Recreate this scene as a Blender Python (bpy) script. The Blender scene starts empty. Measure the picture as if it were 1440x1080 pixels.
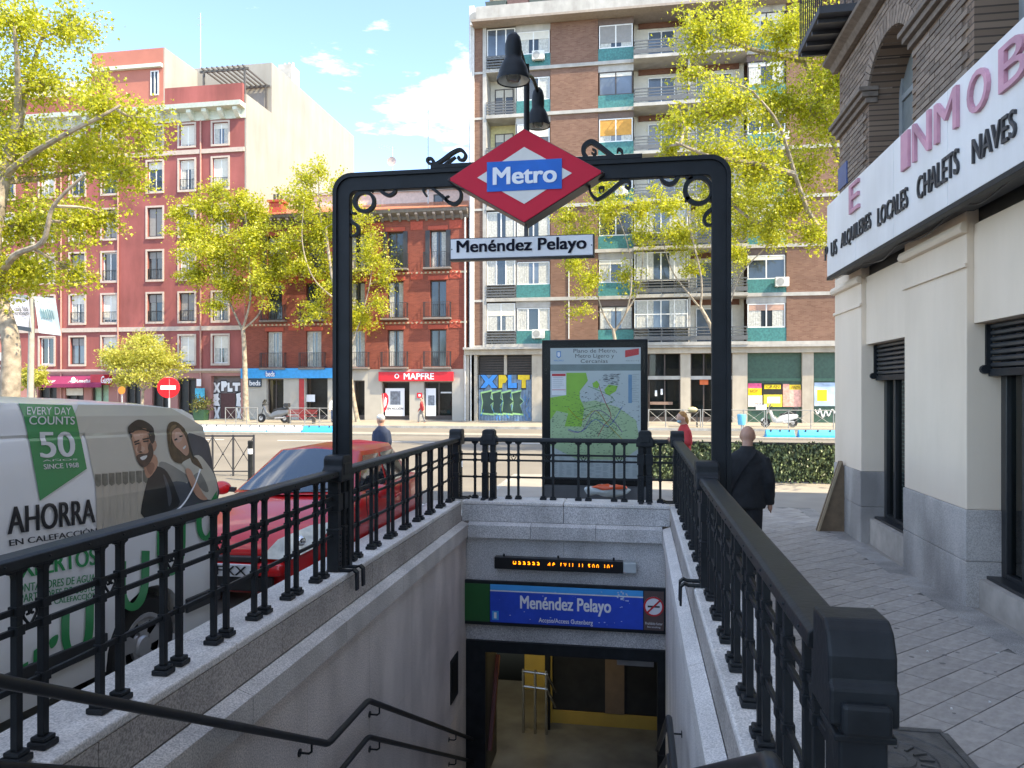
import bpy, bmesh, math, random
from mathutils import Vector, Matrix, noise
R = math.radians
rnd = random.Random(7)
S = bpy.context.scene
C = S.collection
# ------------------------------------------------------------------ camera, sky, sun, exposure
F = 1040.0; XV = 895.0; HY = 548.0; CAMZ = 2.15
TH = math.atan((XV - 720) / F); sn, cs = math.sin(TH), math.cos(TH)
cd = bpy.data.cameras.new('camera'); cam = bpy.data.objects.new('camera', cd); C.objects.link(cam)
cam.location = (0, 0, CAMZ); cam.rotation_euler = (R(90), 0, TH)
cd.sensor_width = 36; cd.lens = F / 1440 * 36; cd.shift_y = (HY - 540) / 1440
cd.clip_start = 0.05; cd.clip_end = 3000
S.camera = cam
SUN_EL = R(50); SUN_AZ = R(-20)          # azimuth measured from +X, negative is towards the camera's back
sun_dir = Vector((math.cos(SUN_EL) * math.cos(SUN_AZ), math.cos(SUN_EL) * math.sin(SUN_AZ), math.sin(SUN_EL)))
sd = bpy.data.lights.new('sun', 'SUN'); sun = bpy.data.objects.new('sun', sd); C.objects.link(sun)
sd.energy = 2.0; sd.angle = R(0.6); sd.color = (1.0, 0.93, 0.82)
sun.rotation_euler = (-sun_dir).to_track_quat('-Z', 'Y').to_euler()
W = bpy.data.worlds.new('World'); S.world = W; W.use_nodes = True
nt = W.node_tree; nt.nodes.clear()
def wn(t, **k):
    n = nt.nodes.new(t)
    for a, b in k.items(): setattr(n, a, b)
    return n
sky = wn('ShaderNodeTexSky', sky_type='NISHITA', sun_disc=False)
sky.sun_elevation = SUN_EL; sky.sun_rotation = math.pi / 2 - SUN_AZ
sky.air_density = 0.55; sky.dust_density = 0.3; sky.ozone_density = 4.5
bg = wn('ShaderNodeBackground'); bg.inputs[1].default_value = 0.15
tc = wn('ShaderNodeTexCoord'); mp = wn('ShaderNodeMapping'); mp.inputs['Scale'].default_value = (1.0, 1.0, 3.4); mp.inputs['Location'].default_value = (32.0, 6.9, 13.4)
nz = wn('ShaderNodeTexNoise'); nz.inputs['Scale'].default_value = 2.4; nz.inputs['Detail'].default_value = 9; nz.inputs['Roughness'].default_value = 0.62
cr = wn('ShaderNodeValToRGB'); cr.color_ramp.elements[0].position = 0.52; cr.color_ramp.elements[1].position = 0.79
mx = wn('ShaderNodeMix', data_type='RGBA'); mx.inputs[7].default_value = (7.4, 7.5, 7.7, 1)
out = wn('ShaderNodeOutputWorld')
L = nt.links.new
L(tc.outputs['Generated'], mp.inputs['Vector']); L(mp.outputs[0], nz.inputs['Vector']); L(nz.outputs['Fac'], cr.inputs[0])
L(cr.outputs[0], mx.inputs[0]); L(sky.outputs[0], mx.inputs[6]); L(mx.outputs[2], bg.inputs[0]); L(bg.outputs[0], out.inputs[0])
S.view_settings.view_transform = 'Standard'; S.view_settings.look = 'None'
S.view_settings.exposure = 2.5; S.view_settings.gamma = 1.0
S.view_settings.use_white_balance = True; S.view_settings.white_balance_temperature = 8100; S.view_settings.white_balance_tint = 6
S.render.resolution_x = 1024; S.render.resolution_y = 768
S.render.engine = 'CYCLES'
S.cycles.transparent_max_bounces = 16

# ------------------------------------------------------------------ pixel -> direction helpers (photo pixels, 1440x1080)
def ray(x, y):
    u = (x - 720) / F
    return Vector((-sn + u * cs, cs + u * sn, (HY - y) / F))
O = Vector((0, 0, CAMZ))
def atY(x, y, Y): d = ray(x, y); return O + d * (Y / d.y)
def atX(x, y, X): d = ray(x, y); return O + d * (X / d.x)
def atZ(x, y, Z): d = ray(x, y); return O + d * ((Z - CAMZ) / d.z)
def atD(x, y, D): return O + ray(x, y) * D
def road_z(Y): return max(0.0, 0.03 * (9 - Y))
def walk_z(Y): return 0.14 + max(0.0, 0.03 * (9.5 - Y))

# ------------------------------------------------------------------ materials
def lin(c):
    if isinstance(c, str):
        c = c.lstrip('#'); c = [int(c[i:i + 2], 16) / 255 for i in (0, 2, 4)]
        return tuple(v / 12.92 if v <= 0.04045 else ((v + 0.055) / 1.055) ** 2.4 for v in c)
    return tuple(c)
MATS = {}
def mat(name, col, rough=0.6, metal=0.0, var=0.12, scale=6.0, bump=0.0, bscale=None, spec=0.5, emit=0.0, island=0.0, coat=0.0, streak=0.0):
    """procedural principled: base colour with noise variation and optional fine bump"""
    if name in MATS: return MATS[name]
    m = bpy.data.materials.new(name); m.use_nodes = True; MATS[name] = m
    t = m.node_tree; b = t.nodes['Principled BSDF']; c = lin(col)
    b.inputs['Roughness'].default_value = rough; b.inputs['Metallic'].default_value = metal
    b.inputs['Specular IOR Level'].default_value = spec
    b.inputs['Coat Weight'].default_value = coat; b.inputs['Coat Roughness'].default_value = 0.04
    co = t.nodes.new('ShaderNodeTexCoord')
    n = t.nodes.new('ShaderNodeTexNoise'); n.inputs['Scale'].default_value = scale; n.inputs['Detail'].default_value = 6
    t.links.new(co.outputs['Object'], n.inputs['Vector'])
    r = t.nodes.new('ShaderNodeValToRGB')
    r.color_ramp.elements[0].position = 0.3; r.color_ramp.elements[1].position = 0.72
    r.color_ramp.elements[0].color = (*[v * (1 - var) for v in c], 1); r.color_ramp.elements[1].color = (*[min(1, v * (1 + var)) for v in c], 1)
    t.links.new(n.outputs['Fac'], r.inputs[0]); last = r.outputs[0]
    if island:
        g = t.nodes.new('ShaderNodeNewGeometry'); oi = t.nodes.new('ShaderNodeObjectInfo')
        a = t.nodes.new('ShaderNodeMath'); a.operation = 'ADD'; t.links.new(g.outputs['Random Per Island'], a.inputs[0]); t.links.new(oi.outputs['Random'], a.inputs[1])
        f = t.nodes.new('ShaderNodeMath'); f.operation = 'FRACT'; t.links.new(a.outputs[0], f.inputs[0])
        mr = t.nodes.new('ShaderNodeMapRange'); mr.inputs['To Min'].default_value = 1 - island; mr.inputs['To Max'].default_value = 1 + island
        t.links.new(f.outputs[0], mr.inputs['Value'])
        h = t.nodes.new('ShaderNodeHueSaturation'); t.links.new(mr.outputs[0], h.inputs['Value']); t.links.new(last, h.inputs['Color']); last = h.outputs[0]
    if streak:      # rain streaks and grime
        ms = t.nodes.new('ShaderNodeMapping'); ms.inputs['Scale'].default_value = (0.55, 0.55, 0.10); t.links.new(co.outputs['Object'], ms.inputs[0])
        ns_ = t.nodes.new('ShaderNodeTexNoise'); ns_.inputs['Scale'].default_value = 2.2; ns_.inputs['Detail'].default_value = 9; ns_.inputs['Roughness'].default_value = 0.65; t.links.new(ms.outputs[0], ns_.inputs['Vector'])
        rs_ = t.nodes.new('ShaderNodeValToRGB'); rs_.color_ramp.elements[0].position = 0.30; rs_.color_ramp.elements[1].position = 0.62; k_ = 1 - streak
        rs_.color_ramp.elements[0].color = (k_, k_ * .985, k_ * .96, 1); rs_.color_ramp.elements[1].color = (1, 1, 1, 1); t.links.new(ns_.outputs['Fac'], rs_.inputs[0])
        qm = t.nodes.new('ShaderNodeMix'); qm.data_type = 'RGBA'; qm.blend_type = 'MULTIPLY'; qm.inputs[0].default_value = 1; t.links.new(last, qm.inputs[6]); t.links.new(rs_.outputs[0], qm.inputs[7]); last = qm.outputs[2]
    t.links.new(last, b.inputs['Base Color'])
    if bump:
        n2 = t.nodes.new('ShaderNodeTexNoise'); n2.inputs['Scale'].default_value = bscale or scale * 8; n2.inputs['Detail'].default_value = 4
        t.links.new(co.outputs['Object'], n2.inputs['Vector'])
        bp = t.nodes.new('ShaderNodeBump'); bp.inputs['Strength'].default_value = bump; bp.inputs['Distance'].default_value = 0.02
        t.links.new(n2.outputs['Fac'], bp.inputs['Height']); t.links.new(bp.outputs[0], b.inputs['Normal'])
    if emit:
        b.inputs['Emission Color'].default_value = (*c, 1); b.inputs['Emission Strength'].default_value = emit
    return m
def granite(name, col, dark=0.55, sc=160.0, rough=0.75, stain=0.25):
    if name in MATS: return MATS[name]
    m = mat(name, col, rough, var=0.10, scale=1.6); t = m.node_tree; b = t.nodes['Principled BSDF']
    co = t.nodes.new('ShaderNodeTexCoord')
    v = t.nodes.new('ShaderNodeTexNoise'); v.inputs['Scale'].default_value = sc; v.inputs['Detail'].default_value = 2
    t.links.new(co.outputs['Object'], v.inputs['Vector'])
    r = t.nodes.new('ShaderNodeValToRGB'); r.color_ramp.elements[0].position = 0.34; r.color_ramp.elements[1].position = 0.64
    r.color_ramp.elements[0].color = (dark, dark, dark, 1); r.color_ramp.elements[1].color = (1.3, 1.3, 1.3, 1)
    t.links.new(v.outputs['Fac'], r.inputs[0])
    s = t.nodes.new('ShaderNodeTexNoise'); s.inputs['Scale'].default_value = 2.3; s.inputs['Detail'].default_value = 8
    mpn = t.nodes.new('ShaderNodeMapping'); mpn.inputs['Scale'].default_value = (1, 1, 0.35)
    t.links.new(co.outputs['Object'], mpn.inputs[0]); t.links.new(mpn.outputs[0], s.inputs['Vector'])
    r2 = t.nodes.new('ShaderNodeValToRGB'); r2.color_ramp.elements[0].position = 0.38; r2.color_ramp.elements[1].position = 0.6
    r2.color_ramp.elements[0].color = (1 - stain, 1 - stain, 1 - stain, 1); r2.color_ramp.elements[1].color = (1, 1, 1, 1)
    t.links.new(s.outputs['Fac'], r2.inputs[0])
    src = b.inputs['Base Color'].links[0].from_socket
    for rr in (r, r2):
        q = t.nodes.new('ShaderNodeMix'); q.data_type = 'RGBA'; q.blend_type = 'MULTIPLY'; q.inputs[0].default_value = 1
        t.links.new(src, q.inputs[6]); t.links.new(rr.outputs[0], q.inputs[7]); src = q.outputs[2]
    t.links.new(src, b.inputs['Base Color'])
    bp = t.nodes.new('ShaderNodeBump'); bp.inputs['Strength'].default_value = 0.15; bp.inputs['Distance'].default_value = 0.01
    t.links.new(v.outputs['Fac'], bp.inputs['Height']); t.links.new(bp.outputs[0], b.inputs['Normal'])
    return m
def brickmat(name, c1, c2, mortar, bw=0.25, bh=0.065, axis='XZ', ms=0.008):
    if name in MATS: return MATS[name]
    m = bpy.data.materials.new(name); m.use_nodes = True; MATS[name] = m
    t = m.node_tree; b = t.nodes['Principled BSDF']; b.inputs['Roughness'].default_value = 0.85
    co = t.nodes.new('ShaderNodeTexCoord'); sp = t.nodes.new('ShaderNodeSeparateXYZ'); cb = t.nodes.new('ShaderNodeCombineXYZ')
    t.links.new(co.outputs['Object'], sp.inputs[0])
    t.links.new(sp.outputs[0 if axis == 'XZ' else 1], cb.inputs[0]); t.links.new(sp.outputs[2], cb.inputs[1])
    k = t.nodes.new('ShaderNodeTexBrick'); k.inputs['Scale'].default_value = 1; k.inputs['Brick Width'].default_value = bw; k.inputs['Row Height'].default_value = bh
    k.inputs['Mortar Size'].default_value = ms; k.inputs['Color1'].default_value = (*lin(c1), 1); k.inputs['Color2'].default_value = (*lin(c2), 1); k.inputs['Mortar'].default_value = (*lin(mortar), 1)
    t.links.new(cb.outputs[0], k.inputs['Vector'])
    n = t.nodes.new('ShaderNodeTexNoise'); n.inputs['Scale'].default_value = 0.6; n.inputs['Detail'].default_value = 8
    t.links.new(co.outputs['Object'], n.inputs['Vector'])
    mr = t.nodes.new('ShaderNodeMapRange'); mr.inputs['To Min'].default_value = 0.72; mr.inputs['To Max'].default_value = 1.25
    t.links.new(n.outputs['Fac'], mr.inputs['Value'])
    h = t.nodes.new('ShaderNodeHueSaturation'); t.links.new(k.outputs['Color'], h.inputs['Color']); t.links.new(mr.outputs[0], h.inputs['Value'])
    t.links.new(h.outputs[0], b.inputs['Base Color'])
    bp = t.nodes.new('ShaderNodeBump'); bp.inputs['Strength'].default_value = 0.4; bp.inputs['Distance'].default_value = 0.01; bp.invert = True
    t.links.new(k.outputs['Fac'], bp.inputs['Height']); t.links.new(bp.outputs[0], b.inputs['Normal'])
    return m
def glassmat(name, tint=(0.8, 0.85, 0.85), rough=0.02, ior=1.45):
    if name in MATS: return MATS[name]
    m = bpy.data.materials.new(name); m.use_nodes = True; MATS[name] = m
    t = m.node_tree; t.nodes.clear()
    o = t.nodes.new('ShaderNodeOutputMaterial'); tr = t.nodes.new('ShaderNodeBsdfTransparent'); gl = t.nodes.new('ShaderNodeBsdfGlossy'); fr = t.nodes.new('ShaderNodeFresnel'); x = t.nodes.new('ShaderNodeMixShader')
    tr.inputs[0].default_value = (*tint, 1); gl.inputs['Roughness'].default_value = rough; fr.inputs[0].default_value = ior
    t.links.new(fr.outputs[0], x.inputs[0]); t.links.new(tr.outputs[0], x.inputs[1]); t.links.new(gl.outputs[0], x.inputs[2]); t.links.new(x.outputs[0], o.inputs[0])
    return m
def leafmat(name, c1, c2, trans=0.45):
    if name in MATS: return MATS[name]
    m = bpy.data.materials.new(name); m.use_nodes = True; MATS[name] = m
    t = m.node_tree; t.nodes.clear()
    o = t.nodes.new('ShaderNodeOutputMaterial'); d = t.nodes.new('ShaderNodeBsdfDiffuse'); tl = t.nodes.new('ShaderNodeBsdfTranslucent'); x = t.nodes.new('ShaderNodeMixShader'); x.inputs[0].default_value = trans
    g = t.nodes.new('ShaderNodeNewGeometry'); r = t.nodes.new('ShaderNodeValToRGB')
    r.color_ramp.elements[0].color = (*lin(c1), 1); r.color_ramp.elements[1].color = (*lin(c2), 1)
    t.links.new(g.outputs['Random Per Island'], r.inputs[0]); t.links.new(r.outputs[0], d.inputs[0]); t.links.new(r.outputs[0], tl.inputs[0])
    gs = t.nodes.new('ShaderNodeBsdfGlossy'); gs.inputs['Roughness'].default_value = 0.4; gs.inputs[0].default_value = (0.6, 0.6, 0.6, 1)
    y = t.nodes.new('ShaderNodeMixShader'); y.inputs[0].default_value = 0.05
    t.links.new(d.outputs[0], x.inputs[1]); t.links.new(tl.outputs[0], x.inputs[2]); t.links.new(x.outputs[0], y.inputs[1]); t.links.new(gs.outputs[0], y.inputs[2]); t.links.new(y.outputs[0], o.inputs[0])
    return m

# ------------------------------------------------------------------ mesh builder and scene objects
class MB:
    def __init__(s): s.v = []; s.f = []
    def add(s, vs, fs):
        n = len(s.v); s.v += [tuple(p) for p in vs]; s.f += [tuple(i + n for i in f) for f in fs]; return s
    def box(s, x0, x1, y0, y1, z0, z1):
        x0, x1 = min(x0, x1), max(x0, x1); y0, y1 = min(y0, y1), max(y0, y1); z0, z1 = min(z0, z1), max(z0, z1)
        return s.add([(x0, y0, z0), (x1, y0, z0), (x1, y1, z0), (x0, y1, z0), (x0, y0, z1), (x1, y0, z1), (x1, y1, z1), (x0, y1, z1)],
                     [(3, 2, 1, 0), (4, 5, 6, 7), (0, 1, 5, 4), (1, 2, 6, 5), (2, 3, 7, 6), (3, 0, 4, 7)])
    def quad(s, a, b, c, d): return s.add([a, b, c, d], [(0, 1, 2, 3)])
    def bar(s, p, q, w, h, up=(0, 0, 1)):
        p, q = Vector(p), Vector(q); d = (q - p).normalized(); u = Vector(up)
        if abs(d.dot(u)) > 0.99: u = Vector((0, 1, 0))
        a = d.cross(u).normalized(); b = a.cross(d).normalized(); a *= w / 2; b *= h / 2
        return s.add([p - a - b, p + a - b, p + a + b, p - a + b, q - a - b, q + a - b, q + a + b, q - a + b],
                     [(3, 2, 1, 0), (4, 5, 6, 7), (0, 1, 5, 4), (1, 2, 6, 5), (2, 3, 7, 6), (3, 0, 4, 7)])
    def tube(s, pts, r, n=8, cap=True):
        pts = [Vector(p) for p in pts]; rs = r if isinstance(r, (list, tuple)) else [r] * len(pts)
        rings = []; prev = None
        for i, p in enumerate(pts):
            if i == 0: d = pts[1] - p
            elif i == len(pts) - 1: d = p - pts[i - 1]
            else: d = (pts[i + 1] - p).normalized() + (p - pts[i - 1]).normalized()
            d = d.normalized() if d.length > 1e-9 else Vector((0, 0, 1))
            if prev is None:
                u = Vector((0, 0, 1)) if abs(d.z) < 0.9 else Vector((1, 0, 0)); a = d.cross(u).normalized()
            else: a = (prev - d * prev.dot(d)).normalized()
            prev = a; b = d.cross(a)
            rings.append([p + (a * math.cos(t) + b * math.sin(t)) * rs[i] for t in [2 * math.pi * k / n for k in range(n)]])
        vs = [v for g in rings for v in g]; fs = []
        for i in range(len(rings) - 1):
            for k in range(n):
                k2 = (k + 1) % n; fs.append((i * n + k, i * n + k2, (i + 1) * n + k2, (i + 1) * n + k))
        if cap: fs += [tuple(range(n - 1, -1, -1)), tuple((len(rings) - 1) * n + k for k in range(n))]
        return s.add(vs, fs)
    def cyl(s, p, q, r, n=12): return s.tube([p, q], r, n)
    def lathe(s, prof, c, n=24, axis='Z'):
        vs = []; fs = []
        for (r, h) in prof:
            for k in range(n):
                t = 2 * math.pi * k / n; a, b = r * math.cos(t), r * math.sin(t)
                vs.append({'Z': (c[0] + a, c[1] + b, c[2] + h), 'Y': (c[0] + a, c[1] + h, c[2] + b), 'X': (c[0] + h, c[1] + a, c[2] + b)}[axis])
        for i in range(len(prof) - 1):
            for k in range(n):
                k2 = (k + 1) % n; fs.append((i * n + k, i * n + k2, (i + 1) * n + k2, (i + 1) * n + k))
        return s.add(vs, fs)
    def prism(s, pts, o, ex, ey, ez, d):
        """2D outline pts placed at o with axes ex, ey, extruded by d along ez"""
        o, ex, ey, ez = Vector(o), Vector(ex), Vector(ey), Vector(ez); n = len(pts)
        a = [o + ex * p[0] + ey * p[1] for p in pts]
        return s.add(a + [p + ez * d for p in a], [tuple(range(n - 1, -1, -1)), tuple(range(n, 2 * n))] + [(i, (i + 1) % n, n + (i + 1) % n, n + i) for i in range(n)])
    def sphere(s, c, r, n=12, m=8):
        rx, ry, rz = r if isinstance(r, (tuple, list)) else (r, r, r)
        vs = []; fs = []
        for i in range(m + 1):
            p = math.pi * i / m
            for k in range(n):
                t = 2 * math.pi * k / n; vs.append((c[0] + rx * math.sin(p) * math.cos(t), c[1] + ry * math.sin(p) * math.sin(t), c[2] + rz * math.cos(p)))
        for i in range(m):
            for k in range(n): fs.append((i * n + k, (i + 1) * n + k, (i + 1) * n + (k + 1) % n, i * n + (k + 1) % n))
        return s.add(vs, fs)
    def mesh(s, name='m', smooth=False, bevel=0.0, clean=True):
        me = bpy.data.meshes.new(name); me.from_pydata(s.v, [], s.f)
        if clean or bevel:
            bm = bmesh.new(); bm.from_mesh(me)
            if smooth: bmesh.ops.remove_doubles(bm, verts=bm.verts, dist=1e-5)
            if clean: bmesh.ops.recalc_face_normals(bm, faces=bm.faces)
            if bevel:
                eds = [e for e in bm.edges if len(e.link_faces) == 2 and e.calc_face_angle(0) > 0.5]
                bmesh.ops.bevel(bm, geom=eds, offset=bevel, segments=2, affect='EDGES', profile=0.5, clamp_overlap=True)
            bm.to_mesh(me); bm.free()
        if smooth:
            me.polygons.foreach_set('use_smooth', [True] * len(me.polygons)); 
            try: me.set_sharp_from_angle(angle=R(40))
            except Exception: pass
        return me
    def build(s, name, m, parent=None, smooth=False, bevel=0.0, clean=True):
        return link(name, s.mesh(name, smooth, bevel, clean), m, parent)
def link(name, me, m, parent=None):
    o = bpy.data.objects.new(name, me); C.objects.link(o)
    if m is not None and not me.materials: me.materials.append(m)
    if parent is not None:
        o.parent = parent; o.matrix_parent_inverse = root_inv(parent)
    return o
INV = {}
def root_inv(p):
    return INV.get(p.name, Matrix()) if p.parent is None else Matrix()
def tag(o, label, cat, group=None):
    o['label'] = label; o['category'] = cat
    if group: o['group'] = group
    return o
def thing(name, label, cat, loc=(0, 0, 0), group=None):
    o = bpy.data.objects.new(name, None); C.objects.link(o); o.location = loc; o.empty_display_size = 0.2
    INV[o.name] = Matrix.Translation(-Vector(loc))
    return tag(o, label, cat, group)
def struct(o): o['kind'] = 'structure'; return o
def dup(root, dloc, label=None, rotz=0.0):
    r = root.copy(); C.objects.link(r); r.location = root.location + Vector(dloc); r.rotation_euler = (0, 0, rotz)
    if label: r['label'] = label
    for ch in list(root.children):
        c = ch.copy(); C.objects.link(c); c.parent = r
        for g in ch.children:
            d = g.copy(); C.objects.link(d); d.parent = c
    return r
def box(name, m, parent, x0, x1, y0, y1, z0, z1, bevel=0.0): return MB().box(x0, x1, y0, y1, z0, z1).build(name, m, parent, bevel=bevel)
def cat_rom(pts, k=8):
    pts = [Vector(p) for p in pts]; o = []
    for i in range(len(pts) - 1):
        p0 = pts[max(0, i - 1)]; p1 = pts[i]; p2 = pts[i + 1]; p3 = pts[min(len(pts) - 1, i + 2)]
        for j in range(k):
            t = j / k; o.append(0.5 * ((2 * p1) + (p2 - p0) * t + (2 * p0 - 5 * p1 + 4 * p2 - p3) * t * t + (3 * p1 - p0 - 3 * p2 + p3) * t ** 3))
    o.append(pts[-1]); return o
# text as flat mesh: returns verts (unit box 0..1 by 0..1) and faces
TXT = {}
def text2d(body, bold=0.0, shear=0.0, spacing=1.0):
    k = (body, bold, shear, spacing)
    if k in TXT: return TXT[k]
    cu = bpy.data.curves.new('t', 'FONT'); cu.body = body; cu.size = 1; cu.offset = bold; cu.shear = shear; cu.resolution_u = 4; cu.fill_mode = 'BOTH'; cu.space_character = spacing
    ob = bpy.data.objects.new('t', cu); C.objects.link(ob)
    me = bpy.data.meshes.new_from_object(ob.evaluated_get(bpy.context.evaluated_depsgraph_get()))
    vs = [v.co.copy() for v in me.vertices]; fs = [tuple(p.vertices) for p in me.polygons]
    bpy.data.objects.remove(ob); bpy.data.curves.remove(cu); bpy.data.meshes.remove(me)
    x0 = min(v.x for v in vs); x1 = max(v.x for v in vs); y0 = min(v.y for v in vs); y1 = max(v.y for v in vs)
    TXT[k] = ([((v.x - x0) / (x1 - x0), (v.y - y0) / (y1 - y0)) for v in vs], fs, (x1 - x0) / (y1 - y0)); return TXT[k]
def text(name, m, parent, body, bl, br, tl, bold=0.0, thick=0.0, nrm=None, shear=0.0, spacing=1.0):
    """lettering filling the parallelogram bottom-left, bottom-right, top-left"""
    vs, fs, asp = text2d(body, 0.0, shear, spacing); bl, br, tl = Vector(bl), Vector(br), Vector(tl); ex, ey = br - bl, tl - bl
    if bold:      # heavier strokes: the same outline laid a few times slightly apart
        n0 = len(vs); vv = []; ff = []; nn = ex.cross(ey).normalized(); k_ = 0
        for dx in (-bold, -bold * .5, 0, bold * .5, bold):
            for dy in (-bold * .5, bold * .5):
                vv += [bl + ex * (a + dx * 1.1 / asp) + ey * (b + dy) + nn * (k_ * 0.0004) for a, b in vs]; ff += [tuple(i + k_ * n0 for i in f) for f in fs]; k_ += 1
        me = bpy.data.meshes.new(name); me.from_pydata(vv, [], ff)
        if not thick: return link(name, me, m, parent)
        bpy.data.meshes.remove(me)
    me = bpy.data.meshes.new(name); me.from_pydata([bl + ex * a + ey * b for a, b in vs], [], fs)
    if thick:
        bm = bmesh.new(); bm.from_mesh(me); n = Vector(nrm) if nrm else ex.cross(ey).normalized()
        bmesh.ops.remove_doubles(bm, verts=bm.verts, dist=1e-5)
        r = bmesh.ops.extrude_face_region(bm, geom=bm.faces[:]); nv = [g for g in r['geom'] if isinstance(g, bmesh.types.BMVert)]
        bmesh.ops.translate(bm, vec=n * thick, verts=nv); bmesh.ops.recalc_face_normals(bm, faces=bm.faces); bm.to_mesh(me); bm.free()
    return link(name, me, m, parent)
def pxtextY(name, m, parent, body, x0, y0, x1, y1, Y, **k):
    a = atY(x0, y1, Y); b = atY(x1, y1, Y); c = atY(x0, y0, Y); b.z = a.z
    return text(name, m, parent, body, a, b, c, **k)
# ------------------------------------------------------------------ ground
M_asph = mat('asphalt', (0.20, 0.19, 0.175), 0.9, var=0.2, scale=0.7, bump=0.3, bscale=60)
M_road = mat('road_worn', (0.175, 0.158, 0.135), 0.88, var=0.14, scale=0.35, bump=0.25, bscale=50)
M_walk = mat('walk_concrete', (0.30, 0.27, 0.235), 0.85, var=0.12, scale=1.2, bump=0.2, bscale=40)
M_paver = mat('paver', (0.345, 0.31, 0.28), 0.75, var=0.16, scale=5, bump=0.25, bscale=90, island=0.09)
M_joint = mat('paver_joint', (0.15, 0.138, 0.125), 0.95, var=0.2, scale=20)
M_kerb = granite('kerb_stone', (0.38, 0.37, 0.35))
M_white = mat('white_paint', (0.72, 0.71, 0.68), 0.6, var=0.1, scale=12)
HX0, HX1, HY0, HY1 = -2.75, 0.75, 1.0, 14.2     # opening of the stairwell in the ground
def sheet(name, m, xs, ys, zf, hole=True):
    b = MB()
    for i in range(len(xs) - 1):
        for j in range(len(ys) - 1):
            xm, ym = (xs[i] + xs[i + 1]) / 2, (ys[j] + ys[j + 1]) / 2
            if hole and HX0 < xm < HX1 and HY0 < ym < 10.25: continue
            b.quad((xs[i], ys[j], zf(ys[j])), (xs[i + 1], ys[j], zf(ys[j])), (xs[i + 1], ys[j + 1], zf(ys[j + 1])), (xs[i], ys[j + 1], zf(ys[j + 1])))
    return struct(b.build(name, m))
sheet('ground', M_road, [-900, -60, HX0, HX1, 60, 900], [-300, -20, 1.0, 9.0, 10.25, 17.6, 900], road_z)
zw = walk_z
sheet('pavement', M_walk, [HX0, HX1, 2.9, 40], [-20, 1.0, 9.5, 10.25, 17.3], lambda Y: zw(Y))
b = MB(); b.box(HX0 - 0.14, 40, 17.3, 17.44, -0.05, 0.138).box(HX0 - 0.15, HX0 - 0.002, 10.25, 17.3, -0.05, 0.137); struct(b.build('kerb', M_kerb, bevel=0.015))
pv = struct(MB().quad((-120, 40, 0.13), (120, 40, 0.13), (120, 60, 0.13), (-120, 60, 0.13)).build('far_pavement', mat('far_walk', (0.30, 0.265, 0.215), 0.85, var=0.1, scale=0.6)))
struct(MB().box(-120, 120, 39.85, 40.0, -0.05, 0.128).build('far_kerb', M_kerb))
b = MB()
for k in range(9): b.box(-2.0 + k * 1.0, -1.5 + k * 1.0, 19.0, 22.4, 0.001, 0.005)
for k in range(24): b.box(-60 + k * 5, -57.5 + k * 5, 29.2, 29.35, 0.001, 0.005)
for k in range(7): b.box(-7.0, -3.4, 13.0 + k * 0.0001, 13.4, 0.001, 0.005) if k == 0 else None
struct(b.build('road_markings', M_white))
struct(MB().box(-70, 70, 33.0, 34.2, -0.05, 0.10).build('median', mat('median_stone', (0.30, 0.27, 0.23), 0.85, var=0.1), bevel=0.02))
# pavers laid at 45 degrees on the near pavement, beside the building
unit = MB().box(-0.5, 0.5, -0.5, 0.5, -0.5, 0.5).mesh('paver', bevel=0.0); unit.materials.append(M_paver)
floor = struct(MB().quad((HX1, -3, zw(-3) + 0.003), (2.9, -3, zw(-3) + 0.003), (2.9, 9.5, 0.143), (HX1, 9.5, 0.143)).quad((HX1, 9.5, 0.143), (2.9, 9.5, 0.143), (2.9, 13.2, 0.143), (HX1, 13.2, 0.143)).build('pavement_bed', M_joint))
pl = []; ca = math.cos(R(45)); RW, TL, GP = 0.20, 0.30, 0.0075
for i in range(-60, 80):
    off = (i % 2) * TL / 2
    for j in range(-60, 80):
        u, w = j * TL + off, i * RW
        X = u * ca - w * ca; Y = u * ca + w * ca
        if HX1 + 0.12 < X < 2.78 and 0.6 < Y < 13.1: pl.append((Y + X * 0.3, X, Y))
pl.sort()
def pz(Y): return zw(Y) + 0.006
vis = [p for p in pl if p[2] > 2.2]; hid = [p for p in pl if p[2] <= 2.2]
def paver_xf(X, Y):
    sl = math.atan(0.03) if Y < 9.5 else 0
    return Matrix.Translation((X, Y, pz(Y) - 0.012 + rnd.uniform(-0.0015, 0.0015))) @ Matrix.Rotation(-sl, 4, 'X') @ Matrix.Rotation(R(45) + rnd.uniform(-.006, .006), 4, 'Z') @ Matrix.Diagonal((TL - GP * .35, RW - GP, 0.03, 1))
for (_, X, Y) in vis[:300]:
    o = bpy.data.objects.new('paver', unit); C.objects.link(o); o.parent = floor; o.matrix_local = paver_xf(X, Y)
b = MB()
for (_, X, Y) in vis[300:] + hid:
    m_ = paver_xf(X, Y); b.add([m_ @ v.co for v in unit.vertices], [tuple(p.vertices) for p in unit.polygons])
o = b.build('pavers', M_paver, floor, clean=False); o['kind'] = 'stuff'
b = MB().box(HX1 - 0.02, HX1 + 0.13, -2, 13.1, 0.0, 0.30)
# edging strip along the parapet and along the facade follows the slope
b = MB()
for (xa, xb) in ((HX1 - 0.01, HX1 + 0.16), (2.68, 2.93)):
    ys = [-3, 0, 2, 4, 6, 8, 9.5, 11, 13.1]
    for i in range(len(ys) - 1):
        b.quad((xa, ys[i], pz(ys[i]) + 0.004), (xb, ys[i], pz(ys[i]) + 0.004), (xb, ys[i + 1], pz(ys[i + 1]) + 0.004), (xa, ys[i + 1], pz(ys[i + 1]) + 0.004))
struct(b.build('pavement_edging', granite('edging', (0.36, 0.335, 0.31), stain=0.35)))

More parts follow.
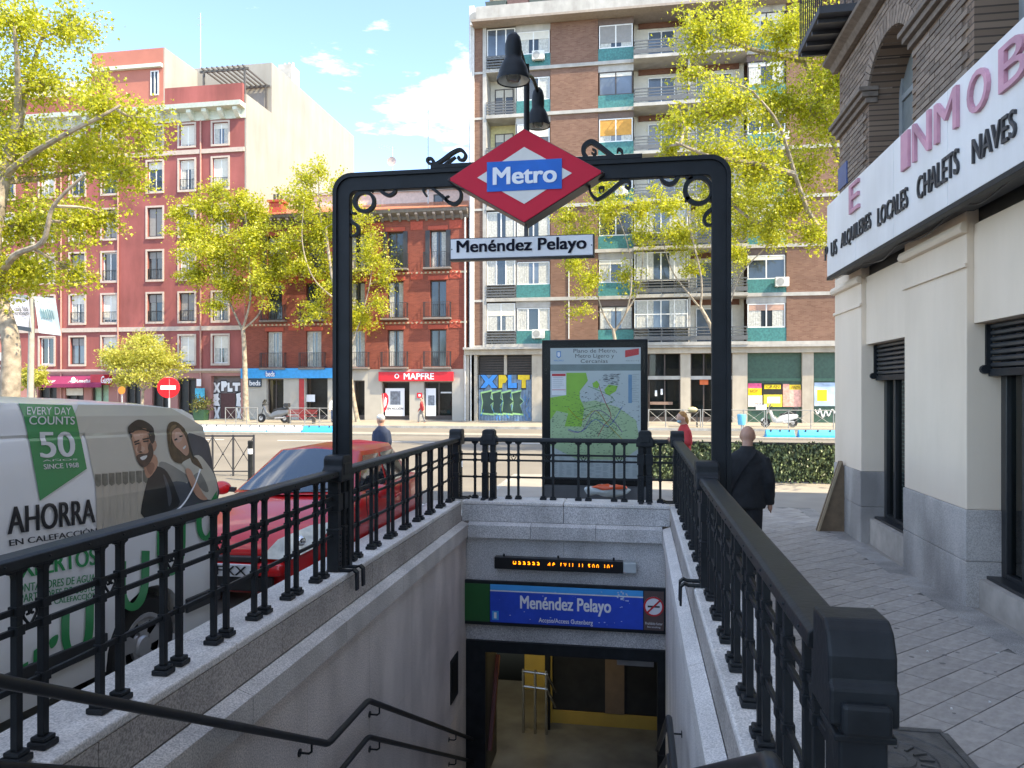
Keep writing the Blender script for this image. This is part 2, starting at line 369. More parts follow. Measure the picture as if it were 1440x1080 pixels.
b = MB()      # chewing gum and oil spots trodden into the slabs
for i in range(90):
    X, Y = rnd.uniform(0.95, 2.65), rnd.uniform(1.8, 12); r_ = rnd.uniform(.008, .022); zt = pz(Y) + .0052
    b.add([(X + r_ * rnd.uniform(.8, 1.2) * math.cos(k), Y + r_ * rnd.uniform(.8, 1.2) * math.sin(k), zt) for k in [j * math.pi / 4 for j in range(8)]], [tuple(range(8))])
o = b.build('gum_spots', mat('gum', (0.17, 0.155, 0.145), 0.8), floor); o['kind'] = 'stuff'
# manhole cover
p = atZ(1256, 1052, 0.38); p.z = pz(p.y)
mh = thing('manhole_cover', 'round cast iron manhole cover in a square frame beside the end post', 'manhole cover', p)
M_iron = mat('cast_iron', (0.11, 0.105, 0.10), 0.55, 0.4, var=0.3, scale=14, bump=0.3)
b = MB(); q = 0.36
for s_ in (-1, 1): b.box(p.x - q, p.x + q, p.y + s_ * q - 0.02, p.y + s_ * q + 0.02, p.z - 0.01, p.z + 0.016).box(p.x + s_ * q - 0.02, p.x + s_ * q + 0.02, p.y - q + .021, p.y + q - .021, p.z - 0.01, p.z + 0.015)
b.box(p.x - q + .02, p.x + q - .02, p.y - q + .02, p.y + q - .02, p.z - 0.01, p.z + 0.009)
b.build('frame', M_iron, mh, bevel=0.004)
b = MB(); b.lathe([(0.0, 0.016), (0.06, 0.016), (0.065, 0.022), (0.10, 0.022), (0.105, 0.014), (0.2, 0.014), (0.205, 0.022), (0.24, 0.022), (0.245, 0.014), (0.3, 0.014), (0.305, 0.022), (0.33, 0.022), (0.335, 0.0)], p, 32)
for k in range(16):
    t = k * math.pi / 8; b.bar((p.x + .12 * math.cos(t), p.y + .12 * math.sin(t), p.z + .018), (p.x + .19 * math.cos(t), p.y + .19 * math.sin(t), p.z + .018), 0.014, 0.012)
b.build('lid', M_iron, mh, smooth=True)
for i in range(14):     # paper scraps and cigarette ends
    X, Y = rnd.uniform(0.95, 2.6), rnd.uniform(2.2, 8)
    w = rnd.uniform(0.010, 0.03); t = rnd.uniform(0, 3)
    tag(MB().bar((X, Y, pz(Y) + .010), (X + math.cos(t) * w, Y + math.sin(t) * w, pz(Y) + .010), 0.009, 0.007).build('litter_scrap', M_white), 'tiny pale scrap of litter on the paving slabs', 'litter', 'litter scraps on the pavement')

# ------------------------------------------------------------------ stairwell
ZC = 0.65; YI = 9.75; XL, XR = -2.33, 0.43
G_top = granite('granite_top', (0.66, 0.62, 0.58), 0.78, 110, stain=0.16)
G_band = granite('granite_band', (0.44, 0.395, 0.36), 0.62, 100)
G_wall = granite('granite_wall', (0.68, 0.60, 0.55), 0.68, 100, stain=0.22)
G_far = granite('granite_far', (0.55, 0.53, 0.515), 0.58, 95, stain=0.2)
G_step = granite('granite_step', (0.26, 0.25, 0.24), 0.6, 120, stain=0.4)
st = thing('stairwell', 'granite walled stairwell going down to the underground entrance', 'stairwell', (-0.95, 5.4, 0))
def runs(a, b, L_):
    n = max(1, round((b - a) / L_)); return [(a + (b - a) * i / n, a + (b - a) * (i + 1) / n) for i in range(n)]
gp = 0.003
# parapet: coping slabs, band below, projecting ledge, wall panels; left and right run along Y, the end one along X
for side in (-1, 1):
    xi = XL if side < 0 else XR; d = -side      # d points into the well... inner side
    d = 1 if side < 0 else -1
    y0 = 1.2 if side < 0 else 1.75
    for (a, e) in runs(y0, YI, 1.45):
        MB().box(xi, xi - d * 0.42, a + gp, e - gp, ZC - 0.05, ZC).build('coping_slab', G_top, st, bevel=0.012)
    for (a, e) in runs(y0, YI, 1.7):
        MB().box(xi - d * 0.004, xi - d * 0.41, a + gp, e - gp, ZC - 0.27, ZC - 0.053).build('band_slab', G_band, st, bevel=0.004)
    for (a, e) in runs(y0, YI - 0.0, 1.55):
        b = MB(); b.prism([(0, 0), (0.10, -0.035), (0.10, -0.20), (0, -0.20)], (xi, a + gp, ZC - 0.272), (d, 0, 0), (0, 0, 1), (0, 1, 0), e - a - 2 * gp)
        b.build('ledge_slab', G_top if side > 0 else granite('granite_ledge', (0.60, 0.555, 0.515), 0.68, 100), st)
    for r_, (z1, z0) in enumerate(((ZC - 0.474, -0.9), (-0.903, -2.0), (-2.003, -3.15))):
        for (a, e) in runs(y0, YI, 1.3):
            MB().box(xi + d * 0.06, xi - d * 0.35, a + 0.0015, e - 0.0015, z0, z1).build('wall_panel', G_wall if side < 0 else granite('granite_right', (0.68, 0.645, 0.61), 0.7, 100, stain=0.18), st)
    # outer face of the parapet down to the ground
    box('outer_wall', G_band, st, xi - d * 0.39, xi - d * 0.415, y0 + .01, YI + 0.3, -0.3, ZC - 0.275)
for (a, e) in runs(XL, XR, 1.45): MB().box(a + gp, e - gp, YI, YI + 0.45, ZC - 0.049, ZC + 0.001).build('coping_slab', G_top, st, bevel=0.012)
for (a, e) in runs(XL, XR, 1.4): MB().box(a + gp, e - gp, YI + 0.004, YI + 0.44, ZC - 0.27, ZC - 0.052).build('band_slab', G_far, st, bevel=0.004)
for (a, e) in runs(XL + 0.1, XR - 0.1, 0.95): b = MB(); b.prism([(0, 0), (-0.09, -0.035), (-0.09, -0.20), (0, -0.20)], (a + gp, YI, ZC - 0.272), (0, 1, 0), (0, 0, 1), (1, 0, 0), e - a - 2 * gp); b.build('ledge_slab', G_far, st)
ZD = -1.22                                     # top of the door opening
for (a, e) in runs(XL, XR, 1.4):
    MB().box(a + 0.0015, e - 0.0015, YI + 0.02, YI + 0.4, -0.42, ZC - 0.474).build('wall_panel', G_far, st)
    MB().box(a + 0.0015, e - 0.0015, YI + 0.022, YI + 0.4, ZD, -0.4225).build('wall_panel', G_far, st)
box('outer_wall', G_band, st, XL - 0.4, XR + 0.4, YI + 0.42, YI + 0.449, -0.3, ZC - 0.275)
# steps with a landing in the middle
prof = []; z = 0.42; y = 1.9; n1 = 10; tread = 0.305; rise = 0.173
b_all = []
def step(y0, y1, z1): MB().box(XL + 0.065, XR - 0.065, y0, y1, z1 - 0.4, z1).build('step', G_step, st, bevel=0.008)
step(0.6, y, z)
for i in range(n1): z -= rise; step(y + i * tread, y + (i + 1) * tread - 0.001, z)
y += n1 * tread; ZL = z; step(y, 6.0, z); y = 6.0
k = 0
while z - rise > -3.16: z -= rise; step(y, y + tread - 0.001, z); y += tread
ZF = -3.15
box('landing', G_step, st, XL + .065, XR - .065, y, YI + 0.02, ZF - 0.3, ZF)
# handrails on the walls
M_black = mat('railing_paint', (0.012, 0.0145, 0.017), 0.5, 0.0, var=0.35, scale=9, spec=0.28, bump=0.08, bscale=50)
M_tube = mat('tube_paint', (0.013, 0.015, 0.017), 0.42, 0.0, var=0.25, scale=9, spec=0.35)
def handrail(label, pts, r, xw, brk):
    t = thing('handrail', label, 'handrail', pts[0]); pts = [Vector(p) for p in pts]; pp = [pts[0]]
    for i in range(1, len(pts) - 1):
        a = (pts[i - 1] - pts[i]).normalized() * 0.05; c = (pts[i + 1] - pts[i]).normalized() * 0.05
        pp += [pts[i] + a, pts[i] + (a + c) * 0.3, pts[i] + c]
    pp.append(pts[-1]); MB().tube(pp, r, 14).build('tube', M_tube, t, smooth=True)
    for (i, f) in brk:
        q = pts[i].lerp(pts[i + 1], f); d = 1 if xw > q.x else -1
        b = MB(); b.tube([q, q - Vector((0, 0, 0.075)), q + Vector((d * 0.02, 0, -0.09)), Vector((xw, q.y, q.z - 0.09))], 0.008, 8)
        b.lathe([(0.0, 0), (0.028, 0), (0.028, -d * 0.006), (0.0, -d * 0.006)], (xw, q.y, q.z - 0.09), 12, 'X'); b.build('bracket', M_tube, t, smooth=True)
xr_ = XL + 0.06 + 0.09
P = lambda x, y: atX(x, y, xr_)
handrail('upper black tube handrail bending over the stair landing on the pinkish granite wall', [P(-150, 925), P(0, 958), P(462, 1046), P(518, 985), P(650, 1034), P(668, 1041)], 0.024, XL + 0.06, [(1, 0.9), (3, 0.08), (3, 0.9)])
dz = Vector((0, 0, -0.30))
handrail('lower black tube handrail for children below the other one on the pinkish wall', [P(-150, 925) + dz, P(0, 958) + dz, P(462, 1046) + dz, P(518, 985) + dz, P(650, 1034) + dz, P(668, 1041) + dz], 0.022, XL + 0.06, [(1, 0.9), (3, 0.08), (3, 0.9)])
xq = 0.27
handrail('black tube handrail with a bent end beside the thick end post', [(xq + .03, 1.30, 1.20), (xq, 1.55, 1.40), (xq - .02, 5.0, -0.41), (xq - .02, 5.9, -0.41), (xq - .02, 9.2, -2.25)], 0.026, XR - 0.06, [(1, 0.12), (1, 0.9), (3, 0.1), (3, 0.9)])
handrail('pale worn lower tube handrail on the right hand stairwell wall', [(xq, 2.2, 0.72), (xq - .02, 5.0, -0.71), (xq - .02, 5.9, -0.71), (xq - .02, 9.2, -2.55)], 0.022, XR - 0.06, [(0, 0.2), (1, 0.5), (2, 0.9)])
# wall grille at the foot of the stairs
g = thing('wall_grille', 'small black plate on the stairwell wall by the entrance', 'grille', (XL + .06, 9.35, -1.6))
a = atX(634, 930, XL + 0.07); c = atX(644, 975, XL + 0.07)
MB().box(XL + 0.061, XL + 0.075, a.y, c.y, c.z, a.z).build('plate', M_black, g, bevel=0.003)
MB().box(XL + 0.075, XL + 0.08, a.y + .05, c.y - .05, c.z + .04, a.z - .04).build('cover', M_black, g)

# entrance doorway: black frame, lobby behind
en = thing('entrance_doorway', 'black framed doorway under the blue station sign', 'doorway', (-0.95, YI, ZF))
x0, x1 = XL + 0.06, XR - 0.065
box('jamb', M_black, en, x0 + .003, x0 + 0.27, YI - 0.02, YI + 0.12, ZF, ZD - .15); box('jamb', M_black, en, x1 - 0.10, x1 - .003, YI - 0.02, YI + 0.12, ZF, ZD - .15)
box('lintel', M_black, en, x0 + .003, x1 - .003, YI - 0.022, YI + 0.12, ZD - 0.15, ZD - 0.003)
box('door_closer', mat('grey_metal', (0.35, 0.36, 0.37), 0.4, 0.6), en, x1 - 0.62, x1 - 0.14, YI + 0.125, YI + 0.19, ZD - 0.27, ZD - 0.20)
M_yel = mat('yellow_wall', (0.52, 0.36, 0.08), 0.5, var=0.12, scale=2); M_dark = mat('dark_panel', (0.022, 0.023, 0.022), 0.45, var=0.3); M_lobby = mat('lobby_floor', (0.16, 0.17, 0.165), 0.25, var=0.3, scale=2.0, bump=0.05)
M_brown = mat('brown_panel', (0.22, 0.16, 0.11), 0.6)
lb = thing('lobby', 'dim lobby with yellow walls behind the doorway', 'lobby', (-0.95, 11, ZF))
box('floor', M_lobby, lb, -6, 2.2, YI + 0.02, 13.3, ZF - 0.2, ZF - 0.001)
box('ceiling', M_dark, lb, -6, 2.2, YI + 0.41, 13.3, -0.70, -0.6)
box('side_wall', M_dark, lb, x1 + 0.01, x1 + 0.3, YI + 0.40, 13.0, ZF, -0.7)
yb = 11.75
A_ = lambda x, y: atY(x, y, yb)
pa, pb = A_(777, 1008), A_(940, 1008)
box('back_wall', M_dark, lb, pa.x, pb.x + 1, yb, yb + 0.2, ZF, -0.7)
box('skirting', M_yel, lb, pa.x, pb.x + 1, yb - 0.03, yb - 0.002, ZF, ZF + 0.20)
e0, e1 = A_(851, 950).x, A_(878, 950).x
box('pilaster', M_brown, lb, e0, e1, yb - 0.035, yb - 0.003, ZF + 0.21, -0.71)
box('yellow_wall', M_yel, lb, A_(722, 950).x, A_(772, 950).x - 0.02, yb + 1.2, yb + 1.3, ZF, -0.71)
box('corridor_wall', M_yel, lb, pa.x - 0.06, pa.x - 0.003, yb - 0.04, yb + 1.19, ZF, -0.72)
box('door_post', M_black, lb, A_(772, 950).x - 0.03, A_(772, 950).x + 0.05, yb - .3, yb - .22, ZF, -0.72)
box('left_partition', M_dark, lb, XL - 0.3, A_(716, 950).x - 0.35, YI + 0.9, YI + 0.98, ZF, -0.72)
hb = MB()
for px_ in (742, 758, 773):
    q = A_(px_, 1000); hb.cyl((q.x, yb - 0.45, ZF), (q.x, yb - 0.45, ZF + 0.98), 0.022, 8)
for dz_ in (0.95, 0.72): hb.tube([(A_(742, 0).x, yb - .45, ZF + dz_), (A_(774, 0).x, yb - .45, ZF + dz_ - 0.02), (A_(784, 0).x, yb - .3, ZF + dz_ - .35)], 0.022, 8)
tag(hb.build('barrier_rail', mat('steel', (0.45, 0.43, 0.38), 0.25, 0.9), None, smooth=True), 'steel tube barrier inside the lobby', 'barrier')
lp = thing('ceiling_light', 'lit fluorescent ceiling light in the lobby behind the lintel', 'ceiling light', (-1.6, 11.2, -0.74))
MB().box(-2.0, -1.2, 10.75, 10.9, -0.75, -0.705).build('housing', M_white, lp)
MB().box(-1.95, -1.25, 10.77, 10.88, -0.765, -0.752).build('tube', mat('lamp_glow', (1.0, 0.86, 0.62), emit=7.0), lp)
# open door leaf with a red handrail behind the left jamb
dl = thing('door_leaf', 'dark glazed door leaf folded back behind the left jamb', 'door', (x0 + .3, YI + .2, ZF))
box('frame', M_dark, dl, x0 + 0.22, x0 + 0.26, YI + 0.15, YI + 0.85, ZF + 0.02, ZD - 0.16)
MB().bar((x0 + 0.29, YI + 0.2, ZF + 0.35), (x0 + 0.29, YI + 0.8, ZF + 1.45), 0.05, 0.09).build('handle_bar', mat('dull_red', (0.10, 0.02, 0.015), 0.5), dl)

# station sign over the door
YS = YI - 0.02
sg = thing('station_sign', 'blue station name sign over the underground doorway', 'sign', atY(795, 885, YS))
def pr(name, m, par, x0_, y0_, x1_, y1_, Y, t, bevel=0.0):
    a = atY(x0_, y1_, Y); c = atY(x1_, y0_, Y); a2 = atY(x1_, y1_, Y); c2 = atY(x0_, y0_, Y)
    z0_ = (a.z + a2.z) / 2; z1_ = (c.z + c2.z) / 2
    return MB().box(a.x, c.x, Y - t, Y, z0_, z1_).build(name, m, par, bevel=bevel), (a.x, c.x, z0_, z1_)
o, (sa, sb, sz0, sz1) = pr('frame', M_black, sg, 650, 820, 940, 883, YS, 0.05, 0.006)
M_blue = mat('sign_blue', (0.014, 0.07, 0.50), 0.5, var=0.1, scale=8, spec=0.3); M_cyan = mat('sign_cyan', (0.03, 0.33, 0.72), 0.35, var=0.05); M_green = mat('sign_green', (0.01, 0.10, 0.025), 0.4, var=0.06)
w = sb - sa; h = sz1 - sz0
def sgp(n, m, u0, u1, v0, v1, t=0.054): return box(n, m, sg, sa + w * u0, sa + w * u1, YS - t, YS - 0.045, sz0 + h * v0, sz0 + h * v1)
sgp('green_panel', M_green, 0.018, 0.142, 0.08, 0.93); sgp('blue_panel', M_blue, 0.145, 0.882, 0.08, 0.80); sgp('cyan_stripe', M_cyan, 0.145, 0.882, 0.802, 0.93)
sgp('white_line', M_white, 0.145, 0.882, 0.775, 0.80, 0.0555); sgp('notice_panel', mat('notice_brown', (0.10, 0.065, 0.06), 0.5), 0.886, 0.978, 0.08, 0.93)
M_txt = mat('sign_white', (0.75, 0.76, 0.78), 0.4, var=0.03); M_redp = mat('sign_red', (0.55, 0.02, 0.03), 0.4, var=0.05)
def st_(n, m, body, u0, u1, v0, v1, t=0.057, **k): return text(n, m, sg, body, (sa + w * u0, YS - t, sz0 + h * v0), (sa + w * u1, YS - t, sz0 + h * v0), (sa + w * u0, YS - t, sz0 + h * v1), **k)
st_('lettering', M_txt, 'Menéndez Pelayo', 0.295, 0.73, 0.33, 0.70, bold=0.03); st_('lettering', M_txt, 'Acceso/Access Gutenberg', 0.385, 0.645, 0.10, 0.23, bold=0.02)
sgp('number_tile', M_cyan, 0.155, 0.187, 0.13, 0.33, 0.056); st_('number', M_txt, '1', 0.165, 0.176, 0.17, 0.30, 0.059, bold=0.01)
cx, cz = sa + w * 0.931, sz0 + h * 0.60; r_ = h * 0.215
b = MB(); b.lathe([(0.0, -0.056), (r_, -0.056), (r_, -0.05)], (cx, YS, cz), 24, 'Y'); b.build('no_smoking_disc', M_txt, sg)
b = MB(); b.lathe([(r_, -0.056), (r_, -0.059), (r_ * .84, -0.059), (r_ * .84, -0.056)], (cx, YS, cz), 24, 'Y'); b.bar((cx - r_ * .6, YS - .0595, cz - r_ * .6), (cx + r_ * .6, YS - .0595, cz + r_ * .6), 0.001, r_ * .17, up=(0, 0, 1)); b.build('no_smoking_ring', M_redp, sg)
b = MB(); b.box(cx - r_ * .6, cx + r_ * .6, YS - .058, YS - .0565, cz - r_ * .1, cz + r_ * .08); b.build('cigarette', M_dark, sg)
st_('small_print', M_txt, 'Prohibido fumar', 0.892, 0.972, 0.20, 0.26); st_('small_print', M_txt, 'No smoking', 0.902, 0.962, 0.12, 0.175)
b = MB()     # scratches and sticker residue
for i in range(26):
    u, v = rnd.uniform(0.16, 0.87), rnd.uniform(0.1, 0.9); s_ = rnd.uniform(0.002, 0.010); b.box(sa + w * u, sa + w * u + s_ * 2, YS - 0.0578, YS - 0.0565, sz0 + h * v, sz0 + h * v + s_)
for i in range(14):
    u, v = 0.78 + rnd.uniform(-.025, .03), 0.78 + rnd.uniform(-.10, .12); b.box(sa + w * u, sa + w * u + .02, YS - 0.0585 - i * 5e-5, YS - 0.0565, sz0 + h * v, sz0 + h * v + rnd.uniform(.01, .03))
b.build('scratches', mat('scratch', (0.45, 0.55, 0.7), 0.6), sg)
# led message board
ld = thing('message_board', 'long black led message board with amber letters on the granite wall', 'display', atY(790, 800, YI))
a = atY(697, 786, YS); c = atY(876, 790, YS)
za = (atY(697, 791, YS).z + atY(876, 800, YS).z) / 2 + 0.025; zh = 0.155
MB().box(a.x, c.x, YS - 0.09, YS + 0.02, za - zh / 2, za + zh / 2).build('case', mat('board_black', (0.008, 0.008, 0.009), 0.3), ld, bevel=0.004)
MB().box(c.x + .003, c.x + 0.175, YS - 0.085, YS + 0.02, za - zh / 2 + .005, za + zh / 2 - .01).build('junction_box', mat('box_grey', (0.42, 0.46, 0.46), 0.5), ld, bevel=0.015)
for px_ in (0.07, 0.5, 0.93):
    X = a.x + (c.x - a.x) * px_; MB().cyl((X, YS - 0.03, za + zh / 2), (X, YS - 0.03, za + zh / 2 + 0.035), 0.013, 8).build('bolt', M_black, ld)
M_led = mat('led_amber', (1.0, 0.24, 0.012), emit=1.0)
FONT = {'H': '10001 10001 11111', 'a': '01110 00011 01111', 'd': '00010 01110 10010', 'e': '01100 11110 10000', '[': '110 100 100', 'Y': '10010 01010 00100', '1': '010 010 010', 'I': '010 010 010', '5': '1110 1100 0110', '0': '0110 1001 1001', "'": '010 010 000', ' ': '000 000 000', 'n': '00000 11110 10010'}
b = MB(); cxp = a.x + (c.x - a.x) * 0.15; ps = 0.0125
for ch in 'Haaaaa  de [Y11 11 500 10\'':
    rows = FONT[ch].split()
    for ri, row in enumerate(rows):
        for ci, v in enumerate(row):
            if v == '1': b.box(cxp + ci * ps * .62, cxp + ci * ps * .62 + ps * .56, YS - 0.0925, YS - 0.089, za + 0.022 - ri * ps * 1.15, za + 0.022 - ri * ps * 1.15 + ps * .85)
    cxp += (len(rows[0]) + 1.3) * ps * .62 * 1.28
b.build('amber_letters', M_led, ld)
# ------------------------------------------------------------------ cast iron railings round the stairwell
ZR = 1.49; RXL, RXR, RY = -2.46, 0.53, 10.0
M_strap = M_black
def heart(b, c, ex, s=0.042):
    ex = Vector(ex); c = Vector(c); up = Vector((0, 0, 1))
    for sg_ in (-1, 1):
        pts = [(0.0, -0.9), (0.55, -0.25), (0.85, 0.3), (0.6, 0.8), (0.2, 0.7), (0.12, 0.3), (0.4, 0.25)]
        b.tube(cat_rom([c + ex * (sg_ * p[0] * s) + up * (p[1] * s) for p in pts], 3), 0.006, 5)
    b.tube([c + ex * -s + up * -s, c + ex * s + up * -s], 0.006, 5)
BAL = {}
def baluster(par, x, y, along):
    """square upright with stepped foot and flared bracket under the handrail"""
    k = along
    if k not in BAL:
        b = MB(); b.box(-.016, .016, -.016, .016, 0.05, ZR - ZC - 0.05)
        for zz in (0.30, 0.53, 0.61): b.box(-.022, .022, -.022, .022, zz - .02, zz + .02)
        ex = Vector((1, 0, 0)) if along == 'x' else Vector((0, 1, 0)); ey = Vector((0, 1, 0)) if along == 'x' else Vector((-1, 0, 0))
        zt = ZR - ZC - 0.055
        b.prism([(-.016, -.05), (.016, -.05), (.022, -.03), (.042, -.022), (.048, 0), (-.048, 0), (-.042, -.022), (-.022, -.03)], Vector((0, 0, zt)) - ey * 0.014, ex, (0, 0, 1), ey, 0.028)
        f = MB(); f.box(-.045, .045, -.04, .04, 0.002, 0.03).box(-.036, .036, -.032, .032, 0.03, 0.05)
        BAL[k] = (b.mesh('baluster', bevel=0.003), f.mesh('foot', bevel=0.006))
    m1, m2 = BAL[k]
    o = link('baluster', m1, M_black, par); o.matrix_parent_inverse = Matrix.Translation(Vector((x, y, ZC)) - Vector(par.location))
    f = link('foot', m2, M_black, o); return o
def bars(par, p, q):
    d = (Vector(q) - Vector(p)); al = 'x' if abs(d.x) > abs(d.y) else 'y'
    for zz in (0.30, 0.53, 0.61):
        a = Vector(p); c = Vector(q); a.z = c.z = ZC + zz
        MB().bar(a, c, 0.018, 0.026).build('bar', M_black, par, bevel=0.003)
def toprail(par, p, q):
    a = Vector(p); c = Vector(q); d = (c - a).normalized(); n = d.cross(Vector((0, 0, 1))).normalized(); L_ = (c - a).length
    a.z = ZR - 0.055
    prof = [(-.062, 0), (.062, 0), (.066, .012), (.062, .045), (.045, .055), (-.045, .055), (-.062, .045), (-.066, .012)]
    o = MB().prism(prof, a, n, (0, 0, 1), d, L_).build('top_rail', M_black, par, bevel=0.004)
    b = MB(); k = int(L_ / 0.22)
    for i in range(k):
        for s_ in (-1, 1):
            q_ = a + d * ((i + .5) * L_ / k) + n * (s_ * 0.064) + Vector((0, 0, .028)); b.sphere(q_, 0.006, 6, 4)
    b.build('rivets', M_black, o, smooth=True); return o
def post(par, x, y, along, inner, wide=0.24, straps=True, big=1.0):
    """double upright under a round shouldered cap, clamped over the coping by two straps"""
    ex = Vector((1, 0, 0)) if along == 'x' else Vector((0, 1, 0)); n = Vector(inner); c = Vector((x, y, ZC)); up = Vector((0, 0, 1))
    root = None
    w2 = wide / 2 - 0.05
    for s_ in (-1, 1):
        b = MB(); o_ = c + ex * (s_ * w2)
        def bx(hw, hd, z0, z1): b.add(*obox(o_, ex, n, hw, hd, z0, z1))
        bx(.042, .05, 0.004, 0.36); bx(.036, .045, 0.36, 0.80); bx(.05, .056, 0.50, 0.64); bx(.046, .054, 0.004, 0.02); bx(0.046, .056, 0.34, 0.355)
        p_ = b.build('post', M_black, par, bevel=0.006)
        if root is None: root = p_
        r_ = MB()
        for i in range(8): r_.sphere(o_ + n * 0.052 + up * (0.05 + i * 0.036), 0.007, 6, 4)
        r_.build('rivets', M_black, p_, smooth=True)
        if straps:
            sb = MB(); pts = [(-.05, .0), (.10, .0), (.13, .012), (.155, -.01), (.158, -.15)]
            pts = [(c_ + 0.04, z_ + 0.010) for c_, z_ in pts]; 
            for i in range(len(pts) - 1):
                sb.add(*ribbon(o_ + n * pts[i][0] + up * pts[i][1], o_ + n * pts[i + 1][0] + up * pts[i + 1][1], ex, 0.058, 0.016))
            sb.build('strap', M_black, p_, bevel=0.002)
    H = ZR - ZC
    b = MB(); hw = wide / 2 + 0.012
    outl = [(-hw, 0), (hw, 0), (hw, .10), (hw - .03, .125), (hw - .03, .19), (hw - .06, .215), (-hw + .06, .215), (-hw + .03, .19), (-hw + .03, .125), (-hw, .10)]
    b.prism(outl, c - n * 0.085 + up * (H - 0.10), ex, up, n, 0.17)
    cap = b.build('cap', M_black, par, bevel=0.012)
    b = MB(); b.add(*obox(c, ex, n, hw - .05, 0.09, H - 0.045, H + 0.055)); b.build('plate', M_black, cap, bevel=0.01)
    hm = MB(); heart(hm, c + up * 0.57 + n * .02, ex, 0.03); hm.build('heart', M_black, root)
def obox(o, ex, n, hw, hd, z0, z1):
    vs = [o + ex * (sx * hw) + n * (sy * hd) + Vector((0, 0, zz)) for zz in (z0, z1) for sx, sy in ((-1, -1), (1, -1), (1, 1), (-1, 1))]
    return vs, [(3, 2, 1, 0), (4, 5, 6, 7), (0, 1, 5, 4), (1, 2, 6, 5), (2, 3, 7, 6), (3, 0, 4, 7)]
def ribbon(p, q, ex, w, t):
    d = (q - p).normalized(); a = ex * (w / 2); b = d.cross(ex).normalized() * (t / 2); p = p - d * t * .3; q = q + d * t * .3
    return [p - a - b, p + a - b, p + a + b, p - a + b, q - a - b, q + a - b, q + a + b, q - a + b], [(3, 2, 1, 0), (4, 5, 6, 7), (0, 1, 5, 4), (1, 2, 6, 5), (2, 3, 7, 6), (3, 0, 4, 7)]
def fill(par, p, q, along, sp=0.435, gap=0.135, m0=0.2):
    a, e = (p[0], q[0]) if along == 'x' else (p[1], q[1]); L_ = abs(e - a); s_ = 1 if e > a else -1
    n = max(1, round((L_ - 2 * m0 + sp * .4) / sp)); st_ = L_ / n
    for i in range(n):
        c_ = a + s_ * st_ * (i + .5)
        for dd in (-gap / 2, gap / 2):
            if along == 'x': baluster(par, c_ + dd, p[1], 'x')
            else: baluster(par, p[0], c_ + dd, 'y')
        hb_ = MB(); heart(hb_, (c_, p[1], ZC + .57) if along == 'x' else (p[0], c_, ZC + .57), (1, 0, 0) if along == 'x' else (0, 1, 0)); hb_.build('heart', M_black, par)
YA = 5.85
rl = thing('railing', 'black iron railing between the stairwell and the parked vehicles', 'railing', (RXL, 5.5, ZC))
rr = thing('railing', 'black iron railing with a thick end post beside the pavement', 'railing', (RXR, 5.5, ZC))
rf = thing('railing', 'short black iron railing across the far end of the stairwell', 'railing', (-0.95, RY, ZC))
for (par, x, n, ys) in ((rl, RXL, (1, 0, 0), (0.9, YA, RY)), (rr, RXR, (-1, 0, 0), (2.02, YA, RY))):
    for i in range(2):
        a, e = ys[i] + 0.13, ys[i + 1] - 0.13
        toprail(par, (x, a, 0), (x, e, 0)); bars(par, (x, a, 0), (x, e, 0)); fill(par, (x, a), (x, e), 'y')
    for y in ys[1 if par is rr else 0:]: post(par, x, y, 'y', n)
pA, pB = atY(688, 600, RY).x, atY(907, 600, RY).x
xs = [RXL + .12, pA - .10, pA + .10, pB - .10, pB + .10, RXR - .12]
for i in (0, 2, 4): toprail(rf, (xs[i], RY, 0), (xs[i + 1], RY, 0))
bars(rf, (RXL, RY, 0), (RXR, RY, 0))
fill(rf, (xs[2], RY), (xs[3], RY), 'x'); baluster(rf, (xs[0] + xs[1]) / 2 + .02, RY, 'x'); baluster(rf, (xs[4] + xs[5]) / 2, RY, 'x')
for x in (pA, pB): post(rf, x, RY, 'x', (0, -1, 0), 0.21)
# thick end post of the right railing
ep = Vector((RXR, 1.93, ZC)); up = Vector((0, 0, 1)); b = MB()
b.add(*obox(ep, Vector((1, 0, 0)), Vector((0, -1, 0)), .055, .07, .002, .80))
o = b.build('end_post', M_black, rr, bevel=0.008)
b = MB(); b.prism([(-.10, 0), (.10, 0), (.10, .09), (.085, .10), (.085, .16), (.06, .215), (.03, .235), (-.08, .235), (-.08, 0.1), (-.10, .09)], ep + Vector((-.0775, 0.02, ZR - ZC - .135)), (0, -1, 0), up, (1, 0, 0), 0.155); cap = b.build('end_cap', M_black, rr, bevel=0.008)
b = MB(); b.box(RXR - .055, RXR + .055, ep.y - .105, ep.y - .07, ZR - .15 + .0, ZR - .075); b.build('cover_plate', M_black, cap, bevel=0.01)
b = MB(); b.box(RXR - .07, RXR + .07, ep.y - .085, ep.y + .06, ZR - .17, ZR - .152); b.build('rim', M_black, cap, bevel=0.005)
for (dx, z0, z1, dy) in ((0.0, .0, .46, .10), (-0.0, .0, .34, .15)):
    b = MB(); b.prism([(-.075, 0), (.075, 0), (.075, z1 - .03), (.055, z1), (-.055, z1), (-.075, z1 - .03)], ep + Vector((-.075, -.0, .002)) + Vector((0.075 if dx else 0, -dy + .06, 0)), (1, 0, 0), up, (0, 1, 0), 0.06); 
    o2 = b.build('buttress', M_black, rr, bevel=0.012); o2.location.x = 0.075
for i in range(5): pass

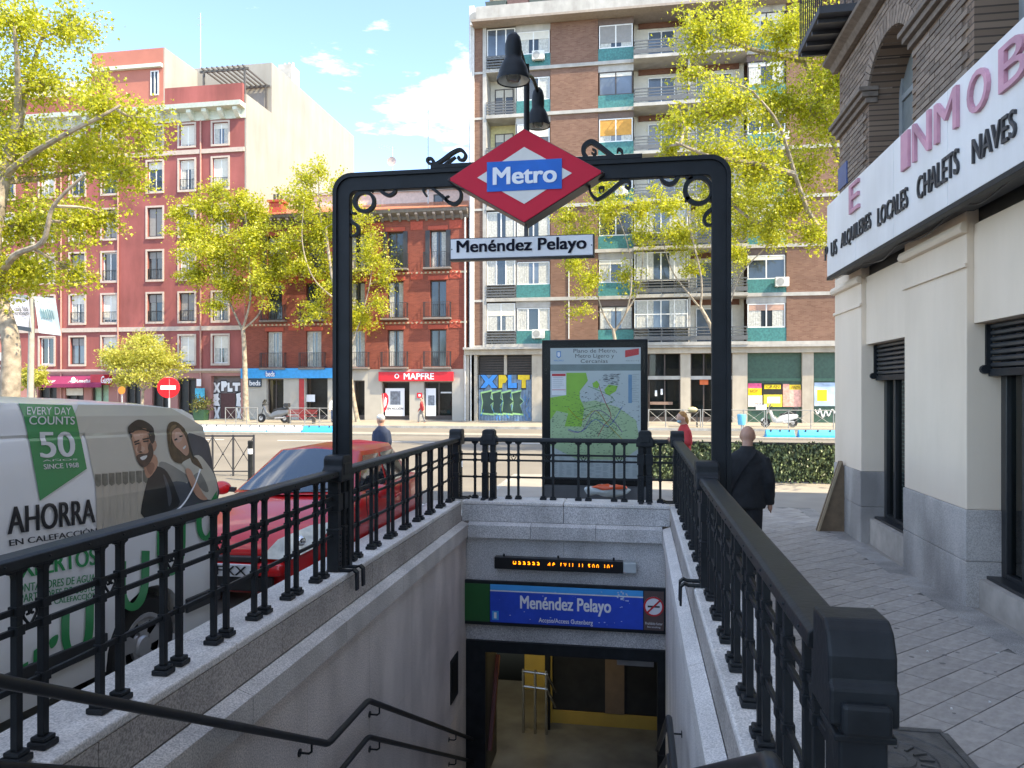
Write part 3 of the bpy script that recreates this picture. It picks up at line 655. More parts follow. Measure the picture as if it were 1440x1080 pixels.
# ------------------------------------------------------------------ sign gantry
M_arch = mat('gantry_paint', (0.008, 0.0105, 0.013), 0.5, var=0.3, scale=7, bump=0.05, spec=0.25)
ga = thing('sign_gantry', 'black iron arch carrying the red diamond sign over the stairs', 'gantry', (-0.95, YA, ZC))
GZ = 3.975; gx0, gx1 = RXL - 0.005, RXR + 0.12; pw = 0.14; gd = 0.07; gy0 = YA - gd / 2
GYB = YA + 0.13    # plane of the arch, just behind the rail posts
def legprof(x): return [(x - pw / 2, ), ]
b = MB()
rc = 0.16
outer = [(gx0 - pw / 2, ZC)] + [(gx0 - pw / 2 + rc - rc * math.cos(t), GZ - rc + rc * math.sin(t)) for t in [R(a) for a in range(0, 91, 10)]] + [(gx1 + pw / 2 - rc + rc * math.sin(t), GZ - rc + rc * math.cos(t)) for t in [R(a) for a in range(0, 91, 10)]] + [(gx1 + pw / 2, ZC)]
bt = 0.145
inner = [(gx0 + pw / 2, ZC)] + [(gx0 + pw / 2 + .05 - .05 * math.cos(t), GZ - bt - .05 + .05 * math.sin(t)) for t in [R(a) for a in range(0, 91, 10)]] + [(gx1 - pw / 2 - .05 + .05 * math.sin(t), GZ - bt - .05 + .05 * math.cos(t)) for t in [R(a) for a in range(0, 91, 10)]] + [(gx1 - pw / 2, ZC)]
n = len(outer); vs = []; fs = []
for (yy) in (GYB - gd / 2, GYB + gd / 2):
    vs += [(p[0], yy, p[1]) for p in outer] + [(p[0], yy, p[1]) for p in inner]
for i in range(n - 1):
    fs += [(i, i + 1, n + i + 1, n + i), (2 * n + i, 3 * n + i, 3 * n + i + 1, 2 * n + i + 1), (i, 2 * n + i, 2 * n + i + 1, i + 1), (n + i, n + i + 1, 3 * n + i + 1, 3 * n + i)]
b.add(vs, fs); b.build('frame', M_arch, ga, bevel=0.006)
# raised rim along the outer edge
b = MB(); k = 0.03; vs = []; fs = []
ins = [(gx0 - pw / 2 + k if i < n / 2 else gx1 + pw / 2 - k, p[1]) if p[1] < GZ - rc + .001 else (p[0] + (k * (rc - (p[0] - gx0 + pw / 2)) / rc if i < n / 2 else -k * (rc - (gx1 + pw / 2 - p[0])) / rc), p[1] - k * (p[1] - GZ + rc) / rc) for i, p in enumerate(outer)]
for yy in (GYB - gd / 2 - .022, GYB + gd / 2 + .022): vs += [(p[0], yy, p[1]) for p in [(q[0] - (.004 if i < n / 2 else -.004), q[1] + (.004 if q[1] > 1 else 0)) for i, q in enumerate(outer)]] + [(p[0], yy, p[1]) for p in ins]
for i in range(n - 1): fs += [(i, i + 1, n + i + 1, n + i), (2 * n + i, 3 * n + i, 3 * n + i + 1, 2 * n + i + 1), (i, 2 * n + i, 2 * n + i + 1, i + 1), (n + i, n + i + 1, 3 * n + i + 1, 3 * n + i)]
b.add(vs, fs); b.build('rim', M_arch, ga)
c0, c1 = atY(608, 240, GYB).x, atY(903, 240, GYB).x
box('top_plate', M_arch, ga, c0, c1, GYB - .06, GYB + .06, GZ + .003, GZ + .04, bevel=0.004)
def scroll(pts, w0=0.026, name='scroll', dep=0.045, taper=0.5):
    pp = cat_rom([atY(x, y, GYB) for x, y in pts], 6); b = MB(); vs = []; fs = []; m_ = len(pp)
    for i, p in enumerate(pp):
        d = (pp[min(i + 1, m_ - 1)] - pp[max(i - 1, 0)]).normalized(); nn = Vector((d.z, 0, -d.x)); t = i / (m_ - 1); w = w0 * (1 - taper * abs(2 * t - 1))
        for yy in (-dep / 2, dep / 2):
            for s_ in (-1, 1): q = p + nn * (s_ * w / 2); vs.append((q.x, GYB + yy, q.z))
    for i in range(m_ - 1):
        a = i * 4; c = a + 4; fs += [(a, a + 1, c + 1, c), (a + 2, c + 2, c + 3, a + 3), (a, c, c + 2, a + 2), (a + 1, a + 3, c + 3, c + 1)]
    fs += [(0, 2, 3, 1), ((m_ - 1) * 4, (m_ - 1) * 4 + 1, (m_ - 1) * 4 + 3, (m_ - 1) * 4 + 2)]
    b.add(vs, fs); return b.build(name, M_arch, ga, smooth=True)
def circ(x, y, r, a0=0, a1=360, k=14): return [(x + r * math.cos(R(a0 + (a1 - a0) * i / k)), y - r * math.sin(R(a0 + (a1 - a0) * i / k))) for i in range(k + 1)]
# lower left corner pieces
scroll(circ(513, 284, 13.5) , 0.034, taper=0.25)
scroll([(524, 270), (520, 266), (521, 260), (527, 259), (534, 266), (540, 272), (548, 275), (555, 271), (556, 265), (551, 262), (547, 266)], 0.03)
scroll([(501, 300), (496, 300), (492, 296), (492, 306), (496, 313), (503, 318), (504, 327), (498, 332), (492, 330), (492, 326)], 0.03)
scroll([(600, 276), (596, 268), (601, 263), (608, 265), (622, 276), (632, 285), (641, 287), (648, 280), (648, 270), (641, 264), (630, 262)], 0.03)
scroll([(632, 276), (628, 278), (629, 283), (635, 284)], 0.016)
# lower right
scroll(circ(982, 268, 18.5), 0.036, taper=0.25)
scroll([(974, 250), (968, 252), (965, 247), (969, 240), (962, 239), (955, 247), (948, 257), (940, 259), (932, 255), (930, 248), (935, 244), (939, 249)], 0.034)
scroll([(999, 284), (1000, 279), (1004, 278), (1008, 285), (1004, 292), (994, 300), (990, 309), (994, 316), (1003, 316)], 0.034)
scroll([(964, 284), (966, 280), (970, 279)], 0.03)
scroll([(829, 258), (830, 270), (838, 280), (846, 278), (860, 268), (872, 258), (881, 254), (886, 259), (884, 265), (879, 262)], 0.032)
scroll([(848, 270), (849, 264), (843, 265), (844, 271)], 0.018)
# upper
scroll([(608, 231), (602, 229), (602, 224), (608, 224), (612, 231), (622, 226), (637, 215), (648, 211), (655, 218), (652, 225), (645, 224), (646, 220)], 0.03)
scroll([(624, 233), (634, 226), (641, 221)], 0.022)
scroll([(828, 226), (821, 216), (822, 206), (831, 200), (840, 204), (852, 213), (864, 222), (870, 223)], 0.04, taper=0.2)
scroll([(833, 210), (838, 213), (836, 218), (832, 215)], 0.018); scroll([(874, 224), (875, 214), (870, 210), (868, 215)], 0.022)
# diamond sign
dm = thing('diamond_sign', 'red diamond sign with a blue band across a white diamond', 'sign', atY(737, 240, GYB - .08))
YD = GYB - 0.12
ctr = atY(737.5, 241, YD); hw = (atY(848, 240, YD).x - atY(627, 240, YD).x) / 2; hh = (atY(737, 181, YD).z - atY(737, 314, YD).z) / 2 ; ctr.z = (atY(737, 181, YD).z + atY(737, 314, YD).z) / 2
M_red = mat('sign_red_enamel', (0.55, 0.010, 0.035), 0.5, var=0.06, scale=3, spec=0.25); M_edge = mat('sign_edge', (0.02, 0.015, 0.016), 0.4)
def dia(name, m, s, y0, y1, bev=0.0): return MB().prism([(-hw * s, 0), (0, -hh * s), (hw * s, 0), (0, hh * s)], (ctr.x, y1, ctr.z), (1, 0, 0), (0, 0, 1), (0, -1, 0), y1 - y0).build(name, m, dm, bevel=bev)
dia('case', M_edge, 1.0, YD, YD + 0.20); dia('red_panel', M_red, 0.985, YD - 0.012, YD - 0.001, 0.004)
M_cream = mat('sign_offwhite', (0.62, 0.60, 0.56), 0.35, var=0.05)
dia('white_diamond', M_cream, 0.60, YD - 0.0165, YD - 0.0125)
bw, bh = hw * 0.475, hh * 0.315
MB().box(ctr.x - bw, ctr.x + bw, YD - 0.0215, YD - 0.017, ctr.z - bh, ctr.z + bh).build('blue_band', mat('metro_blue', (0.006, 0.13, 0.50), 0.5, spec=0.25), dm)
text('lettering', M_txt, dm, 'Metro', (ctr.x - bw * .82, YD - .024, ctr.z - bh * .55), (ctr.x + bw * .85, YD - .024, ctr.z - bh * .55), (ctr.x - bw * .82, YD - .024, ctr.z + bh * .58), bold=0.04)
for s_ in (-1, 1): MB().lathe([(0, -.004), (.008, -.002), (.009, 0)], (ctr.x + s_ * hw * .965, YD - .012, ctr.z), 10, 'Y').build('bolt', M_edge, dm)
rd = MB().bar((ctr.x, YD + .1, ctr.z - hh), (ctr.x, YD + .1, atY(737, 337, YD).z), 0.03, 0.04).build('rod', M_edge, dm)
ns = thing('name_plate', 'white station name plate hanging under the red diamond', 'sign', atY(737, 366, YD))
o, (na, nb, nz0, nz1) = pr('case', M_edge, ns, 635.5, 335, 836.5, 366, YD + .14, 0.08, 0.004)
NY = YD + .06
box('face', mat('plate_white', (0.66, 0.66, 0.67), 0.5, var=0.06, scale=2, spec=0.3), ns, na + .012, nb - .012, NY - .006, NY - .001, nz0 + .014, nz1 - .008)
wN, hN = nb - na, nz1 - nz0
text('lettering', mat('letter_black', (0.006, 0.007, 0.016), 0.6, spec=0.1), ns, 'Menéndez Pelayo', (na + wN * .055, NY - .009, nz0 + hN * .18), (na + wN * .945, NY - .009, nz0 + hN * .18), (na + wN * .055, NY - .009, nz0 + hN * .88), bold=0.028)
for u in (.018, .982): MB().lathe([(0, -.004), (.006, 0)], (na + wN * u, NY - .006, (nz0 + nz1) / 2), 8, 'Y').build('screw', M_edge, ns)
# lamps on a post above the diamond
lm = thing('arch_lamp', 'pair of black bell lamps on a post above the red diamond', 'lamp', (ctr.x, GYB, ctr.z + hh))
pt = atY(738, 100, GYB); 
MB().tube([(ctr.x, GYB + .0, GZ), (ctr.x, GYB, pt.z), (ctr.x, GYB - .02, pt.z + .05)], 0.024, 10).build('post', M_arch, lm, smooth=True)
M_refl = mat('lamp_reflector', (0.62, 0.62, 0.56), 0.25, 0.3); 
for (px_, py_, dd, sc_) in ((722, 112, 5.42, 1.0), (756.5, 176, 6.75, 0.92)):
    q = atD(px_, py_, dd); D = 0.122 * sc_
    b = MB(); b.lathe([(D * .93, -.006), (D, -.012), (D, .012), (D * .93, .03), (D * .86, .07), (D * .66, .125), (D * .52, .15), (D * .5, .17), (D * .52, .20), (D * .50, .26), (D * .40, .31), (D * .2, .34), (0, .345)], q, 28)
    hd = b.build('shade', M_arch, lm, smooth=True)
    MB().lathe([(D * .93, -.005), (D * .85, .02), (D * .5, .09), (0, .11)], q, 24).build('reflector', M_refl, hd, smooth=True)
    MB().lathe([(0, -.02), (D * .35, -.012), (D * .45, .01), (D * .4, .05)], q, 16).build('bulb_glass', glassmat('lamp_glass', (0.85, 0.85, 0.8)), hd, smooth=True)
    top = Vector((ctr.x, GYB, pt.z)); e = q + Vector((0, 0, .30))
    MB().tube(cat_rom([top + Vector((0, 0, -.02 if dd < 6 else -.03)), top.lerp(e, .5) + Vector((0, 0, .035)), e], 6), 0.016, 8).build('arm', M_arch, lm, smooth=True)
# ------------------------------------------------------------------ buildings across the street (facades on the plane Y = YF)
YF = 47.0
fx = lambda px: atY(px, 0, YF).x
def fz(px, py): return atY(px, py, YF).z
G_dark = mat('window_glass', (0.03, 0.04, 0.05), 0.06, var=0.3, scale=0.5, spec=0.8)
G_pale = mat('window_glass_pale', (0.10, 0.13, 0.17), 0.08, var=0.4, scale=0.7, spec=0.8)
M_wf = mat('frame_white', (0.72, 0.72, 0.70), 0.5, var=0.05); M_bl = mat('blind_cream', (0.62, 0.59, 0.52), 0.7, var=0.06); M_blg = mat('blind_grey', (0.25, 0.24, 0.23), 0.7, var=0.08)
M_curt = mat('curtain', (0.45, 0.45, 0.42), 0.9, var=0.25, scale=9); M_bfr = mat('frame_brown', (0.06, 0.045, 0.04), 0.5)
M_alu = mat('aluminium', (0.5, 0.5, 0.5), 0.4, 0.5)
def wall_grid(b, Y, x0, x1, z0, z1, holes, dep, rev=None):
    xs = sorted({x0, x1, *[h[0] for h in holes], *[h[1] for h in holes]}); zs = sorted({z0, z1, *[h[2] for h in holes], *[h[3] for h in holes]})
    xs = [x for x in xs if x0 - 1e-6 <= x <= x1 + 1e-6]; zs = [z for z in zs if z0 - 1e-6 <= z <= z1 + 1e-6]
    for j in range(len(zs) - 1):
        i = 0
        zm = (zs[j] + zs[j + 1]) / 2
        row = [any(h[0] < (xs[i] + xs[i + 1]) / 2 < h[1] and h[2] < zm < h[3] for h in holes) for i in range(len(xs) - 1)]
        while i < len(row):
            if row[i]: i += 1; continue
            k = i
            while k < len(row) and not row[k]: k += 1
            b.quad((xs[i], Y, zs[j]), (xs[k], Y, zs[j]), (xs[k], Y, zs[j + 1]), (xs[i], Y, zs[j + 1])); i = k
    for (a, c, e, g) in (holes if rev is None else rev):
        b.quad((a, Y, e), (a, Y + dep, e), (a, Y + dep, g), (a, Y, g)); b.quad((c, Y + dep, e), (c, Y, e), (c, Y, g), (c, Y + dep, g))
        b.quad((a, Y, g), (a, Y + dep, g), (c, Y + dep, g), (c, Y, g)); b.quad((a, Y + dep, e), (a, Y, e), (c, Y, e), (c, Y + dep, e))
    return b
def window(par, x0, x1, z0, z1, Y, cols=2, mf=None, glass=None, blind=0.0, bm_=None, top=0.0, curtain=False, fw=0.06, rows=1):
    """frame with mullions (part), panes, roller blind and curtain as sub-parts; Y is the outer face of the frame"""
    mf = mf or M_wf; b = MB(); d = 0.07
    b.box(x0, x0 + fw, Y, Y + d, z0, z1).box(x1 - fw, x1, Y, Y + d, z0, z1).box(x0 + fw, x1 - fw, Y + .001, Y + d, z0, z0 + fw).box(x0 + fw, x1 - fw, Y + .001, Y + d, z1 - fw, z1)
    for i in range(1, cols): X = x0 + (x1 - x0) * i / cols; b.box(X - fw * .6, X + fw * .6, Y + .004, Y + d, z0 + fw, z1 - fw)
    for i in range(1, rows): Z = z0 + (z1 - z0) * i / rows; b.box(x0 + fw, x1 - fw, Y + .006, Y + d, Z - fw * .5, Z + fw * .5)
    o = b.build('window', mf, par, clean=False)
    g = glass or (G_dark if rnd.random() < .6 else G_pale)
    for i in range(cols):
        a = x0 + (x1 - x0) * i / cols + fw * .5; c = x0 + (x1 - x0) * (i + 1) / cols - fw * .5; t = rnd.uniform(-.012, .012)
        MB().quad((a, Y + .045 + t, z0 + fw * .5), (c, Y + .045 - t, z0 + fw * .5), (c, Y + .045 - t, z1 - fw * .5), (a, Y + .045 + t, z1 - fw * .5)).build('pane', g, o, clean=False)
    if curtain:
        for (u, v) in ((.04, .36), (.66, .96)):
            b = MB(); n_ = 10; X0 = x0 + (x1 - x0) * u; X1 = x0 + (x1 - x0) * v
            for i in range(n_): b.quad((X0 + (X1 - X0) * i / n_, Y + .031 + .006 * (i % 2), z0 + fw), (X0 + (X1 - X0) * (i + 1) / n_, Y + .031 + .006 * ((i + 1) % 2), z0 + fw), (X0 + (X1 - X0) * (i + 1) / n_, Y + .031 + .006 * ((i + 1) % 2), z1 - fw), (X0 + (X1 - X0) * i / n_, Y + .031 + .006 * (i % 2), z1 - fw))
            b.build('curtain', M_curt, o, clean=False)
    if blind > 0:
        b = MB(); h = (z1 - z0) * blind; n_ = max(3, int(h / .09))
        for i in range(n_): b.box(x0 + fw, x1 - fw, Y + .012 + .004 * (i % 2), Y + .04, z1 - h * (i + 1) / n_, z1 - h * i / n_)
        b.build('blind', bm_ or M_bl, o, clean=False)
    return o
def ironrail(par, x0, x1, y0, y1, z0, h, sp=0.13, name='balcony_rail', m=None, r=0.012):
    b = MB(); m = m or M_black
    for z in (z0 + .06, z0 + h): b.bar((x0, y0, z), (x1, y0, z), .03, .03); b.bar((x0, y0, z), (x0, y1, z), .03, .03); b.bar((x1, y0, z), (x1, y1, z), .03, .03)
    n_ = int((x1 - x0) / sp)
    for i in range(n_ + 1): X = x0 + (x1 - x0) * i / n_; b.bar((X, y0, z0 + .06), (X, y0, z0 + h), r, r)
    for s_ in (x0, x1):
        for k in range(1, 4): Y_ = y0 + (y1 - y0) * k / 4; b.bar((s_, Y_, z0 + .06), (s_, Y_, z0 + h), r, r)
    return b.build(name, m, par, clean=False)
def ac_unit(par, x, z, Y, w=.8, h=.56):
    o = MB().box(x - w / 2, x + w / 2, Y - .34, Y - .06, z, z + h).build('air_conditioner', mat('ac_white', (0.62, 0.61, 0.57), 0.5, var=0.08), par, bevel=0.02)
    MB().lathe([(h * .38, -.004), (h * .40, -.012), (h * .36, -.012), (h * .08, -.012), (0, -.02)], (x - w * .14, Y - .34, z + h / 2), 16, 'Y').build('fan', mat('ac_fan', (0.30, 0.30, 0.29), 0.5), o)
    b = MB(); b.box(x - w * .35, x - w * .3, Y - .34, Y, z - .05, z - .002).box(x + w * .3, x + w * .35, Y - .34, Y, z - .05, z - .002); b.build('bracket', M_alu, o); return o
def yprism(name, m, par, x0, x1, prof, bevel=0.0):  # moulding along X with profile (y, z)
    return MB().prism([(p[0], p[1]) for p in prof], (x0, 0, 0), (0, 1, 0), (0, 0, 1), (1, 0, 0), x1 - x0).build(name, m, par, bevel=bevel)

# ---------- C: tall brick apartment block
CB = thing('apartment_building', 'tall brown brick apartment block with teal panels and white balconies', 'building', (fx(900), YF, 0))
M_bk = brickmat('brown_brick', '#806050', '#6d4d3f', '#786053', 0.26, 0.075)
M_teal = mat('teal_panel', (0.035, 0.17, 0.165), 0.5, var=0.3, scale=9); M_slab = mat('slab_white', (0.42, 0.405, 0.38), 0.7, streak=0.25, var=0.14, scale=2)
M_stone = mat('ground_stone', (0.45, 0.40, 0.33), 0.75, streak=0.25, var=0.12, scale=1.5, bump=0.1); M_cr = mat('cream_render', (0.62, 0.58, 0.50), 0.8, var=0.06)
z0c = 4.88; sh = 2.96; NF = 7; ztop = z0c + sh * NF
X = {k: fx(k) for k in (660, 667, 679, 684, 726, 774, 841, 891, 969, 1050, 1106, 1185, 1330)}
xe = X[1330] + 14
box('wall', M_bk, CB, X[667], xe, YF + 1.6, YF + 16, 0, ztop)
def panel(name, m, a, c, zb, zt, y=0.0, t=0.25): return box(name, m, CB, a, c, YF + y, YF + y + t, zb, zt)
panel('corner_pier', mat('pier_grey', (0.55, 0.54, 0.52), 0.7), X[660], X[667], 0, ztop + 1.5, -.05, 1.7)
for k in range(NF):
    zb = z0c + sh * k; zt = zb + sh
    yb_ = 0.02
    panel('brick_panel', M_bk, X[667] + .005, X[679], zb + .14, zt, .04, 1.5)
    panel('brick_panel', M_bk, X[774], X[841], zb + .22, zt - .002, 0, 1.5)
    panel('brick_panel', M_bk, X[1106], xe, zb + .22, zt - .002, 0, 1.5)
    # slabs
    panel('floor_slab', M_slab, X[667], X[679] - .002, zb - .0, zb + .14, 0.0, 1.6)
    panel('floor_slab', M_slab, X[684], X[891], zb - .001, zb + .215, -.10, 1.68); panel('floor_slab', M_slab, X[1050], xe, zb - .001, zb + .215, -.06, 1.64)
    panel('balcony_slab', M_slab, X[891] + .002, X[1050] - .002, zb - .0, zb + .2, -.62, 2.2)
    # teal windows
    for (a, c, i_) in ((X[726], X[774], 0), (X[841], X[891], 1), (X[1050], X[1106], 2)):
        panel('spandrel', M_teal, a + .003, c - .003, zb + .22, zb + 1.05, .03, .2)
        panel('lintel', mat('brown_lintel', (0.13, 0.09, 0.075), 0.7) if (k + i_) % 2 else M_slab, a + .003, c - .003, zt - .42, zt - .003, .06, .2)
        sp_ = {(1, 6): (.78, M_blg), (1, 4): (.72, mat('blind_orange', (0.55, 0.27, 0.06), 0.8)), (0, 6): (.35, M_bl), (2, 0): (.28, mat('blind_pink', (0.45, 0.28, 0.22), 0.8))}.get((i_, k), (rnd.choice([0, 0, .2, .35, .6]), rnd.choice([M_bl, M_blg, M_bl])))
        window(CB, a + .06, c - .06, zb + 1.06, zt - .44, YF + .05 + .02 * (k % 2), cols=rnd.choice([2, 2, 3]), blind=sp_[0], bm_=sp_[1], curtain=rnd.random() < .5, mf=M_wf if rnd.random() < .8 else M_bfr)
        if (i_, k) in ((0, 6), (0, 0), (2, 1), (1, 3), (2, 4)): ac_unit(CB, c - .75 if i_ != 2 else c - .3, zb + .55, YF)
    # narrow loggia at the left
    a, c = X[684] + .01, X[726]
    panel('pilaster', M_slab, X[679], X[684], zb, zt - .002, -.04, 1.7)
    panel('loggia_wall', M_cr if k != 4 else mat('yellow_render', (0.62, 0.56, 0.30), 0.8), a, c, zb + .22, zt, 1.35, .1)
    panel('loggia_side', M_slab, c - .06, c - .001, zb + .22, zt - .002, .10, 1.2)
    if k in (6, 2, 0, 1): window(CB, a + .02, c - .08, zb + 1.05, zt - .1, YF + .06, cols=rnd.choice([2, 3]), blind=.45 if k == 0 else 0, curtain=k < 3)
    else: window(CB, a + .3, c - .4, zb + .23, zt - .55, YF + 1.30, cols=2, mf=M_bfr, blind=.25)
    b = MB()
    for z_ in (.30, .48, .66, .84, 1.02): b.box(a, c - .08, YF - .09 - (.001 * z_), YF - .05, zb + z_, zb + z_ + (.10 if z_ < .9 else .05))
    for u in (0, .5, 1): X_ = a + .02 + (c - .12 - a) * u; b.box(X_, X_ + .04, YF - .05, YF - .02, zb + .22, zb + 1.05)
    b.build('balcony_rail', mat('rail_grey', (0.10, 0.105, 0.11), 0.5), CB, clean=False)
    # wide loggia
    a, c = X[891], X[1050]; mid = X[969]
    panel('loggia_wall', M_cr, a, c, zb + .21, zt, 1.2, .1)
    panel('loggia_ceiling_band', mat('brown_band', (0.16, 0.07, 0.045), 0.8), a + .3, c - .3, zt - .34, zt - .003, 1.1, .09)
    panel('divider', M_slab, mid - .07, mid + .07, zb + .21, zt - .002, -.3, 1.49)
    if k in (0, 1, 2): window(CB, a + .05, mid - .1, zb + 1.05, zt - .12, YF - .35, cols=4, curtain=True, rows=1 + (k == 0)); 
    for (u0, u1) in ((a + .9, mid - .8), (mid + .5, c - .7)): window(CB, u0, u1, zb + .22, zt - .55, YF + 1.13, cols=2, glass=G_pale, mf=M_wf)
    b = MB()
    for z_, h_ in ((.30, .26), (.66, .06), (.84, .06), (1.04, .07)): b.box(a + .02, c - .02, YF - .62 - z_ * .002, YF - .58, zb + z_, zb + z_ + h_)
    for u in range(9): X_ = a + .05 + (c - a - .14) * u / 8; b.box(X_, X_ + .04, YF - .575, YF - .545, zb + .2, zb + 1.1)
    for s_ in (a + .02, c - .06): b.box(s_, s_ + .04, YF - .57, YF, zb + 1.04, zb + 1.10).box(s_, s_ + .04, YF - .57, YF, zb + .6, zb + .66)
    b.build('balcony_rail', MATS['rail_grey'], CB, clean=False)
# roof terrace and set-back penthouse
panel('terrace_parapet', M_slab, X[667] + .3, xe, ztop + .15, ztop + .95, -.9, .25); panel('terrace_slab', mat('slab_brown', (0.30, 0.25, 0.21), 0.8), X[667], xe, ztop, ztop + .148, -.95, 3.5)  # terrace slab in a darker, browner tone than the floor slabs
box('penthouse_wall', M_cr, CB, X[684], xe, YF + 2.4, YF + 12, ztop + .15, ztop + 3.1); panel('penthouse_roof', M_slab, X[684] - .3, xe, ztop + 3.1, ztop + 3.35, 1.6, 11)
for u in range(6): window(CB, X[726] + u * 4.2, X[726] + u * 4.2 + 1.7, ztop + .3, ztop + 2.5, YF + 2.32, cols=2, glass=G_pale)
for u in range(14):
    xx = X[684] + .1 + u * 1.42; b = MB(); b.prism([(0, 0), (1.28, 0), (1.34, .42), (-.06, .42)], (xx, YF - .62, ztop + .952), (1, 0, 0), (0, 0, 1), (0, 1, 0), .42)
    pt_ = b.build('planter', mat('planter_green', (0.055, 0.075, 0.07), 0.7) if u % 5 != 1 else mat('planter_brown', (0.12, 0.07, 0.065), 0.7), CB)
ac_unit(CB, fx(672), ztop + .1, YF, .9, .9)
# cables, pipes
b = MB(); b.tube([(X[660] + .12, YF - .09, 0), (X[660] + .12, YF - .09, ztop)], .05, 6); b.build('drain_pipe', mat('pipe_white', (0.6, 0.6, 0.58), 0.5), CB)
b = MB(); xx = fx(800); b.tube([(xx, YF - .05, z0c + .5), (xx, YF - .05, z0c + sh * 3)], .035, 6); b.build('drain_pipe', MATS['pipe_white'], CB)
# ground floor of the block
panel('fascia', M_stone, X[660] - .3, xe, 4.4, z0c - .002, -.25, 1.9)
panel('ledge', M_slab, X[660] - .3, xe, z0c - .001 - .14, z0c - .003, -.55, .29)
def pier(a, c, top=4.4): panel('pier', M_stone, fx(a), fx(c), .13, top, -.05, .55)
for a, c in ((652, 671), (748, 762), (957, 971), (1030, 1051), (1128, 1144)): pier(a, c)
panel('pier', M_stone, fx(762), fx(911), .13, 4.4, .0, .5)
M_shut = mat('shutter_blue', (0.16, 0.24, 0.33), 0.5, var=0.35, scale=3)
gz1 = fz(710, 527); g0, g1 = fx(672), fx(748)
b = MB(); n_ = 36
for i in range(n_):
    u0 = g0 + (g1 - g0) * i / n_; u1 = g0 + (g1 - g0) * (i + 1) / n_; yy = YF + .25 + (.04 if i % 2 else 0)
    b.quad((u0, yy, .13), (u1, yy, .13), (u1, yy, gz1), (u0, yy, gz1)); b.quad((u1, yy, .13), (u1, YF + .25 + (.04 if (i + 1) % 2 else 0), .13), (u1, YF + .25 + (.04 if (i + 1) % 2 else 0), gz1), (u1, yy, gz1))
gd_ = b.build('garage_door', M_shut, CB); gd_['label'] = 'blue and yellow graffiti covered garage door'
b = MB()
for (a, c) in ((673, 708), (712, 748)):
    for i in range(7): z = gz1 + .08 + i * (4.35 - gz1 - .1) / 7; b.box(fx(a), fx(c), YF + .28, YF + .34, z, z + .10)
b.build('louvre', mat('louvre_brown', (0.045, 0.035, 0.03), 0.6), gd_)
box('louvre_back', M_dark, gd_, g0, g1, YF + .45, YF + .5, gz1, 4.39); box('louvre_post', M_stone, gd_, fx(708), fx(712), YF + .2, YF + .3, gz1 + .01, 4.39)
# graffiti: sprayed lettering on the shutter
gy = YF + .243; gb = mat('spray_black', (0.012, 0.014, 0.02), 0.6)
SB, SY, SG = mat('spray_blue', (0.03, 0.28, 0.72), 0.5), mat('spray_yellow', (0.75, 0.52, 0.02), 0.5), mat('spray_green', (0.02, 0.05, 0.04), 0.5); SE = mat('spray_pale', (0.35, 0.62, 0.25), 0.5)
def blob(m, pts, dy, grow=0.0):
    cx_ = sum(p[0] for p in pts) / len(pts); cy_ = sum(p[1] for p in pts) / len(pts)
    q = [atY(cx_ + (x - cx_) * (1 + grow), cy_ + (y - cy_) * (1 + grow), YF + .24 - dy) for x, y in pts]
    me = MB().add(q, [tuple(range(len(q)))]); o = me.build('graffiti', m, gd_); return o
def zz(x, y, w, h, kind):
    P_ = {'X': [(0, 0), (.3, 0), (.5, .3), (.7, 0), (1, 0), (.7, .5), (1, 1), (.65, 1), (.5, .7), (.3, 1), (0, 1), (.28, .5)], 'P': [(0, 0), (.75, 0), (1, .3), (.75, .6), (.45, .65), (.4, 1), (0, 1)],
          'L': [(0, 0), (.4, 0), (.4, .62), (1, .6), (1, 1), (0, 1)], 'T': [(0, 0), (1, 0), (1, .35), (.68, .38), (.68, 1), (.32, 1), (.32, .38), (0, .35)], 'B': [(0, .1), (.8, 0), (.7, .3), (1, .45), (.7, .6), (.95, 1), (0, .95), (.12, .5)]}[kind]
    return [(x + w * p[0], y + h * p[1]) for p in P_]
for i, (k_, x_, w_, m) in enumerate((('X', 675, 25, SB), ('P', 701, 13, SY), ('L', 714, 13, SB), ('T', 728, 17, SY))):
    blob(gb, zz(x_, 527, w_, 19, k_), .002 + i * .001, .16); blob(m, zz(x_, 527, w_, 19, k_), .009 + i * .001, -.04)
for i, (x_, w_) in enumerate(((677, 18), (692, 16), (706, 16), (720, 16))):
    blob(SE, zz(x_, 550, w_, 32, 'B'), .002 + i * .001, .14); blob(SG, zz(x_, 550, w_, 32, 'B'), .009 + i * .001, -.02)
b = MB()
for i in range(26): x_ = rnd.uniform(674, 746); y_ = rnd.uniform(552, 590); q = atY(x_, y_, gy + .004); q2 = atY(x_ + rnd.uniform(-4, 4), y_ + rnd.uniform(4, 12), gy + .004); b.bar(q, q2, .02, .035, up=(0, 1, 0))
o = b.build('spray_strokes', SB, gd_); o['kind'] = 'stuff'
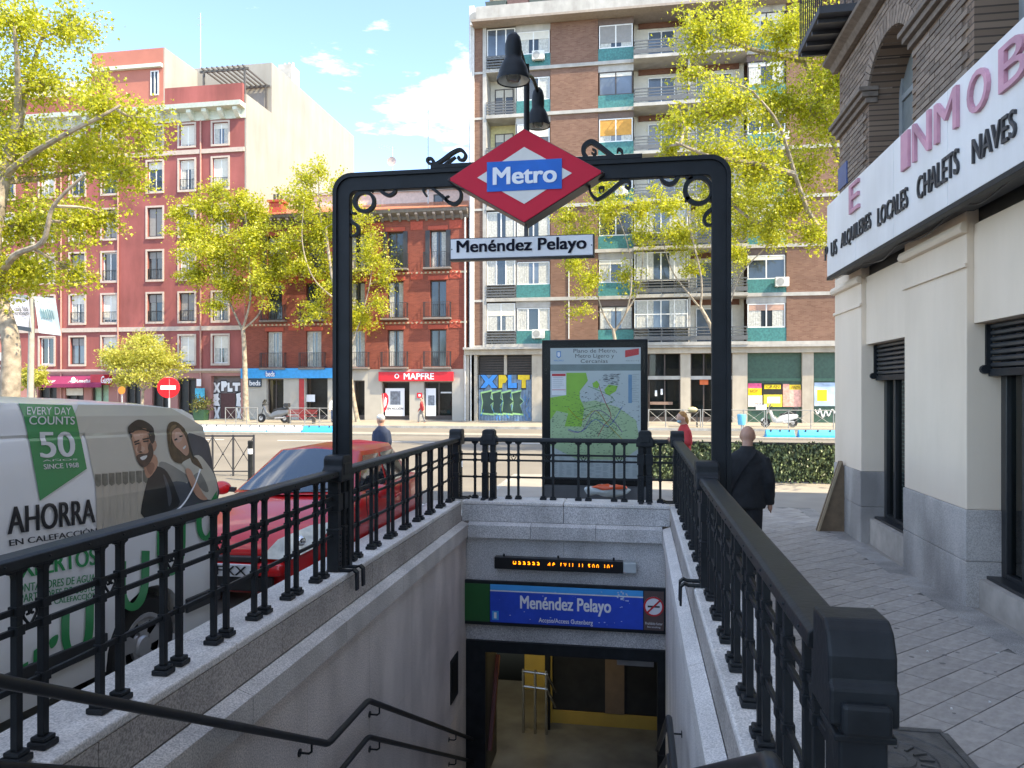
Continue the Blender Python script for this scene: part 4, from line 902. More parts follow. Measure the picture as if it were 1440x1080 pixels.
# dark shopfronts
def front(bld, label, a, c):
    o = box('shop_front', M_stone, bld, a, c, YF + .12, YF + .6, .10, .16); o['label'] = label; return o
def shop(bld, label, xa, xb, ytop, parts=True, name='shop_front', mull=(), transom=None, glassm=None):
    a, c = fx(xa), fx(xb); s_ = front(bld, label, a, c); zt = fz((xa + xb) / 2, ytop)
    box('interior', M_dark, s_, a, c, YF + .9, YF + 1.0, .13, zt)
    b = MB(); b.box(a, a + .08, YF + .25, YF + .35, .13, zt).box(c - .08, c, YF + .25, YF + .35, .13, zt).box(a + .08, c - .08, YF + .251, YF + .35, zt - .08, zt).box(a + .08, c - .08, YF + .251, YF + .35, .13, .45)
    for m_ in mull: b.box(fx(m_) - .04, fx(m_) + .04, YF + .252, YF + .35, .45, zt - .08)
    b.build('frame', M_bfr, s_)
    MB().quad((a + .08, YF + .3, .45), (c - .08, YF + .3, .45), (c - .08, YF + .3, zt - .08), (a + .08, YF + .3, zt - .08)).build('pane', glassm or glassmat('shop_glass', (0.55, 0.6, 0.6)), s_)
    if transom: box('transom', M_slab, s_, a - .05, c + .05, YF + .05, YF + .2, fz(xa, transom) - .12, fz(xa, transom) + .10)
    return s_
s1 = shop(CB, 'dark bar front with white transom and white cups drawn on the glass', 912, 957, 495, transom=531, mull=(935,)); s2 = shop(CB, 'dark glazed shop front with an orange notice and white transom', 971, 1030, 495, transom=531, mull=(990, 1010))
pr('notice', mat('orange_notice', (0.6, 0.13, 0.04), 0.6), s2, 984, 534, 996, 541, YF + .24, .01)
pr('counter', mat('bar_wood', (0.25, 0.16, 0.12), 0.6), s1, 914, 565, 946, 569, YF + .24, .02)
for (xx, yy) in ((921, 553), (929, 551)): pr('cup_drawing', M_txt, s1, xx, yy - 4, xx + 3, yy + 4, YF + .24, .006)
M_gr = mat('shop_green', (0.035, 0.085, 0.06), 0.4, var=0.2)
for (lab, xa, xb) in (('green shuttered shop front pasted with yellow and pink posters', 1051, 1128), ('green shop front with one yellow poster and white scrawl', 1144, 1215)):
    a, c = fx(xa), fx(xb); s_ = front(CB, lab, a, c)
    box('panel', M_gr, s_, a, c, YF + .2, YF + .3, .13, fz(xa, 495)); box('transom', mat('shop_green2', (0.05, 0.13, 0.085), 0.4), s_, a, c, YF + .15, YF + .199, fz(xa, 536), fz(xa, 532))
    if xb == 1128:
        cols = ['#e05a86', '#f2c01e', '#24211c', '#f0a090', '#f4ce2a', '#e8b0a0', '#f6d648', '#dddde6', '#e9c33a', '#f2dcd0']
        gx = [1053, 1071, 1072, 1102, 1111]; i = 0
        for (px0, py0, px1, py1, cc) in ((1052, 539, 1071, 546, 0), (1052, 546, 1071, 556, 1), (1052, 556, 1072, 572, 9), (1072, 539, 1100, 555, 2), (1075, 541, 1098, 547, 4), (1074, 555, 1100, 572, 6), (1079, 558, 1097, 567, 7), (1101, 540, 1110, 572, 3), (1110, 541, 1126, 548, 8), (1110, 548, 1127, 572, 5), (1063, 568, 1078, 576, 7)):
            pr('poster', mat('poster' + str(cc), cols[cc], 0.6, var=0.25, scale=7), s_, px0, py0, px1, py1, YF + .145 - i * .003, .003); i += 1
        for (tx, x0_, y0_, x1_, y1_) in (('GRAN', 1078, 542, 1096, 546), ('TOTAL', 1062, 567, 1076, 570), ('VENTA', 1112, 543, 1125, 547), ('HOY', 1055, 548, 1066, 552)):
            pxtextY('lettering', gb, s_, tx, x0_, y0_, x1_, y1_, YF + .10)
    else:
        pr('poster', mat('poster_sky', '#a9bfd8', 0.5, var=0.3, scale=1.5), s_, 1145, 538, 1190, 571, YF + .145, .003); pr('poster', MATS['poster4'] if 'poster4' in MATS else M_bl, s_, 1149, 548, 1163, 564, YF + .14, .003)
        b = MB(); pts = [(1146, 576), (1150, 582), (1153, 575), (1157, 587), (1161, 577), (1165, 585), (1170, 576), (1176, 584)]; b.tube(cat_rom([atY(x, y, YF + .19) for x, y in pts], 4), .04, 5); b.build('graffiti', M_txt, s_)

# ---------- B: red brick house
BB = thing('brick_house', 'red brick house with iron balconies and an orange tiled roof', 'building', (fx(500), YF, 0))
M_rb = brickmat('red_brick', '#8c4637', '#78382c', '#845243', 0.26, 0.075)
M_rb2 = mat('red_brick_trim', '#a94c3b', 0.85, var=0.15, scale=10)
xb0, xb1 = fx(345), X[660] - .16
ZG = 3.5
floors = [(3.55, 3.25), (6.78, 3.3), (10.05, 3.3)]
colpx = (386, 441, 502, 556, 616)
ztB = 13.85; wins = []
for (zf_, h_) in floors:
    for cpx in colpx: x = fx(cpx); wins.append((x - .55, x + .55, zf_ + .12, zf_ + 2.55))
b = MB(); wall_grid(b, YF, xb0, xb1, ZG, ztB, wins, .32); b.quad((xb1, YF, 0), (xb1, YF + 12, 0), (xb1, YF + 12, ztB), (xb1, YF, ztB)).quad((xb0, YF + 12, 0), (xb0, YF, 0), (xb0, YF, ztB), (xb0, YF + 12, ztB)); b.build('wall', M_rb, BB, clean=False)
M_irn = mat('balcony_iron', (0.03, 0.03, 0.034), 0.5)
for i, (a, c, e, g) in enumerate(wins):
    fl = i // 5; ci = i % 5
    pale = fl == 0 and ci < 3
    window(BB, a + .01, c - .01, e, g - .01, YF + .22, cols=2, mf=mat('frame_pale', (0.55, 0.56, 0.52), 0.6) if pale else M_bfr, glass=G_pale if pale else G_dark, curtain=pale or rnd.random() < .4)
    sl = box('balcony_slab', mat('balc_stone', (0.20, 0.17, 0.155), 0.8), BB, a - .38, c + .38, YF - .42, YF - .002, e - .16, e - .04, bevel=.02)
    ironrail(BB, a - .34, c + .34, YF - .38, YF - .01, e - .04, 1.0, .12, m=M_irn, r=.018)
    b = MB(); b.box(a - .12, c + .12, YF - .045, YF - .001, g + .03, g + .30); b.build('lintel', M_rb2, BB, bevel=.015)
    if fl == 2:
        for s_, xx in ((-1, a - .30), (1, c)): MB().box(xx, xx + .30, YF - .06, YF - .02, e, g).build('shutter', M_irn, BB)
for fi, (zf_, h_) in enumerate(floors):
    zt = zf_ + h_
    if fi < 2:
        yprism('string_course', mat('course_cream', (0.50, 0.42, 0.28), 0.8, var=0.2, scale=12), BB, xb0, xb1, [(YF - .05, zt - .30), (YF - .002, zt - .30), (YF - .002, zt - .18), (YF - .05, zt - .18)])
        b = MB(); n_ = int((xb1 - xb0) / .3)
        for i in range(n_): b.box(xb0 + i * .3, xb0 + i * .3 + .14, YF - .09, YF - .051, zt - .285, zt - .195)
        o = b.build('dentils', M_rb2, BB); o['kind'] = 'stuff'
    for cpx in (414, 472, 529, 586, 641):       # relief panels with crossed bands
        x = fx(cpx); z = zf_ + 2.62
        b = MB(); b.box(x - .42, x + .42, YF - .03, YF - .001, z, z + .55); pn = b.build('relief_panel', M_rb2, BB, bevel=.01)
        b = MB(); b.bar((x - .3, YF - .04, z + .08), (x + .3, YF - .04, z + .47), .08, .03, up=(0, 1, 0)).bar((x - .3, YF - .041, z + .47), (x + .3, YF - .041, z + .08), .08, .03, up=(0, 1, 0)); b.build('cross', M_rb2, pn)
    b = MB()
    for i in range(7): z = zf_ + .3 + i * .36; b.box(xb0, xb1 - .02, YF - .012, YF - .001, z, z + .03) if False else None
yprism('cornice', mat('cornice_dark', (0.16, 0.135, 0.115), 0.8, var=0.2), BB, xb0 - .1, xb1 + .1, [(YF, ztB - .5), (YF - .1, ztB - .5), (YF - .15, ztB - .3), (YF - .5, ztB - .1), (YF - .55, ztB + .08), (YF, ztB + .08)])
for i in range(26): x = xb0 + .3 + i * (xb1 - xb0 - .6) / 25; MB().prism([(0, 0), (-.45, .35), (-.45, .46), (0, .46)], (x - .08, YF - .102, ztB - .62), (0, 1, 0), (0, 0, 1), (1, 0, 0), .16).build('corbel', MATS['balc_stone'], BB)
M_tile = mat('roof_tile', (0.55, 0.20, 0.10), 0.8, var=0.2, scale=4)
b = MB(); n_ = 90; 
for i in range(n_):
    u0 = xb0 - .15 + (xb1 - xb0 + .3) * i / n_; u1 = xb0 - .15 + (xb1 - xb0 + .3) * (i + .6) / n_; u2 = xb0 - .15 + (xb1 - xb0 + .3) * (i + 1) / n_
    b.quad((u0, YF - .6, ztB + .14), (u1, YF - .6, ztB + .14), (u1, YF + 6, ztB + 2.2), (u0, YF + 6, ztB + 2.2)); b.quad((u1, YF - .6, ztB + .09), (u2, YF - .6, ztB + .09), (u2, YF + 6, ztB + 2.15), (u1, YF + 6, ztB + 2.15))
o = b.build('roof', M_tile, BB, clean=False)
b = MB(); cx_ = fx(379); b.box(cx_ - .45, cx_ + .45, YF + .8, YF + 1.6, ztB, ztB + 1.3).box(cx_ - .55, cx_ + .55, YF + .7, YF + 1.7, ztB + 1.3, ztB + 1.45); b.build('chimney', M_rb2, o); b = MB(); [b.cyl((cx_ - .25 + i * .25, YF + 1.2, ztB + 1.45), (cx_ - .25 + i * .25, YF + 1.2, ztB + 1.95), .09, 8) for i in range(3)]; b.build('chimney_pots', M_irn, o)
b = MB(); b.tube([(xb1 - .1, YF - .1, 0), (xb1 - .1, YF - .1, ztB - .5)], .06, 6); b.build('drain_pipe', MATS['pier_grey'], BB)
# pale attic storey behind the roof
at = thing('attic_block', 'pale pink rendered attic wall behind the tiled roof', 'building', (fx(560), YF + 6, 0))
box('wall', mat('attic_pink', (0.62, 0.47, 0.42), 0.8), at, xb0 + .1, xb1, YF + 6.05, YF + 13, 0, 16.9); box('coping', M_slab, at, xb0 - .1, xb1, YF + 5.9, YF + 13.1, 16.9, 17.05)
window(at, fx(575), fx(590), 15.8, 16.6, YF + 6.0, cols=1, mf=M_bfr)
# ground floor of the brick house
M_gnd = mat('shop_stone', (0.42, 0.39, 0.34), 0.8, var=0.1, scale=1)
hs = []
def gh(xa, xb, yt): hs.append((fx(xa), fx(xb), .13, fz((xa + xb) / 2, yt))); return hs[-1]
b = MB(); wall_grid(b, YF - .03, xb0, xb1, .0, ZG - .002, [gh(375, 399, 533), gh(429, 461, 530), gh(497, 513, 535), gh(537, 576, 537), gh(596, 636, 537)], .5); b.build('ground_floor_wall', M_gnd, BB, clean=False)
for i, (xa, xb_, yt, lab) in enumerate(((375, 399, 533, 'glazed doorway under the long blue shop sign'), (429, 461, 530, 'dark bed shop window with a white notice'), (497, 513, 535, 'dark house door with an arched top light'), (537, 576, 537, 'insurance office window with a white poster of people'), (596, 636, 537, 'insurance office entrance with glass door and poster'))):
    s_ = shop(BB, lab, xa, xb_, yt, mull=((386,) if i == 0 else ((616,) if i == 4 else ())))
    if i == 3: pr('poster', M_txt, s_, 542, 546, 569, 585, YF + .2, .02); pr('figures', mat('poster_grey', (0.2, 0.22, 0.25), 0.6, var=0.5, scale=6), s_, 549, 550, 563, 569, YF + .179, .006); pxtextY('lettering', gb, s_, 'EN ACCIÓN', 545, 572, 567, 576, YF + .17, bold=.02)
    if i == 4: pr('poster', M_txt, s_, 599, 546, 613, 585, YF + .2, .02); pr('figures', MATS['poster_grey'], s_, 602, 556, 611, 570, YF + .179, .006); pr('door_frame', M_alu, s_, 620, 551, 635, 553, YF + .2, .03)
    if i == 1: pr('notice', M_txt, s_, 431, 555, 443, 565, YF + .2, .02)
box('red_pier', mat('pier_red', (0.45, 0.03, 0.03), 0.5), BB, fx(421), fx(428), YF - .06, YF - .031, .13, fz(424, 533))
def shopsign(label, x0_, y0_, x1_, y1_, m, dep=.25): 
    s_ = thing('shop_sign', label, 'shop sign', atY((x0_ + x1_) / 2, y1_, YF - .2)); o, r_ = pr('board', m, s_, x0_, y0_, x1_, y1_, YF - .04, dep, .01); return s_
s_ = shopsign('long bright blue shop sign of the bed shop', 341, 518, 473, 532, mat('bed_blue', (0.01, 0.30, 0.66), 0.4))
b = MB(); q = atY(380, 525.5, YF - .30); b.sphere(q, (.40, .02, .25), 20, 10); b.build('oval', mat('bed_navy', (0.01, 0.13, 0.42), 0.4), s_, smooth=True); pxtextY('lettering', M_txt, s_, 'beds', 374, 522, 386, 529.5, YF - .325, bold=.03)
s_ = shopsign('dark oval hanging sign with pale letters below the blue sign', 350, 533, 368, 544, mat('bed_dark', (0.03, 0.06, 0.10), 0.4), .1); pxtextY('lettering', M_txt, s_, 'beds', 351, 535, 366, 542, YF - .15, bold=.03)
s_ = shopsign('red insurance office sign with white capital letters', 534, 523, 638, 536, mat('mapfre_red', (0.62, 0.012, 0.025), 0.4)); pxtextY('lettering', M_txt, s_, 'MAPFRE', 568, 525, 610, 533.5, YF - .296, bold=.035)
MB().lathe([(.16, -.004), (.13, -.008), (.10, -.004)], atY(558, 529, YF - .29), 16, 'Y').build('emblem', M_txt, s_)
for (lab, x, y) in (('small red square sign on the pale pier between the insurance windows', 590, 556),):
    s_ = thing('wall_sign', lab, 'sign', atY(x, y, YF - .04)); pr('plate', MATS['mapfre_red'], s_, x - 3.5, y - 3.5, x + 3.5, y + 3.5, YF - .035, .05); pr('mark', M_txt, s_, x - 1.5, y - 1.5, x + 1.5, y + 1.5, YF - .086, .004)

# ---------- A: pink apartment house with a white party wall
AB = thing('apartment_building', 'pink rendered corner apartment house with stone window surrounds and white party wall', 'building', (fx(200), YF, 0))
M_pk = mat('pink_render', (0.30, 0.085, 0.078), 0.85, streak=0.28, var=0.18, scale=0.45, bump=0.05); M_pk2 = mat('pink_render_top', (0.42, 0.15, 0.11), 0.85, var=0.12, scale=0.6)
M_sur = mat('window_surround', (0.46, 0.38, 0.33), 0.8, var=0.1)
xa0, xa1 = fx(-330), fx(344)
rows = [3.97, 6.92, 9.87, 12.87, 16.05, 19.1]; hts = [1.92, 1.96, 2.0, 2.05, 2.1, 1.5]
cols_ = (-300, -255, -205, -160, -110, -70, -20, 10, 66, 109, 154, 218, 263, 310); wins = []
for zr, hh_ in zip(rows, hts):
    for cpx in cols_: x = fx(cpx); wins.append((x - .58, x + .58, zr, zr + hh_))
ztA = 21.75
b = MB(); wall_grid(b, YF, xa0, xa1, 3.5, ztA, wins, .25); b.build('wall', M_pk, AB, clean=False)
box('core', M_pk, AB, xa0, xa1 - .02, YF + .6, YF + 19, 0, ztA)
M_wht = mat('party_wall', (0.32, 0.305, 0.275), 0.85, var=0.08, scale=0.4, streak=0.12)
zp = fz(343, 140)
box('party_wall', M_wht, AB, xa1 - .018, xa1 + .12, YF + .02, YF + 19.3, 0, ztA + .7)
# taller rear part of the party wall
x_, z_ = xa1, atX(382, 88, xa1 + .12).z; yy0 = atX(382, 88, xa1 + .12).y
box('rear_block', M_wht, AB, xa1 - 9, xa1 + .121, yy0, YF + 19.6, ztA, z_)
b = MB(); b.box(xa1 - 1.2, xa1 - .1, yy0 + 3.6, yy0 + 5.0, z_, z_ + 1.5); ch = b.build('chimney', M_slab, AB); b = MB(); [b.cyl((xa1 - 1 + i * .35, yy0 + 4.3, z_ + 1.5), (xa1 - 1 + i * .35, yy0 + 4.3, z_ + 1.9), .1, 8) for i in range(3)]; b.build('chimney_pots', M_alu, ch)
for i, (a, c, e, g) in enumerate(wins):
    if c < fx(-60): window(AB, a + .01, c - .01, e + .01, g - .01, YF + .16, cols=2); continue
    ri = i // len(cols_)
    b = MB(); t = .13; b.box(a - t, a - .003, YF - .05, YF - .002, e - t, g + t).box(c + .003, c + t, YF - .05, YF - .002, e - t, g + t).box(a - .003, c + .003, YF - .049, YF - .002, g + .003, g + t).box(a - .1, c + .1, YF - .09, YF - .051, e - t - .02, e - .003); b.build('surround', M_sur, AB, clean=False)
    kind = rnd.random()
    window(AB, a + .01, c - .01, e + .01, g - .01, YF + .14, cols=2, mf=M_wf if kind < .55 else M_bfr, blind=rnd.choice([0, .25, .3, .45, .9]) if kind < .8 else .95, bm_=M_bl if kind < .5 else M_blg, curtain=kind < .3)
    if ri in (1, 2, 4) : ironrail(AB, a + .03, c - .03, YF + .02, YF + .1, e, .75, .13, name='window_guard', m=M_irn, r=.014)
    if (i * 7) % 13 == 3: ac_unit(AB, c + .75, e + .3, YF)
for z in (6.25, 18.5): yprism('string_course', M_sur, AB, xa0, xa1, [(YF - .1, z), (YF - .002, z), (YF - .002, z + .3), (YF - .1, z + .3)])
M_grn = mat('cornice_pale', (0.55, 0.58, 0.50), 0.8, var=0.1)
zc_ = ztA - .35
yprism('cornice', M_grn, AB, xa0, xa1 + .1, [(YF - .003, zc_ - .6), (YF - .06, zc_ - .6), (YF - .1, zc_), (YF - .75, zc_ + .05), (YF - .8, zc_ + .35), (YF - .003, zc_ + .35)])
for k in range(70):
    x = xa1 - .4 - k * 1.15
    if x > xa0 + .3: MB().prism([(-.0, 0), (-.12, 0), (-.55, .38), (-.55, .60), (0, .60)], (x - .16, YF - .061, zc_ - .58), (0, 1, 0), (0, 0, 1), (1, 0, 0), .32).build('corbel', M_grn, AB)
box('parapet', M_pk, AB, xa0, xa1, YF - .3, YF - .05, ztA + .003, ztA + 1.35)
# corner turret at roof level
t0, t1 = fx(134), fx(234); zt_ = fz(234, 70)
box('turret', M_pk2, AB, t0, t1, YF - .35, YF + 7, ztA - .3, zt_); box('turret_side', M_wht, AB, t1 - .01, t1 + .08, YF - .33, YF + 7.05, ztA + .3, zt_ + .02); box('turret_band', M_grn, AB, t0 - .2, t1 - .02, YF - .6, YF - .353, fz(220, 99), fz(220, 94))
window(AB, fx(217), fx(228), fz(222, 137), fz(222, 103), YF - .42, cols=2)
box('roof_room', M_cr, AB, fx(-80), t0 - .3, YF + 2, YF + 9, ztA, ztA + 3.4)
pg = MB(); g0x, g1x = fx(282), fx(340); zg = fz(310, 97)
for (xx, yy) in ((g0x, YF + .4), (g1x, YF + .4), (g0x, YF + 3.4), (g1x, YF + 3.4)): pg.box(xx - .06, xx + .06, yy - .06, yy + .06, ztA + .1, zg)
for yy in (YF + .4, YF + 3.4): pg.box(g0x - .3, g1x + .3, yy - .05, yy + .05, zg, zg + .15)
for i in range(9): xx = g0x + (g1x - g0x) * i / 8; pg.box(xx - .04, xx + .04, YF + .1, YF + 3.8, zg + .151, zg + .26)
tag(pg.build('pergola', mat('pergola_wood', (0.09, 0.085, 0.08), 0.7), None), 'dark timber pergola on the roof terrace beside the white party wall', 'pergola')
for (px_, y0_, y1_, lab) in ((282, 18, 92, 'tall thin aerial mast rising above the roof pergola'), (602, 140, 262, 'tall thin radio mast behind the tiled roof')):
    q0 = atY(px_, y1_, YF + 4); q1 = atY(px_, y0_, YF + 4); b = MB(); b.tube([q0 - Vector((0, 0, 5)), q1], [.05, .03], 6); am = tag(b.build('aerial_mast', M_alu, None), lab, 'aerial')
    b = MB(); [b.bar(q1 - Vector((.25, 0, .4 + .5 * i)), q1 - Vector((-.25, 0, .4 + .5 * i)), .02, .02) for i in range(2)]; b.build('crossbar', M_alu, am)
q = atY(552, 228, YF + 7); an = thing('satellite_dish', 'small satellite dish and aerial on a pole above the attic', 'dish', (q.x, YF + 7, 17.4))
MB().cyl((q.x, YF + 7, 17.4), (q.x, YF + 7, atY(552, 206, YF + 7).z), .03, 6).build('pole', M_alu, an); MB().lathe([(0, .06), (.25, .02), (.36, -.06), (.33, -.05), (0, .03)], (q.x, YF + 6.85, q.z), 16, 'Y').build('reflector', mat('dish', (0.5, 0.42, 0.4), 0.5), an, smooth=True)
b = MB(); t_ = atY(540, 205, YF + 7); b.bar((t_.x - .4, YF + 7, t_.z), (q.x + .2, YF + 7, t_.z - .25), .02, .02); [b.bar((t_.x - .35 + .2 * i, YF + 6.9, t_.z + .15 - .06 * i), (t_.x - .35 + .2 * i, YF + 6.9, t_.z - .2 - .05 * i), .015, .015) for i in range(6)]; b.build('antenna', M_alu, an)
for px_ in (87, 167, 283): x = fx(px_); MB().tube([(x, YF - .08, 0.2), (x, YF - .08, zc_ - .6)], .06, 6).build('drain_pipe', mat('pipe_pink', (0.42, 0.22, 0.18), 0.6), AB)
# ground floor of the pink house
M_pg = mat('pink_ground', (0.36, 0.17, 0.15), 0.85, var=0.12, scale=0.8); b = MB()
op = [(fx(54), fx(80), .13, 2.6), (fx(92), fx(118), .13, 2.9), (fx(129), fx(153), .13, 2.7), (fx(176), fx(198), .13, 3.1), (fx(214), fx(240), .13, 2.95), (fx(250), fx(276), .13, 2.95), (fx(297), fx(339), .13, 3.1)]
wall_grid(b, YF - .02, xa0, xa1, 0, 3.498, op, .5); b.build('ground_floor_wall', M_pg, AB, clean=False); yprism('ground_cornice', M_sur, AB, xa0, xa1, [(YF - .22, 3.45), (YF - .022, 3.3), (YF - .022, 3.6), (YF - .22, 3.6)])
labs = ['shop door beneath the purple awning end', 'shop window with a pale menu panel under the purple awning', 'pale green shuttered window under the purple awning', 'dark doorway behind the round bushy tree', 'bar window with plants beside the no entry sign', 'open doorway next to the cyan notice board', 'dark recess with a brown door between white graffiti']
for (a, c, e, g), lab in zip(op, labs):
    s_ = front(AB, lab, a, c)
    if 'graffiti' in lab:
        box('back_panel', mat('grey_panel', (0.16, 0.14, 0.14), 0.7), s_, a, c, YF + .35, YF + .4, e, g); pr('door', mat('brown_door', (0.09, 0.035, 0.035), 0.6), s_, 311, 553, 331, 594, YF + .34, .04)
        i = 0
        for (x_, y_, w_, h_, k_) in ((300, 538, 10, 14, 'X'), (311, 536, 9, 14, 'P'), (320, 538, 7, 13, 'L'), (327, 538, 11, 12, 'T'), (299, 553, 11, 18, 'B'), (300, 572, 10, 20, 'X'), (332, 552, 8, 20, 'B'), (332, 574, 8, 18, 'X')):
            for (m, gr, dy) in ((gb, .2, 0), (M_txt, 0, .01)):
                pts = zz(x_, y_, w_, h_, k_); cx_ = sum(p[0] for p in pts) / len(pts); cy_ = sum(p[1] for p in pts) / len(pts)
                q = [atY(cx_ + (x - cx_) * (1 + gr), cy_ + (y - cy_) * (1 + gr), YF + .295 - dy - i * .002) for x, y in pts]; MB().add(q, [tuple(range(len(q)))]).build('graffiti', m, s_)
            i += 1
    else:
        box('interior', mat('green_shutter', (0.32, 0.50, 0.36), 0.6) if 'green' in lab else M_dark, s_, a, c, YF + .3, YF + .4, e, g)
        b = MB(); b.box(a, a + .08, YF + .15, YF + .25, e, g).box(c - .08, c, YF + .15, YF + .25, e, g).box(a + .08, c - .08, YF + .15, YF + .25, g - .1, g).box((a + c) / 2 - .03, (a + c) / 2 + .03, YF + .16, YF + .25, e, g - .1); b.build('frame', M_bfr, s_)
        if 'menu' in lab: pr('menu_panel', M_bl, s_, 92, 546, 117, 556, YF + .1, .02)
aw = thing('awning', 'purple shop awning with white script lettering', 'awning', atY(110, 545, YF - .6)); M_aw = mat('awning_purple', (0.20, 0.015, 0.07), 0.8, var=0.1)
a0, a1 = fx(62), fx(158); z1, z2 = fz(110, 528), fz(110, 545)
b = MB(); b.prism([(0, z1), (-1.1, z2 + .25), (-1.1, z2), (-1.08, z2), (-1.08, z2 + .22), (0, z1 - .05)], (a0, YF - .03, 0), (0, 1, 0), (0, 0, 1), (1, 0, 0), a1 - a0); b.build('cloth', M_aw, aw)
def awt(body, x0_, x1_, y0_, y1_):
    A0 = Vector((fx(x0_), YF - 1.0, z2 + .33)); B0 = Vector((fx(x1_), YF - 1.0, z2 + .33)); T0 = Vector((fx(x0_), YF - .62, z2 + .33 + .38 * (z1 - z2 - .25) / 1.07)); up_ = Vector((0, -.012, .02)); text('lettering', M_txt, aw, body, A0 + up_, B0 + up_, T0 + up_, bold=.02, shear=.25)
awt('Provence', 66, 90, 0, 0); awt('Todo tradición', 110, 141, 0, 0)
b = MB(); q = atY(101, 538, YF - 1.0); b.lathe([(0, 0), (.16, .02), (.20, .12), (.12, .22), (.15, .30), (.08, .42), (0, .46)], (q.x, YF - .86, z2 + .28), 10); b.build('emblem', M_txt, aw)
s_ = shopsign('red shop sign with white script beside the purple awning', 140, 527, 158, 541, mat('pizza_red', (0.42, 0.015, 0.03), 0.5), .9); pxtextY('lettering', M_txt, s_, 'Gusto', 142, 529, 157, 539, YF - .96, shear=.3, bold=.02)
nb_ = thing('notice_board', 'cyan notice board standing by the open doorway', 'notice board', atY(282, 565, YF - .3)); pr('board', mat('cyan_board', (0.04, 0.42, 0.60), 0.5, var=0.2), nb_, 275, 546, 288, 565, YF - .3, .06); pr('header', M_txt, nb_, 277, 533, 283, 543, YF - .3, .05); box('post', M_irn, nb_, fx(281), fx(282.5), YF - .295, YF - .2, .13, fz(281, 565))
# ------------------------------------------------------------------ near building on the right, facade along Y
XB = 2.90
yx = lambda px: atX(px, 0, XB).y
NB = thing('corner_building', 'cream and brown brick corner building with a letting agency sign', 'building', (XB, 9, 0))
M_crm = mat('cream_paint', (0.78, 0.64, 0.50), 0.75, streak=0.08, var=0.05, scale=0.9, bump=0.06, bscale=20); M_pl = granite('plinth_granite', (0.40, 0.365, 0.335), 0.85, 110, stain=0.35)
P1 = (yx(1211), yx(1174)); P2 = (yx(1359), yx(1272)); per = P1[0] - P2[0]; P3 = (P2[0] - per, P2[1] - per); P4 = (P3[0] - per, P3[1] - per)
ZPL = 1.08; ZOT = 2.74; YE = P1[1]
piers = [P1, P2, P3, P4]
ZS0 = (atX(1440, 243, 2.62).z + atX(1165, 380, 2.62).z) / 2; ZS1 = (atX(1440, 30, 2.62).z + atX(1180, 270, 2.62).z) / 2
for i, (a, e) in enumerate(piers):
    zb = walk_z(a) - .05
    # plinth blocks in two courses
    for (z0_, z1_) in ((zb - .1, .62), (.623, ZPL)): box('plinth_block', M_pl, NB, XB - .012, XB + .5, a - .012, e + .012, z0_, z1_, bevel=.008)
    MB().box(XB, XB + .45, a, e, ZPL + .002, ZS0 + .05).build('pilaster', M_crm, NB, bevel=.006)
    b = MB(); zc2 = ZS0 - .18
    pts = [(0, 0), (-.05, .01), (-.07, .05), (-.05, .10), (0, .12)]
    b.prism(pts, (XB - .001, a - .03, zc2), (1, 0, 0), (0, 0, 1), (0, 1, 0), e - a + .06); b.build('capital_moulding', M_crm, NB, bevel=.01)
    box('capital_fillet', M_crm, NB, XB - .025, XB - .001, a - .02, e + .02, zc2 - .30, zc2 - .26, bevel=.006)
    # infill wall above and below the opening, nearer side of each pier
    a2 = piers[i + 1][1] if i < 3 else a - 3
    box('infill_wall', M_crm, NB, XB + .06, XB + .45, a2 + .002, a - .002, ZOT, ZS0 - .10)
    box('dark_recess', M_dark, NB, XB + .10, XB + .45, a2 + .002, a - .002, ZS0 - .10, ZS0 + .3)
    sl = box('sill_wall', mat('sill_render', (0.42, 0.37, 0.32), 0.8, var=0.15), NB, XB + .10, XB + .45, a2 + .002, a - .002, zb - .1, .47)
    # window with frame, glass, roller shutter and inner blind
    y0, y1 = a2 + .0, a - .0; xw = XB + .28
    fr = MB(); fr.box(xw, xw + .08, y0, y0 + .10, .47, ZOT).box(xw, xw + .08, y1 - .10, y1, .47, ZOT).box(xw, xw + .08, y0 + .1, y1 - .1, .472, .54).box(xw, xw + .08, y1 - .42, y1 - .36, .54, 2.3)
    fr.box(xw - .12, xw - .002, y0, y1, .472, .50)
    w_ = fr.build('window', mat('frame_black', (0.02, 0.022, 0.024), 0.35), NB, bevel=.005)
    MB().quad((xw + .04, y0 + .1, .54), (xw + .04, y1 - .1, .54), (xw + .04, y1 - .1, 2.3), (xw + .04, y0 + .1, 2.3)).build('pane', glassmat('window_clear', (0.62, 0.72, 0.70)), w_)
    if i < 3:
        for k in range(34): z = .58 + k * .052; MB().bar((xw + .14, y0 + .1, z), (xw + .14, y1 - .1, z), .035, .006, up=(.6, 0, 1)).build('blind_slat', mat('blind_green', (0.16, 0.27, 0.23), 0.6), w_)
        for k in range(7):
            z = 2.34 + k * .057; b = MB(); b.prism([(0, 0), (-.035, .012), (-.04, .035), (-.02, .05), (0, .05)], (xw - .06, y0 + .02, z), (1, 0, 0), (0, 0, 1), (0, 1, 0), y1 - y0 - .04); b.build('shutter_slat', mat('shutter_black', (0.035, 0.037, 0.04), 0.4), w_, bevel=.003)
        box('shutter_end', M_black, w_, xw - .11, xw - .05, y0 + .02, y1 - .02, 2.27, 2.335, bevel=.005)
        b = MB(); b.cyl((xw - .14, y1 - .005, 2.33), (xw - .14, y1 - .05, 2.33), .04, 10).box(xw - .13, xw - .08, y1 - .03, y1 - .002, 2.3, 2.73); b.build('shutter_bracket', M_black, w_)
    box('room_back', mat('room_dark', (0.04, 0.06, 0.055), 0.8), NB, XB + .448, XB + .46, a2, a, .47, ZOT)
